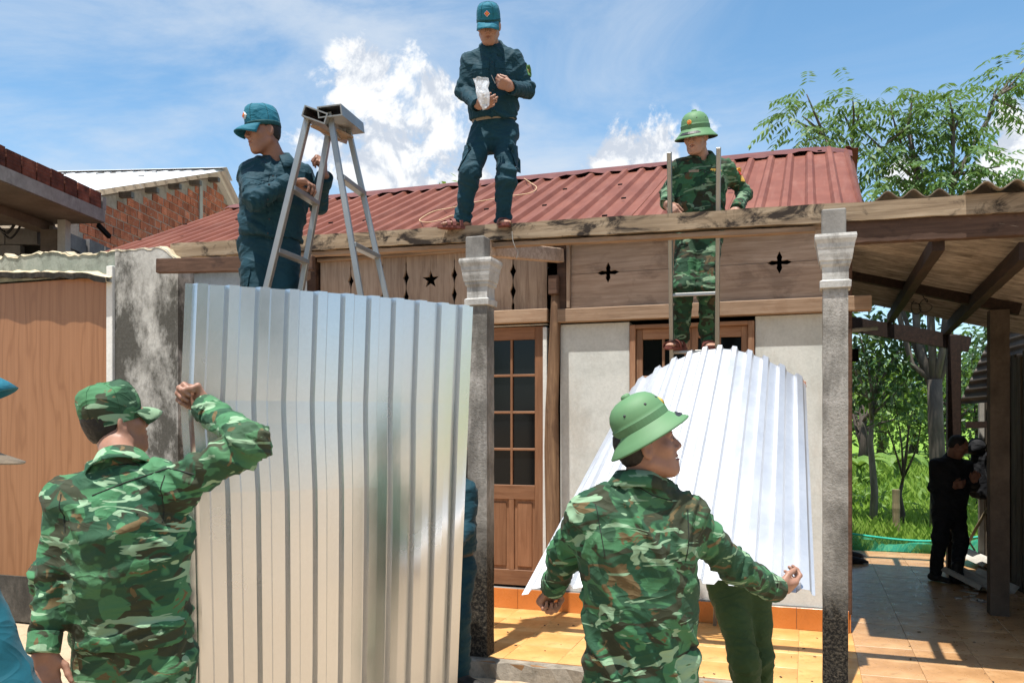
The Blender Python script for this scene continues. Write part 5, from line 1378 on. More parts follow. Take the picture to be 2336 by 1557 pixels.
def hand_mesh(W, X, thumb, side, pose, elbow, sc_=1.0, h=.0038):
    """pose: dict(c=[finger curls MCP, PIP, DIP] x4, t=(thumb dir x, y, z), tc=second thumb joint dir, sp=spread)."""
    X = Vector(X).normalized(); Y = Vector(thumb); Y = (Y - X * Y.dot(X)).normalized(); Zd = X.cross(Y) * (1 if side == 'R' else -1)
    def P(x, y, z): return Vector(W) + (X * x + Y * y + Zd * z) * sc_
    v = Vol(A3(W) - .22, A3(W) + .22, h); ax = (X, Y, Zd); el = Vector(elbow)
    v.cone(Vector(W) + (el - Vector(W)).normalized() * .10, P(.0, 0, 0), .030 * sc_, .026 * sc_, 0)
    v.rbox(P(.045, 0, -.001), (.046 * sc_, .036 * sc_, .0135 * sc_), ax, .012, .02); v.rbox(P(.070, -.001, 0), (.022 * sc_, .040 * sc_, .0125 * sc_), ax, .012, .012)
    v.ell(P(.034, .024, -.010), (.036 * sc_, .018 * sc_, .016 * sc_), ax, .012)
    segs = ((.043, .026, .022), (.047, .030, .023), (.043, .028, .022), (.034, .021, .020)); ys = (.029, .0098, -.0098, -.0285); xs = (.086, .090, .086, .078); rr = (.0092, .0096, .0090, .0080)
    for i in range(4):
        cu = pose['c'][i]; sp = (1.5 - i) * pose.get('sp', .06); p = P(xs[i], ys[i], 0); a = 0; r = rr[i] * sc_
        for j in range(3):
            a += cu[j]; d = X * math.cos(a) * math.cos(sp) + Y * math.sin(sp) * max(0, math.cos(a)) - Zd * math.sin(a); q = p + d.normalized() * segs[i][j] * sc_
            v.cone(p, q, r * (1.0 if j == 0 else .96), r * (.95 if j < 2 else .80), .006 if j else .012); p = q; r *= .95
    t1 = pose['t']; t2 = pose['tc']; p = P(.022, .028, -.008); d = (X * t1[0] + Y * t1[1] + Zd * t1[2]).normalized(); q = p + d * .046 * sc_; v.cone(p, q, .0135 * sc_, .0110 * sc_, .012)
    d2 = (X * t2[0] + Y * t2[1] + Zd * t2[2]).normalized(); q2 = q + d2 * .030 * sc_; v.cone(q, q2, .0110 * sc_, .0102 * sc_, .005); q3 = q2 + (d2 * .8 + d * .2).normalized() * .024 * sc_; v.cone(q2, q3, .0102 * sc_, .0080 * sc_, .004)
    return v.mesh()
FIST = dict(c=[(1.35, 1.5, .8)] * 4, t=(.75, .55, -.5), tc=(.35, -.75, -.5), sp=.0)
GRIP = dict(c=[(1.0, 1.25, .7), (1.05, 1.3, .7), (1.1, 1.3, .7), (1.15, 1.3, .7)], t=(.75, .5, -.6), tc=(.5, -.45, -.7), sp=.02)
PINCH = dict(c=[(.85, .75, .4), (.95, .8, .4), (1.05, .9, .5), (1.1, 1.0, .5)], t=(.8, .35, -.6), tc=(.85, -.2, -.55), sp=.03)
REST = dict(c=[(.35, .55, .3), (.45, .6, .3), (.5, .65, .35), (.55, .7, .4)], t=(.75, .5, -.35), tc=(.9, .05, -.3), sp=.04)
POINT = dict(c=[(.15, .2, .1), (.5, .7, .4), (.8, .9, .5), (1.0, 1.0, .6)], t=(.7, .6, -.4), tc=(.9, .1, -.4), sp=.05)
HANDLE = dict(c=[(.55, .9, .6), (.6, .95, .6), (.65, 1.0, .6), (.7, 1.0, .6)], t=(.7, .6, -.3), tc=(.9, -.1, -.5), sp=.03)

def patch(bvh, c, nrm, u, w, h, off, name, mat, parent, n=8, m=6, shape=None, th=.004):
    """Piece of cloth (pocket, badge) laid on a garment by shooting rays at it."""
    nrm = Vector(nrm).normalized(); u = Vector(u); u = (u - nrm * u.dot(nrm)).normalized(); v = nrm.cross(u); g = []; ok = True
    for i in range(n + 1):
        row = []
        for j in range(m + 1):
            a = (i / n - .5); b = (j / m - .5)
            if shape == 'disc':
                aa, bb = a * 2, b * 2; a, b = .5 * aa * math.sqrt(1 - bb * bb / 2), .5 * bb * math.sqrt(1 - aa * aa / 2)
            elif shape == 'diamond': aa, bb = a, b; a, b = (aa - bb) * .5, (aa + bb) * .5
            elif shape == 'flap': b = b + (.12 * abs(a) if b < 0 else 0)
            elif shape == 'shield':
                if b < 0: a = a * (1 - 1.1 * b * b * 2)
            o = Vector(c) + u * (a * w) + v * (b * h) + nrm * .12; hit = bvh.ray_cast(o, -nrm, .3)
            p = hit[0] if hit[0] is not None else o - nrm * .12
            row.append(p + nrm * off)
        g.append(row)
    return MB().sheet(g, th).build(name, mat, parent, smooth=False)
def seam(bvh, pts, nrm, name, mat, parent, r=.0016, n=30):
    out = []; nrm = Vector(nrm).normalized()
    for i in range(n + 1):
        t = i / n * (len(pts) - 1); k = min(int(t), len(pts) - 2); p = Vector(pts[k]).lerp(Vector(pts[k + 1]), t - k); hit = bvh.ray_cast(p + nrm * .15, -nrm, .4)
        if hit[0] is not None: out.append(hit[0] + nrm * .0006)
    if len(out) > 3: MB().tube(out, r, 4).build(name, mat, parent)

# ---- headgear
def star_pts(c, u, v, r):
    return [c + (u * math.sin(k * math.pi / 5) + v * math.cos(k * math.pi / 5)) * (r if k % 2 == 0 else r * .42) for k in range(10)]
def pith_helmet(person, c, fwd, up, sc_=1.0):
    """c = centre of the head band."""
    R_, F_, U_ = frame(fwd, up); ax = (R_, F_, U_)
    pr = [(.158, -.046), (.161, -.043), (.159, -.038), (.140, -.020), (.122, .000), (.110, .016), (.1085, .018), (.1085, .046), (.1065, .048), (.1055, .060), (.101, .085), (.090, .108), (.072, .127), (.048, .139), (.022, .144), (.0, .145)]
    pr2 = [(0, .138), (.05, .13), (.09, .1), (.1, .05), (.103, .015), (.118, -.006), (.154, -.046)]
    hm = MB().lathe([(r * sc_, z * sc_) for r, z in pr], c, ax, 44, .94, 1.10).build('pith_helmet', M['helmet_green'], person, smooth=True)
    MB().lathe([(r * sc_, z * sc_) for r, z in pr2], c, ax, 44, .94, 1.10).build('lining', M['helmet_lining'], hm, smooth=True)
    MB().lathe([(r * sc_, z * sc_) for r, z in ((.1095, .016), (.1108, .018), (.1108, .046), (.1095, .048))], c, ax, 44, .94, 1.10).build('band', M['helmet_band'], hm, smooth=False)
    MB().lathe([(r * sc_, z * sc_) for r, z in ((.158, -.049), (.1635, -.047), (.1635, -.041), (.158, -.039))], c, ax, 44, .94, 1.10).build('brim_edge', M['helmet_band'], hm, smooth=True)
    MB().lathe([(r * sc_, z * sc_) for r, z in ((.02, .142), (.02, .152), (.012, .158), (.0, .159))], c, ax, 14).build('vent_button', M['helmet_green'], hm, smooth=True)
    for a in (-.55, .55, 2.2, -2.2, 1.3, -1.3):
        d = R_ * math.sin(a) * .94 + F_ * math.cos(a) * 1.1; p = c + d * .098 * sc_ + U_ * .088 * sc_; n = (d + U_ * .6).normalized(); q1 = n.cross(U_).normalized(); q2 = n.cross(q1)
        MB().lathe([(.0, .0035), (.0028, .0032), (.0052, .001), (.0056, -.003)], p, (q1, q2, n), 10).build('vent_eyelet', M['strap_black'], hm)
    p = c + F_ * (.1065 * 1.1 * sc_) + U_ * (.062 * sc_); n = (F_ + U_ * .25).normalized(); q1 = R_; q2 = n.cross(q1) * -1 if n.cross(q1).dot(U_) < 0 else n.cross(q1)
    bd = MB().lathe([(.0, .004), (.014, .004), (.017, .003), (.0175, -.006)], p, (q1, q2, n), 20).build('badge', M['badge_gold'], hm)
    MB().lathe([(.0, .0052), (.0125, .0050), (.013, .003)], p, (q1, q2, n), 20).build('badge_face', M['badge_red'], bd)
    MB().prism(star_pts(p + n * .0056, q1, q2, .008), n * .0012).build('badge_star', M['badge_gold'], bd)
    for s in (1,):      # chin strap lying on the front brim
        g = []
        for i in range(15):
            a = -.75 + 1.5 * i / 14; r = .134 - .012 * abs(a); d = R_ * math.sin(a) * .94 + F_ * math.cos(a) * 1.1
            g.append([c + d * (r * sc_) + U_ * (-.006 * sc_), c + d * ((r + .018) * sc_) + U_ * (-.024 * sc_)])
        MB().sheet(g, .004).build('chin_strap', M['strap_black'], hm)
    return hm
def peaked_cap(person, c, fwd, up, crown, brim, band, sc_=1.0, badge=None, flat=False, bl=.075, droop=.03):
    R_, F_, U_ = frame(fwd, up); n = 32; g = []
    prof = [(1.0, -.012), (1.01, .015), (1.0, .040), (.965, .065), (.88, .090), (.72, .108), (.48, .118), (.22, .123), (.0, .124)] if not flat else [(1.0, -.030), (1.03, .00), (1.06, .030), (1.04, .058), (.97, .080), (.84, .096), (.6, .107), (.3, .112), (.0, .113)]
    rx, ry = .0845 * sc_, .103 * sc_
    V = []; Fc = []
    for i, (r, z) in enumerate(prof):
        for k in range(n):
            a = 2 * math.pi * k / n; fr = max(0, math.cos(a)); lift = (.016 * fr * math.sin(math.pi * min(1, max(0, i / 6)))) * sc_ if not flat else (.010 * math.sin(a * 3 + i) * (i > 1) * sc_)
            V.append(c + R_ * (rx * r * math.sin(a)) + F_ * (ry * r * math.cos(a)) + U_ * (z * sc_ + lift * (1 if i < 7 else .4)) - F_ * .006)
    m = len(prof)
    for i in range(m - 1):
        for k in range(n):
            k2 = (k + 1) % n; Fc.append((i * n + k, (i + 1) * n + k, (i + 1) * n + k2, i * n + k2))
    cap = MB().add(V, [tuple(reversed(f)) for f in Fc]).build('cap', crown, person, smooth=True)
    g = []
    for i in range(19):
        a = -1.15 + 2.3 * i / 18; row = []
        for j in range(6):
            t = j / 5; ext = bl * sc_ * (math.cos(a * .95) ** .75) * t
            row.append(c + R_ * ((rx + ext * .15) * math.sin(a)) + F_ * (ry * math.cos(a) + ext - .004) + U_ * ((.002 - droop * t * t - .035 * t * (math.sin(a) ** 2)) * sc_) + U_ * (-.004))
        g.append(row)
    MB().sheet(g, .0035).build('brim', brim, cap, smooth=True)
    if band:
        g = []
        for k in range(n + 1):
            a = 2 * math.pi * k / n; row = []
            for z in (-.014, .006, .012): row.append(c + R_ * ((rx * 1.012 + .001) * math.sin(a)) + F_ * ((ry * 1.012 + .001) * math.cos(a) - .006) + U_ * (z * sc_))
            g.append(row)
        MB().sheet(g, .0015).build('cap_band', band, cap, smooth=True)
    for k in range(6):     # seams from the button
        a = math.pi / 6 + k * math.pi / 3; pts = []
        for i, (r, z) in enumerate(prof[1:]):
            fr = max(0, math.cos(a)); j = i + 1; lift = (.016 * fr * math.sin(math.pi * min(1, j / 6))) * sc_ if not flat else (.010 * math.sin(a * 3 + j) * (j > 1) * sc_)
            pts.append(c + R_ * (rx * r * 1.006 * math.sin(a)) + F_ * (ry * r * 1.006 * math.cos(a)) + U_ * (z * sc_ + lift * (1 if j < 7 else .4) + .0006) - F_ * .006)
        MB().tube(pts, .0011, 4).build('cap_seam', band or crown, cap)
    if badge:
        p = c + F_ * (ry * .985 + .004 - .006) + U_ * (.052 * sc_) ; nn = (F_ + U_ * .18).normalized(); q1 = R_; q2 = (U_ - nn * U_.dot(nn)).normalized()
        def dm(r, o): return [p + nn * o + q1 * r, p + nn * o + q2 * r, p + nn * o - q1 * r, p + nn * o - q2 * r]
        p = p + nn * .006
        b = MB().prism(dm(.021, .0), -nn * .012).build('badge', M['white_cloth'], cap); MB().prism(dm(.0175, .0012), -nn * .002).build('badge_face', M['badge_red'], b)
        MB().lathe([(.0, .0032), (.007, .003), (.0075, .0)], p, (q1, q2, nn), 14).build('badge_emblem', M['badge_gold'], b); MB().prism(star_pts(p + nn * .0036, q1, q2, .0045), nn * .001).build('badge_star', M['badge_red'], b)
    return cap
# ------------------------------------------------------------------ building a whole person
J = atD
def person(label, head, neck, A, B, hip, front, legs, jacket, trousers, skin='skin_a', hat=None, feet='boot', hem=.06, w=1.0, res=.0095, seed=1, group=None,
           famp=.011, torso_fold=None, pockets=True, collar=True, base=None, smile=False, fold_f=9.0, vneck=False):
    hc, hf, hu = head; hc = Vector(hc); neck = Vector(neck); hip = Vector(hip); up = (neck - hip).normalized(); L = (neck - hip).length
    side = Vector(B['sh']) - Vector(A['sh']); side = (side - up * side.dot(up)).normalized(); front = Vector(front); front = (front - up * front.dot(up)); front = (front - side * front.dot(side)).normalized()
    fA, fB = legs['A'], legs['B']; ground = base if base is not None else Vector(((fA['an'][0] + fB['an'][0]) / 2, (fA['an'][1] + fB['an'][1]) / 2, min(fA['an'][2], fB['an'][2]) - .085))
    P = thing('person', label, 'person', ground, group)
    hipA = hip - side * .088 * w - up * .03; hipB = hip + side * .088 * w - up * .03
    allp = [A3(v) for v in (hip, neck, A['sh'], A['el'], A['wr'], B['sh'], B['el'], B['wr'])]
    # skin: torso and limbs under the clothes, then head, hands
    Vs, Qs, nb = [], [], 0
    def put(V, Q):
        nonlocal nb
        Vs.append(V); Qs.append(Q + nb); nb += len(V)
    lp = [A3(fA['kn']), A3(fA['an']), A3(fB['kn']), A3(fB['an'])]
    v = Vol(np.min(allp + lp, 0) - .2, np.max(allp + lp, 0) + .2, .018)
    v.econe(hip - up * .05, hip + up * L * .35, (.14 * w, .10 * w), (.125 * w, .09 * w), side, .02); v.econe(hip + up * L * .35, hip + up * L * .85, (.125 * w, .09 * w), (.11 * w, .065 * w), side, .04); v.cone(hip + up * L * .80, neck + up * .03, .055, .045, .04)
    for q in (A, B):
        v.cone(neck - up * .07, q['sh'] - up * .02, .032, .034, .03); v.cone(q['sh'] - up * .02, q['el'], .038, .034, .03); v.cone(q['el'], q['wr'], .037, .026, .02)
    for hj, q in ((hipA, fA), (hipB, fB)): v.cone(hj, q['kn'], .075, .05, .04); v.cone(q['kn'], q['an'], .048, .036, .03)
    put(*v.mesh())
    put(*head_mesh(hc, hf, hu, neck - up * .01, smile=smile))
    for q in (A, B):
        if q.get('hand'): s_, X, th, po = q['hand']; put(*hand_mesh(q['wr'], X, th, s_, po, q['el']))
    if feet == 'sandal':
        for q in (fA, fB):
            t = Vector(q['toe']).normalized(); a = Vector(q['an']); s3 = t.cross(UP).normalized(); v = Vol(A3(a) - .28, A3(a) + .25, .005)
            v.cone(a + UP * .09, a - UP * .01, .042, .036, 0); v.cone(a - UP * .012, a - UP * .045 - t * .035, .034, .030, .02); v.econe(a - UP * .035 - t * .03, a - UP * .052 + t * .12, (.032, .030), (.044, .018), s3, .03)
            for k in range(5):
                o = (k - 2) * .0165; e = a - UP * .060 + t * (.165 - .011 * abs(k - 1.2)) + s3 * o; v.cone(a - UP * .052 + t * .115 + s3 * o * .9, e, .011, .0095 + (.003 if k == 0 else 0), .008)
            put(*v.mesh())
    mk('body', np.concatenate(Vs), np.concatenate(Qs), M[skin], P, smooth=True)
    # jacket
    v = Vol(np.min(allp, 0) - .26, np.max(allp, 0) + .2, res)
    hemc = hip - up * hem
    v.econe(hemc - up * .06, hip + up * L * .28, (.188 * w, .138 * w), (.168 * w, .126 * w), side, 0); v.econe(hip + up * L * .28, hip + up * L * .66, (.168 * w, .126 * w), (.182 * w, .130 * w), side, .08)
    v.econe(hip + up * L * .66, hip + up * L * .88, (.178 * w, .126 * w), (.125 * w, .082 * w), side, .08)
    v.cut(hemc, -up, .45)
    for q in (A, B):
        sh, el, wr = Vector(q['sh']), Vector(q['el']), Vector(q['wr']); d = (wr - el).normalized()
        v.cone(neck - up * .045, sh - up * .012, .058, .054, .06); v.cone(sh - up * .012, el, .062 * w, .055 * w, .05); v.cone(el, wr - d * .05, .057 * w, .046, .03); v.cone(wr - d * .055, wr + d * .01, .047, .043, .012)
        v.cut(wr + d * .004, d, .085)
    v.cone(neck + up * .01, neck + up * .12, .050, .06, .02, True)
    if vneck: v.cone(neck + front * .075 + up * .01, neck + front * .13 - up * .085, .034, .008, .015, True)
    V, Q = v.mesh(); bones = [(hemc, hip + up * L * .95, fold_f, 1.15, torso_fold if torso_fold is not None else (up * .85 + side * .5), (.5, .35))]
    for q in (A, B): bones += [(q['sh'], q['el'], 13, .85, None, (.5, .9)), (q['el'], q['wr'], 16, .75, None, (.9, .6))]
    V = folds(V, Q, bones, famp, seed); jk = mk('jacket', V, Q, M[jacket], P, smooth=True); bvh = BVHTree.FromPolygons([V3(p) for p in V], Q.tolist())
    # trousers
    allq = lp + [A3(hip)]; v = Vol(np.min(allq, 0) - .2, np.max(allq, 0) + .18, max(res, .010)); 
    v.econe(hip - up * .06, hip + up * .10, (.160 * w, .118 * w), (.152 * w, .110 * w), side, 0)
    for hj, q in ((hipA, fA), (hipB, fB)):
        kn, an = Vector(q['kn']), Vector(q['an']); d = (an - kn).normalized(); v.cone(hj, kn, .098 * w, .076 * w, .05); v.cone(kn, an, .077 * w, .062, .04); v.cut(an + d * .03, d, .12)
    v.cut(hip + up * .10, up, .35); V, Q = v.mesh()
    bones = []
    for hj, q in ((hipA, fA), (hipB, fB)): bones += [(hj, q['kn'], 9, .9, None, (.5, .8)), (q['kn'], q['an'], 13, 1.0, None, (.8, 1.0))]
    V = folds(V, Q, bones, famp * 1.05, seed + 5); tr = mk('trousers', V, Q, M[trousers], P, smooth=True); tb = BVHTree.FromPolygons([V3(p) for p in V], Q.tolist())
    if feet == 'boot':
        for q in (fA, fB):
            t = Vector(q['toe']).normalized(); a = Vector(q['an']); s3 = t.cross(UP).normalized(); v = Vol(A3(a) - .3, A3(a) + .28, .008)
            v.cone(a + UP * .10, a - UP * .03, .052, .046, 0); v.econe(a - UP * .045 - t * .045, a - UP * .055 + t * .16, (.040, .036), (.046, .026), s3, .04); v.cut(a - UP * .082, -UP, .4); V, Q = v.mesh(); mk('boot', V, Q, M['boot'], P, smooth=True)
    else:
        for q in (fA, fB):
            t = Vector(q['toe']).normalized(); a = Vector(q['an']); s3 = t.cross(UP).normalized(); ol = []
            for i in range(20):
                an_ = 2 * math.pi * i / 20; ol.append(a + t * (.058 + .135 * math.cos(an_)) + s3 * (.046 + .006 * math.cos(an_)) * math.sin(an_) - UP * .070)
            sd = MB().prism(ol, -UP * .018).build('sandal', M['sandal'], P)
            for f, hgt, wd in ((.03, .004, .048), (.085, -.012, .052), (.125, -.026, .053)):
                g = []
                for i in range(11):
                    th_ = math.pi * i / 10; g.append([a + t * (f - .012 + .02 * math.cos(th_) * .6) + s3 * (wd * math.cos(th_)) + UP * (-.072 + (.072 + hgt) * math.sin(th_) ** .6), a + t * (f + .014 + .02 * math.cos(th_) * .6) + s3 * (wd * math.cos(th_)) + UP * (-.072 + (.066 + hgt) * math.sin(th_) ** .6)])
                MB().sheet(g, .003).build('strap', M['sandal'], sd)
    # collar folded down round the neck, open at the front
    if collar:
        nu = (hc - neck).normalized() * .5 + up * .5; nu.normalize(); fr = (front - nu * front.dot(nu)).normalized(); sd = nu.cross(fr); g = []; n = 26
        for i in range(n + 1):
            a = math.pi - (math.pi - .28) + (2 * (math.pi - .28)) * i / n; dirv = fr * math.cos(a) + sd * math.sin(a); op = abs(math.cos(a / 2)) if False else (1 + math.cos(a)) / 2
            dn = -.035 * op; flare = .014 * op
            g.append([neck + dirv * (.070 + flare) + nu * (-.010 + dn * .6), neck + dirv * (.065 + flare) + nu * (.046 + dn), neck + dirv * (.070 + flare) + nu * (.054 + dn), neck + dirv * (.086 + flare * 1.4) + nu * (.024 + dn * 1.2), neck + dirv * (.100 + flare * 2.6) + nu * (.002 + dn * 1.7)])
        MB().sheet(g, .003).build('collar', M[jacket], P, smooth=True)
    # face details
    R_, F_, U_ = frame(hf, hu)
    def HP(x, y, z): return hc + R_ * x + F_ * y + U_ * z
    for s in (-1, 1):
        MB().lathe([(.0, .0032), (.006, .0026), (.0105, .0008), (.0115, -.001)], HP(s * .031, .0912, .0055), ((R_ * .93 - F_ * .3 * s).normalized(), U_, (F_ * .95 + R_ * .3 * s).normalized()), 14, 1.0, .42).build('eye', M['eye_dark'], P, smooth=True)
        MB().tube([HP(s * .013, .0935, .024), HP(s * .030, .0925, .0285), HP(s * .048, .080, .025)], [.0025, .0034, .0018], 6).build('eyebrow', M['hair'], P, smooth=True)
    if smile: MB().tube([HP(-.017, .0865, -.0595), HP(0, .0915, -.0600), HP(.017, .0865, -.0595)], .0042, 6).build('teeth', M['teeth'], P, smooth=True)
    lip = MB().tube([HP(-.020, .0835, -.0565), HP(-.006, .0915, -.0545), HP(.006, .0915, -.0545), HP(.020, .0835, -.0565)], [.002, .0036, .0036, .002], 6); lip.tube([HP(-.018, .083, -.0685), HP(0, .0925, -.0695), HP(.018, .083, -.0685)], [.002, .0042, .002], 6); lip.build('lips', M['lips'], P, smooth=True)
    v = Vol(A3(hc) - .14, A3(hc) + .15, .006); v.ell(HP(0, -.017, .030), (.0790, .0945, .0855), (R_, F_, U_), 0); v.ell(HP(0, -.045, -.022), (.058, .049, .046), (R_, F_, U_), .03); v.cut(HP(0, .028, .012), F_ * .95 - U_ * .35, .3); v.cut(HP(0, -.03, -.048), -U_, .3)
    for s in (-1, 1): v.ell(HP(s * .088, -.008, -.018), (.022, .026, .036), (R_, F_, U_), .006, True)
    V, Q = v.mesh(); V = V + vnormals(V, Q) * (pnoise(V * 90) * .0018)[:, None]; mk('hair', V, Q, M['hair'], P, smooth=True)
    if hat == 'helmet': pith_helmet(P, hc + U_ * .040 - F_ * .010, hf, hu)
    elif hat == 'cap_teal': peaked_cap(P, hc + U_ * .038, hf, hu, M['cloth_teal_cap'], M['cloth_teal_cap'], M['cloth_teal_band'], 1.0, True)
    elif hat == 'cap_camo': peaked_cap(P, hc + U_ * .036, hf, hu, M[jacket], M[jacket], None, .97, None, True)
    if pockets:
        for s in (-1, 1):
            c = hip + up * L * .70 + side * (s * .088 * w) + front * .1
            pk = patch(bvh, c - up * .045, front, side, .118, .135, .003, 'chest_pocket', M[jacket], jk, 8, 8); patch(bvh, c + up * .018, front, side, .124, .055, .0065, 'pocket_flap', M[jacket], jk, 8, 5, 'flap')
        MBs = patch(bvh, hip + up * L * .42 + front * .1, front, side, .036, L * .82, .0035, 'placket', M[jacket], jk, 3, 30, None, .003)
        for k in range(5):
            c = hip + up * (L * (.08 + .17 * k)); h_ = bvh.ray_cast(c + front * .3, -front, .5)
            if h_[0] is not None:
                q1 = side; q2 = front.cross(side); MB().lathe([(0, .003), (.005, .0025), (.006, 0)], h_[0] + front * .004, (q1, q2, front), 10).build('button', M['strap_black'], jk)
    return P, jk, bvh, tr, tb, dict(up=up, side=side, front=front, L=L, hip=hip, neck=neck, HP=HP, hipA=hipA, hipB=hipB)
def cuff(P, q, mat, w=.0475):
    el, wr = Vector(q['el']), Vector(q['wr']); d = (wr - el).normalized(); u = d.cross(UP).normalized(); v = d.cross(u)
    MB().lathe([(w * .98, -.068), (w + .0045, -.066), (w + .0035, -.002), (w * .9, .002)], wr + d * .004, (u, v, d), 18).build('cuff', mat, P, smooth=False)
def belt(P, info, mat, z=.09, w=1.0):
    h = info['hip'] + info['up'] * z; g = []
    for i in range(41):
        a = 2 * math.pi * i / 40; d = info['side'] * math.cos(a) * .158 * w + info['front'] * math.sin(a) * .118 * w; g.append([h + d - info['up'] * .02, h + d * 1.02, h + d + info['up'] * .02])
    MB().sheet(g, .003).build('belt', mat, P, smooth=True)

# ---- 1 the man steadying the stepladder
A = dict(sh=J(572, 396, 5.05), el=J(580, 457, 4.80), wr=J(663, 414, 4.86), hand=('R', RGT * .95 + UP * .02 + FWD * .1, FWD * .85 + UP * .05, dict(c=[(.5, .9, .5), (.55, .9, .5), (.6, .95, .5), (.65, .95, .5)], t=(.8, .4, -.4), tc=(.9, -.1, -.4), sp=.03)))
B = dict(sh=J(687, 397, 5.10), el=J(726, 466, 5.25), wr=J(741, 402, 5.07), hand=('L', UP * .85 - FWD * .40, FWD * .6 + UP * .5, GRIP))
legs = dict(A=dict(kn=J(590, 722, 4.98), an=J(592, 872, 5.12), toe=-FWD * .9 - RGT * .3), B=dict(kn=J(650, 722, 5.02), an=J(648, 872, 5.14), toe=-FWD * .9 + RGT * .2))
P1 = person('man in dark teal work clothes and peaked cap steadying the aluminium stepladder', (J(600, 302, 5.0), -RGT * .74 - FWD * .62 - UP * .16, UP), J(632, 368, 5.06), A, B, J(616, 556, 5.08), -FWD + RGT * .25, legs, 'cloth_teal', 'cloth_teal', 'skin_b', 'cap_teal', 'boot', -.03, .97, .0075, seed=3, famp=.012, vneck=True)
for q in (A, B): cuff(P1[0], q, M['cloth_teal'])
patch(P1[4], P1[5]['hipA'].lerp(legs['A']['kn'], .55) - P1[5]['side'] * .06, -P1[5]['side'] + P1[5]['front'] * .5, P1[5]['front'], .15, .17, .010, 'cargo_pocket', M['cloth_teal'], P1[3], 6, 6)
# trestle he stands on
PLAT = min(legs['A']['an'].z, legs['B']['an'].z) - .083
def scaffold():
    z = PLAT; c = cp(aX(738, 5.0), 5.0, z); t = thing('scaffold', 'plank scaffold platform standing behind the tall metal sheet', 'scaffold', (c.x, c.y, -.11))
    for k in range(5): MB().box(c + FWD * (.165 * (k - 2)) - UP * .02, (1.24, .158, .04), (RGT, FWD, UP), bev=.004).build('plank', M['wood_board'], t)
    for sx in (-1, 1):
        for sy in (-1, 1):
            a = c + RGT * sx * .52 + FWD * sy * .33 - UP * .04; b = Vector((a.x, a.y, -.118)); MB().bar(a, b, .06, .06, FWD).build('leg', M['wood_board'], t)
        MB().bar(c + RGT * sx * .52 + FWD * -.36 - UP * .9, c + RGT * sx * .52 + FWD * .36 - UP * .9, .05, .05).build('brace', M['wood_board'], t)
scaffold()

# ---- 2 the man standing on the beam
A = dict(sh=J(1073, 134, 6.34), el=J(1056, 208, 6.36), wr=J(1089, 240, 6.17), hand=('R', RGT * .80 - FWD * .55 - UP * .05, UP * .75 - FWD * .45 - RGT * .3, dict(c=[(.5, .7, .5), (.5, .75, .5), (.55, .8, .5), (.6, .8, .5)], t=(.7, .5, -.5), tc=(.8, -.1, -.6), sp=.04)))
B = dict(sh=J(1176, 134, 6.34), el=J(1203, 206, 6.38), wr=J(1166, 200, 6.16), hand=('L', -RGT * .86 - FWD * .25 + UP * .28, UP * .7 - FWD * .5, PINCH))
bt = lambda px: 0
legs = dict(A=dict(kn=J(1072, 398, 6.28), an=J(1055, 497, 6.39), toe=-RGT * .95 - FWD * .3), B=dict(kn=J(1155, 402, 6.26), an=J(1146, 499, 6.36), toe=-FWD * .95 + RGT * .15))
P2 = person('man in teal work clothes standing on the beam, looking down at a bag of screws', (J(1115, 60, 6.22), -FWD * .86 - UP * .50 - RGT * .06, UP), J(1122, 110, 6.34), A, B, J(1127, 291, 6.42), -FWD, legs, 'cloth_teal', 'cloth_teal', 'skin_a', 'cap_teal', 'sandal', -.055, .96, .0075, seed=8, famp=.012)
for q in (A, B): cuff(P2[0], q, M['cloth_teal'])
i2 = P2[5]
g = []
for k in range(31):
    a = math.pi * k / 30 + math.pi; d = i2['side'] * math.cos(a) * .163 - i2['front'] * math.sin(a) * .120; h = i2['hip'] + i2['up'] * (.042 + .010 * math.cos(a)); g.append([h + d, h + d * 1.02 + i2['up'] * .022])
MB().sheet(g, .003).build('undershirt_hem', M['cloth_undershirt'], P2[0])
sb = patch(P2[2], B['sh'].lerp(B['el'], .38) + i2['side'] * .06, i2['side'] * .75 + i2['front'] * .66, i2['front'] - i2['side'], .062, .085, .005, 'sleeve_badge', M['badge_green'], P2[1], 8, 8, 'shield'); patch(P2[2], B['sh'].lerp(B['el'], .40) + i2['side'] * .06, i2['side'] * .75 + i2['front'] * .66, i2['front'] - i2['side'], .026, .03, .007, 'badge_emblem', M['badge_red'], sb, 6, 6, 'disc')
patch(P2[4], i2['hipB'].lerp(legs['B']['kn'], .62) + i2['side'] * .07, i2['side'] + i2['front'] * .35, i2['front'], .15, .19, .014, 'cargo_pocket', M['cloth_teal'], P2[3], 6, 6); patch(P2[4], i2['hipA'].lerp(legs['A']['kn'], .62) - i2['side'] * .07, -i2['side'] + i2['front'] * .35, i2['front'], .15, .19, .012, 'cargo_pocket', M['cloth_teal'], P2[3], 6, 6)
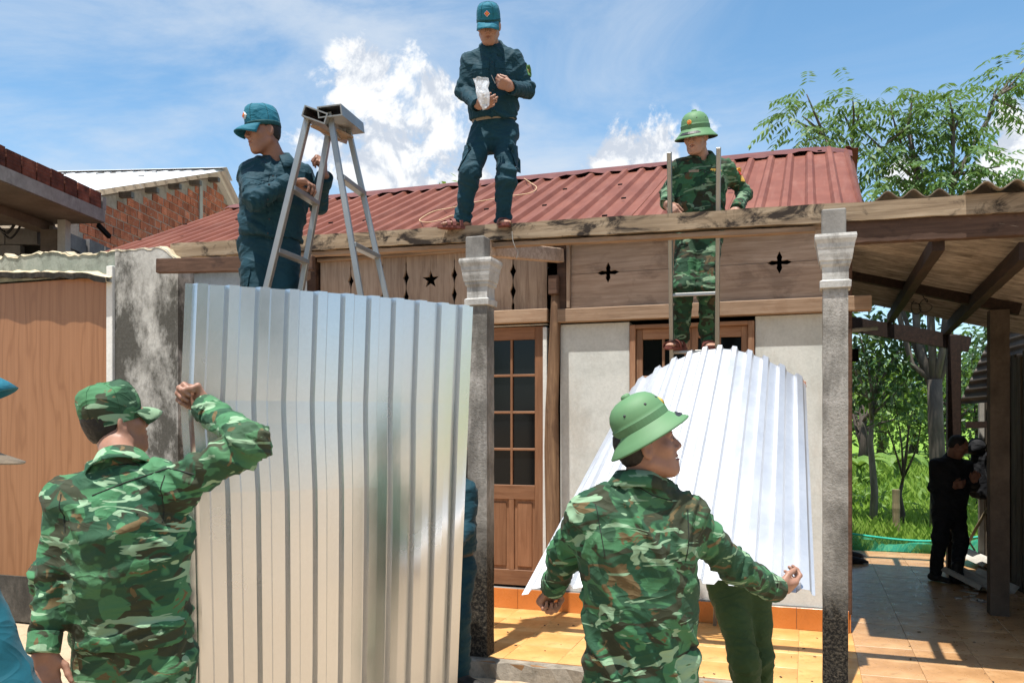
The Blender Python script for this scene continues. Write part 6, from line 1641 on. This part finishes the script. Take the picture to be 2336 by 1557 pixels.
def bag():
    q = NT('clear_plastic'); q.setp((.75, .78, .82), .18, 0, .6); v = q.coord((1, 1, 1)); tr = q.n('ShaderNodeBsdfTransparent'); mx = q.n('ShaderNodeMixShader'); q.l(q.ramp(q.noise(v, 22, 5, .65, 1.0), [(.3, .35), (.65, .85)]), mx.inputs[0]); q.l(tr.outputs[0], mx.inputs[1]); q.l(q.b.outputs[0], mx.inputs[2]); q.l(mx.outputs[0], q.out.inputs[0]); q.bump(q.noise(v, 30, 4, .6, .8), .8, .01); M['clear_plastic'] = q.m
    c = J(1106, 246, 6.03); u = (UP * .97 - RGT * .13).normalized(); X = RGT; Y = u.cross(X).normalized(); prof = [(.0, -.012), (.018, -.006), (.030, .02), (.044, .06), (.050, .10), (.046, .14), (.050, .175), (.054, .205)]
    b = MB().lathe(prof, c, (X, Y, u), 20, 1.0, .62); V = np.array(b.v); V = V + np.stack([pnoise(V * 28), pnoise(V * 28 + 9), pnoise(V * 28 + 17)], 1) * .010; b.v = [tuple(p) for p in V]
    o = b.build('plastic_bag', M['clear_plastic'], smooth=False, base=c); tag(o, 'clear plastic bag of screws held by the man on the beam', 'bag')
    s = MB(); rr = random.Random(4); 
    for k in range(60):
        t = rr.random(); a = rr.random() * 6.3; r = .030 * math.sqrt(rr.random()) * (.4 + t); p = c + u * (.008 + .085 * t) + X * r * math.cos(a) + Y * r * .6 * math.sin(a); d = Vector((rr.gauss(0, 1), rr.gauss(0, 1), rr.gauss(0, 1))).normalized() * .016; s.tube([p - d, p + d], .0022, 5)
    plain('screw', (.42, .30, .16), .4, .7, .3, 40); tag(s.build('screw', M['screw'], o), kind='stuff')
    n0 = J(1130, 188, 6.02); n1 = n0 + UP * .05 - RGT * .028; o2 = MB().tube([n0 - UP * .01, n1], [.0028, .0022], 6).build('screw', M['wire'], base=n0); tag(o2, 'single metal screw pinched in the fingers of the man on the beam', 'screw')
bag()

# ---- 3 the soldier on the straight ladder
A = dict(sh=J(1550, 381, 6.36), el=J(1524, 441, 6.50), wr=J(1521, 464, 6.28), hand=('R', RGT * .55 - UP * .72 - FWD * .25, RGT * .5 + UP * .6, POINT))
B = dict(sh=J(1655, 380, 6.34), el=J(1699, 440, 6.46), wr=J(1681, 478, 6.24), hand=('L', -RGT * .35 - FWD * .75 - UP * .42, -RGT * .9 + UP * .2, REST))
legs = dict(A=dict(kn=J(1558, 655, 6.28), an=J(1553, 772, 6.40), toe=-RGT * .72 - FWD * .7), B=dict(kn=J(1614, 657, 6.28), an=J(1615, 774, 6.40), toe=-FWD * .97 - RGT * .1))
P3 = person('soldier in camouflage and green pith helmet standing on the ladder behind the beam', (J(1587, 314, 6.28), -FWD * .80 - RGT * .52 - UP * .22, UP), J(1602, 362, 6.36), A, B, J(1594, 519, 6.42), -FWD - RGT * .1, legs, 'camo_shaded', 'camo_shaded', 'skin_c', 'helmet', 'sandal', .03, .95, .0075, seed=14, famp=.011, vneck=True)
i3 = P3[5]
for q in (A, B): cuff(P3[0], q, M['camo_shaded'])
patch(P3[2], B['sh'].lerp(B['el'], .30) + i3['side'] * .06, i3['side'] * .8 + i3['front'] * .6, i3['front'] - i3['side'], .035, .10, .005, 'sleeve_badge', M['badge_gold'], P3[1], 6, 8); patch(P3[2], B['sh'].lerp(B['el'], .22) + i3['side'] * .06, i3['side'] * .8 + i3['front'] * .6, i3['front'] - i3['side'], .03, .035, .007, 'badge_emblem', M['badge_red'], P3[1], 6, 6)
patch(P3[2], i3['hip'] + i3['up'] * i3['L'] * .80 + i3['side'] * .085 + i3['front'] * .1, i3['front'], i3['side'], .085, .022, .006, 'name_badge', M['badge_gold'], P3[1], 6, 4, 'disc'); patch(P3[2], i3['hip'] + i3['up'] * i3['L'] * .78 - i3['side'] * .075 + i3['front'] * .1, i3['front'], i3['side'], .07, .018, .010, 'name_tape', M['cloth_tan'], P3[1], 6, 4)
for s in (-1, 1): patch(P3[2], i3['hip'] + i3['up'] * .06 + i3['side'] * (s * .10) + i3['front'] * .1, i3['front'], i3['side'], .13, .07, .006, 'pocket_flap', M['camo_shaded'], P3[1], 7, 5, 'flap')
ladder3 = thing('straight_ladder', 'slim grey metal ladder leaning inside the beam under the soldier', 'ladder', onZ(1580, 1425, 0))
def ladder_straight():
    rb = onZ(1631, 1425, 0); lb = rb + Vector((-(onY(1638, 520, 6.09).x - onY(1529, 527, 6.09).x), 0, 0)); rt = onY(1638, 520, 6.09); lt = onY(1529, 527, 6.09)
    ex = .99
    def up_to(b, m, py):
        d = m - b; lo, hi = .5, 2.0
        for _ in range(40):
            k = (lo + hi) / 2; p = b + d * k - Vector((0, 0, CAMH)); y = HOR - FPX * p.z / p.dot(FWD)
            if y > py: lo = k
            else: hi = k
        return b + d * lo
    rT = up_to(rb, rt, 336); lT = up_to(lb, lt, 347)
    for a, b in ((lb, lT), (rb, rT)): MB().bar(a, b, .028, .05, (0, 1, 0), bev=.003).build('rail', M['aluminium'], ladder3)
    for py in (536, 669, 801, 935, 1068, 1200, 1320):
        a = up_to(lb, lt, py) if py < 536 else None
        d = rt - rb; lo, hi = 0, 1.5
        for _ in range(40):
            k = (lo + hi) / 2; p = rb + d * k - Vector((0, 0, CAMH)); y = HOR - FPX * p.z / p.dot(FWD)
            if y > py: lo = k
            else: hi = k
        r = rb + d * lo; l = lb + (lt - lb) * lo; MB().bar(l, r, .028, .024, (0, 0, 1), bev=.003).build('rung', M['aluminium'], ladder3)
ladder_straight()
# stepladder in front of the first man
def stepladder():
    def L_(px, py, d): return J(px, py, d)
    rails = [((703, 268), (609, 655), 4.66), ((751, 296), (688, 655), 5.00), ((752, 258), (822, 668), 4.66), ((793, 286), (880, 672), 5.00)]
    c = J(745, 900, 4.83); t = thing('stepladder', 'tall folding aluminium stepladder with open channel tops standing behind the metal sheet', 'ladder', (c.x, c.y, PLAT)); ends = []
    for (a, b, d) in rails:
        p = J(*a, d); q = J(*b, d); v = (q - p); k = (PLAT + .001 - p.z) / v.z; e = p + v * k; MB().bar(p, e, .030, .050, FWD, bev=.003).build('rail', M['aluminium'], t); ends.append((p, v))
        MB().box(e + UP * .02, (.045, .06, .05), (RGT, FWD, UP), bev=.006).build('foot', M['strap_black'], t)
    def at(i, py, d):
        p, v = ends[i]; pz = CAMH + (HOR - py) / FPX * d; return p + v * ((pz - p.z) / v.z)
    for i, j, pys in ((0, 1, (428, 571)), (2, 3, (404, 558))):
        step = None
        zs = [at(i, py, 4.66).z for py in pys]; dz = zs[0] - zs[1]; zz = zs + [zs[1] - dz * k for k in range(1, 6)]
        for z in zz:
            if z < PLAT + .1: continue
            p, v = ends[i]; a = p + v * ((z - p.z) / v.z); p, v = ends[j]; b = p + v * ((z - p.z) / v.z); MB().bar(a, b, .045, .028, UP, bev=.003).build('rung', M['aluminium'], t)
    # the two open channels on top
    for k, (a, b, tilt) in enumerate((((717, 263), (770, 311), -.35), ((752, 255), (806, 297), .1))):
        p = J(*a, 4.58); q = J(*b, 5.12); X = (q - p).normalized(); Y = X.cross(UP).normalized(); Zu = Y.cross(X)
        Y2 = (Y * math.cos(tilt) + Zu * math.sin(tilt)); Z2 = X.cross(Y2) * -1
        if Z2.z < 0: Z2 = -Z2
        g = []
        for e in (p, q):
            g.append([e + Y2 * -.062 + Z2 * .030, e + Y2 * -.062 - Z2 * .022, e + Y2 * .062 - Z2 * .022, e + Y2 * .062 + Z2 * .030, e - Y2 * .055 + Z2 * .034])
        mb = MB(); V = []
        out = [(-.066, .032), (-.066, -.024), (.066, -.024), (.066, .032)]; inn = [(.060, .027), (.060, -.018), (-.060, -.018), (-.060, .027)]; ring = out + inn
        outl = [(-.066, -.026), (.066, -.026), (.066, .034), (-.066, .034)]; inl = [(-.059, -.019), (.059, -.019), (.059, .027), (-.059, .027)]
        for e in (p, q):
            for r in (outl, inl):
                for (yy, zz) in r: V.append(e + Y2 * yy + Z2 * zz)
        Fc = []
        for i in range(4):
            j = (i + 1) % 4; Fc += [(i, j, 8 + j, 8 + i), (4 + j, 4 + i, 12 + i, 12 + j), (i, 4 + i, 4 + j, j), (8 + j, 12 + j, 12 + i, 8 + i)]
        mb.add(V, Fc); mb.build('top_channel', M['aluminium'], t)
    MB().bar(J(725, 285, 4.75), J(790, 316, 5.0), .10, .012, UP).build('top_board', M['wood_board'], t)
stepladder()

# ---- 4 the soldier holding the tall sheet
A = dict(sh=J(152, 1132, 2.84), el=J(122, 1322, 2.84), wr=J(98, 1486, 2.76), hand=('L', -UP * .97 + RGT * .15, RGT * .6 + FWD * .6, REST))
B = dict(sh=J(400, 1098, 2.83), el=J(578, 1012, 2.80), wr=J(468, 930, 3.02), hand=('R', -RGT * .78 + UP * .55 + FWD * .2, UP * .8 + RGT * .5, FIST))
legs = dict(A=dict(kn=J(215, 1760, 2.84), an=J(200, 2020, 2.90), toe=FWD), B=dict(kn=J(385, 1760, 2.84), an=J(395, 2020, 2.86), toe=FWD * .9 + RGT * .3))
P4 = person('soldier in camouflage and field cap, seen from behind, gripping the tall metal sheet', (J(264, 966, 3.0), RGT * .66 + FWD * .70 + UP * .26, UP), J(278, 1066, 2.85), A, B, J(302, 1452, 2.90), FWD * .9 + RGT * .4, legs, 'camo_a', 'camo_t', 'skin_a', 'cap_camo', 'boot', .0, 1.09, .0075, seed=21, famp=.017, pockets=False, torso_fold=(UP * .85 - RGT * .5), fold_f=6.5)
i4 = P4[5]; bk = -i4['front']
for q in (A, B): cuff(P4[0], q, M['camo_a'])
plain('thread', (.012, .016, .012), .8)
seam(P4[2], [J(150, 1150, 2.6), J(230, 1118, 2.6), J(330, 1085, 2.6), J(395, 1100, 2.6)], bk, 'yoke_seam', M['thread'], P4[1], .0022); seam(P4[2], [A['sh'] - i4['up'] * .10 + i4['side'] * .04, A['sh'] + i4['up'] * .02 + i4['side'] * .02], bk, 'arm_seam', M['thread'], P4[1], .002); seam(P4[2], [B['sh'] - i4['up'] * .12 - i4['side'] * .02, B['sh'] + i4['up'] * .03 - i4['side'] * .01], bk, 'arm_seam', M['thread'], P4[1], .002)

# ---- 5 the soldier carrying the bright sheet
A = dict(sh=J(1342, 1162, 2.96), el=J(1292, 1262, 3.15), wr=J(1262, 1338, 3.33), hand=('L', -UP * .72 + FWD * .5 - RGT * .35, RGT * .75 + UP * .3 + FWD * .3, FIST))
B = dict(sh=J(1566, 1172, 2.98), el=J(1672, 1288, 3.12), wr=J(1770, 1344, 3.30), hand=('R', RGT * .85 + FWD * .45 + UP * .08, UP * .55 - FWD * .7, dict(c=[(.5, .95, .5), (.55, 1.0, .5), (.6, 1.0, .5), (.65, 1.05, .5)], t=(.8, .4, -.5), tc=(.92, -.1, -.25), sp=.03)))
legs = dict(A=dict(kn=J(1400, 1770, 2.95), an=J(1390, 2040, 3.0), toe=FWD), B=dict(kn=J(1530, 1770, 2.95), an=J(1545, 2040, 2.98), toe=FWD * .95 + RGT * .2))
P5 = person('soldier in camouflage and green pith helmet, smiling over his shoulder while lifting the bright sheet', (J(1476, 1019, 2.95), RGT * .93 - FWD * .06 + UP * .27, UP * .95 - RGT * .28), J(1456, 1102, 2.96), A, B, J(1462, 1490, 3.0), FWD * .97 + RGT * .2, legs, 'camo_b', 'camo_b', 'skin_a', None, 'boot', .075, 1.06, .0075, seed=33, famp=.017, pockets=False, torso_fold=(UP * .6 + RGT * .75), smile=True, fold_f=6.0)
R5, F5, U5 = frame(RGT * .93 + FWD * .16 + UP * .14, UP * .97 - RGT * .14)
hl5 = pith_helmet(P5[0], J(1487, 1008, 2.95) + U5 * .050 - F5 * .020, RGT * .84 + FWD * .14 + UP * .50, UP * .85 - RGT * .50, .86)
i5 = P5[5]; bk = -i5['front']
for q in (A, B): cuff(P5[0], q, M['camo_b'])
seam(P5[2], [J(1350, 1130, 2.7), J(1400, 1100, 2.7), J(1450, 1108, 2.7), J(1520, 1150, 2.7), J(1565, 1162, 2.7)], bk, 'yoke_seam', M['thread'], P5[1], .0022)
for q, s in ((A, 1), (B, -1)): seam(P5[2], [q['sh'] - i5['up'] * .14 + i5['side'] * (.035 * s), q['sh'] + i5['up'] * .03 + i5['side'] * (.015 * s)], bk, 'arm_seam', M['thread'], P5[1], .002)

# ---- 6 the helper behind the bright sheet, only legs in view
A = dict(sh=J(1610, 1075, 4.72), el=J(1545, 1010, 4.66), wr=J(1520, 905, 4.70), hand=('R', UP * .9 - FWD * .3, RGT * .6, GRIP)); B = dict(sh=J(1758, 1075, 4.72), el=J(1810, 1010, 4.68), wr=J(1815, 905, 4.72), hand=('L', UP * .9 - FWD * .3, -RGT * .6, GRIP))
legs = dict(A=dict(kn=J(1700, 1508, 4.5), an=J(1712, 1680, 4.66), toe=-FWD), B=dict(kn=J(1730, 1508, 4.66), an=J(1742, 1675, 4.8), toe=-FWD * .9 + RGT * .3))
person('helper in olive green trousers standing behind the bright sheet', (J(1685, 1010, 4.74), -FWD, UP), J(1685, 1050, 4.76), A, B, J(1688, 1312, 4.74), -FWD, legs, 'cloth_olive', 'cloth_olive', 'skin_a', None, 'boot', .02, .98, .012, 41, pockets=False)
# ---- 7 the helper behind the tall sheet
A = dict(sh=J(985, 1118, 5.75), el=J(955, 1195, 5.6), wr=J(930, 1190, 5.4), hand=('R', -FWD * .7 - RGT * .6, UP, REST)); B = dict(sh=J(1062, 1114, 5.8), el=J(1064, 1204, 5.72), wr=J(1040, 1240, 5.55), hand=('L', -FWD * .8 - RGT * .3, UP, REST))
legs = dict(A=dict(kn=J(1000, 1410, 5.7), an=J(1000, 1538, 5.78), toe=-FWD), B=dict(kn=J(1050, 1405, 5.72), an=J(1052, 1532, 5.82), toe=-FWD * .6 + RGT * .7))
P7 = person('helper in teal work clothes mostly hidden between the tall sheet and the porch column', (J(1015, 1030, 5.78), -FWD * .9 - RGT * .3, UP), J(1022, 1088, 5.8), A, B, J(1026, 1276, 5.82), -FWD - RGT * .2, legs, 'cloth_teal', 'cloth_teal', 'skin_a', 'cap_teal', 'boot', -.05, .96, .012, 47, pockets=False)
belt(P7[0], P7[5], M['strap_black'], .05)
# ---- 8 the man in the dark passage
A = dict(sh=J(2134, 1058, 9.1), el=J(2132, 1112, 9.15), wr=J(2176, 1108, 8.95), hand=('R', RGT * .9 + UP * .2, UP, REST)); B = dict(sh=J(2205, 1060, 9.15), el=J(2220, 1108, 9.1), wr=J(2222, 1096, 8.9), hand=('L', -FWD * .4 + UP * .6, UP - RGT, REST))
legs = dict(A=dict(kn=J(2145, 1228, 9.05), an=J(2133, 1306, 9.12), toe=-FWD * .8 + RGT * .4), B=dict(kn=J(2192, 1232, 9.1), an=J(2182, 1312, 9.0), toe=RGT * .95 - FWD * .3))
person('man in dark clothes standing in the shaded side passage looking down at his hands', (J(2186, 1017, 9.05), RGT * .70 - FWD * .45 - UP * .42, UP), J(2172, 1047, 9.12), A, B, J(2165, 1160, 9.12), -FWD * .8 + RGT * .5, legs, 'cloth_dark', 'cloth_dark', 'skin_b', None, 'boot', .0, .98, .013, 53, pockets=False)
# dark jacket and cap on the shed corner
def hanging():
    c = onY(2240, 1040, 11.35); c.x = min(c.x, 1.93); v = Vol(A3(c) - .6, A3(c) + .35, .014); v.econe(c, c - UP * .42, (.09, .06), (.13, .07), RGT, 0); v.cone(c + RGT * .03, c - UP * .40 - RGT * .09, .05, .04, .03); v.cone(c - RGT * .02, c - UP * .5 + RGT * .05, .05, .045, .03); v.cut(c - UP * .50, -UP, .4); V, Q = v.mesh(); V = folds(V, Q, [(c, c - UP * .5, 12, 1, RGT, (.5, .5))], .018, 2)
    o = mk('hanging_jacket', V, Q, M['cloth_dark'], smooth=True, base=c); tag(o, 'dark jacket hanging on the shed corner beside the shaded passage', 'jacket'); c2 = c + UP * .12 - RGT * .03
    v = Vol(A3(c2) - .2, A3(c2) + .2, .012); v.ell(c2, (.10, .09, .10), None, 0); v.ell(c2 - UP * .05 - RGT * .05, (.07, .08, .05), None, .04); V, Q = v.mesh(); o = mk('hanging_bag', V, Q, M['cloth_dark'], smooth=True, base=c2); tag(o, 'round dark bag hanging above the jacket on the shed corner', 'bag')
hanging()
# ---- 9 the man in teal at the edge, close by
A = dict(sh=J(-300, 1215, 1.55), el=J(-300, 1560, 1.5), wr=J(-200, 1800, 1.4), hand=('L', -UP, RGT, REST)); B = dict(sh=J(-155, 1235, 1.36), el=J(26, 1640, 1.33), wr=J(110, 1920, 1.36), hand=('R', -UP * .9 + RGT * .3, RGT, REST))
legs = dict(A=dict(kn=J(-190, 2450, 1.5), an=J(-190, 3020, 1.55), toe=RGT), B=dict(kn=J(-190, 2500, 1.38), an=J(-190, 3090, 1.42), toe=RGT))
person('man in bright teal shirt and cap, cut off at the photo edge', (J(-222, 895, 1.45), RGT * .95 + FWD * .28 + UP * .03, UP), J(-262, 1060, 1.45), A, B, J(-265, 1800, 1.46), RGT * .95 + FWD * .3, legs, 'cloth_teal_near', 'cloth_teal', 'skin_a', 'cap_teal', 'boot', .05, 1.0, .010, 61, famp=.006, pockets=False)
# ---- 10 the person in a tan hat beyond the edge
A = dict(sh=J(-160, 1195, 2.2), el=J(-170, 1450, 2.2), wr=J(-120, 1640, 2.1), hand=('L', -UP, RGT, REST)); B = dict(sh=J(-200, 1200, 1.85), el=J(-210, 1500, 1.85), wr=J(-150, 1720, 1.85), hand=('R', -UP, RGT, REST))
legs = dict(A=dict(kn=J(-170, 1980, 2.08), an=J(-175, 2390, 2.1), toe=RGT), B=dict(kn=J(-170, 2030, 1.92), an=J(-175, 2450, 1.95), toe=RGT))
P10 = person('person in a tan brimmed hat cut off by the photo edge', (J(-124, 1065, 2.0), RGT * .95 + FWD * .2 - UP * .1, UP), J(-165, 1150, 2.02), A, B, J(-185, 1640, 2.02), RGT, legs, 'cloth_tan', 'cloth_dark', 'skin_b', None, 'boot', .05, .95, .012, 67, pockets=False)
R_, F_, U_ = frame(RGT * .95 + FWD * .2 - UP * .1, UP); hh = J(-124, 1065, 2.0) + U_ * .03
MB().lathe([(.150, -.008), (.152, -.004), (.10, .012), (.098, .016), (.094, .07), (.07, .1), (.03, .112), (0, .113)], hh, (R_, F_, U_), 36, .95, 1.08).build('hat', M['cloth_tan'], P10[0], smooth=True)

# ------------------------------------------------------------------ the two loose roofing sheets
def lerp_list(xs, ys, x):
    for a, b, c, d in zip(xs[:-1], xs[1:], ys[:-1], ys[1:]):
        if x <= b: return c + (d - c) * (x - a) / (b - a)
    return ys[-1]
def tall_sheet():
    dL, dR = 3.08, 3.70; n = 26; zt = J(424, 646, dL).z; W_ = 1.175; pitch = .107; us = rib_us(W_, pitch, .034, .012)
    g = []
    for v in range(n + 1):
        z = zt + (0.0 - zt) * v / n; pyl = HOR - (z - CAMH) * FPX / dL; pyr = HOR - (z - CAMH) * FPX / dR
        pl = lerp_list([640, 930, 1130, 1557, 2300], [423, 411, 426, 436, 440], pyl); pr = lerp_list([690, 1557, 2200], [1079, 1043, 1016], pyr)
        a = J(pl, pyl, dL); b = J(pr, pyr, dR); g.append((a, b))
    P = []
    for u in us:
        t = u / W_; row = []
        for a, b in g:
            X = (b - a); Xn = X.normalized(); N = Vector((X.y, -X.x, 0)).normalized(); tt = t + .02 * math.sin(t * math.pi * 2)
            bul = .075 * 4 * t * (1 - t) * (.7 + .3 * math.sin(a.z * 1.3)); ang = .02 * math.sin(t * 9 + a.z)
            row.append(a + X * t + N * (bul + rib(u, pitch, .024, .034, .012) + .0012 * math.sin(a.z * 1.6 + t * 3)))
        P.append(row)
    o = MB().sheet(P, .0012).build('metal_sheet', M['galvanised'], base=(g[-1][0] + g[-1][1]) / 2); tag(o, 'tall silvery ribbed roofing sheet held upright on the ground', 'roof sheet')
tall_sheet()
def bright_sheet():
    bl, br = J(1190, 1356, 3.33), J(1860, 1358, 3.36); tl, tr_ = J(1441, 884, 4.66), J(1838, 874, 4.66); W_ = 1.165; pitch = .107; us = rib_us(W_, pitch, .032, .014); P = []
    for u in us:
        t = u / W_; row = []
        for j in range(15):
            v = j / 14; a = bl.lerp(tl, v); b = br.lerp(tr_, v); X = (b - a).normalized(); Ln = (tl - bl).normalized(); N = X.cross(Ln).normalized()
            bul = (.05 + .15 * v ** 1.2); s = math.sin(math.pi * t) ** .9; row.append(a.lerp(b, t + .012 * math.sin(2 * math.pi * t)) + UP * bul * s + N * rib(u, pitch, .024, .032, .014))
        P.append(row)
    o = MB().sheet(P, .0012).build('metal_sheet', M['zinc_white'], base=(bl + tr_) / 2); tag(o, 'bright pale ribbed roofing sheet arched and carried by the smiling soldier', 'roof sheet')
bright_sheet()
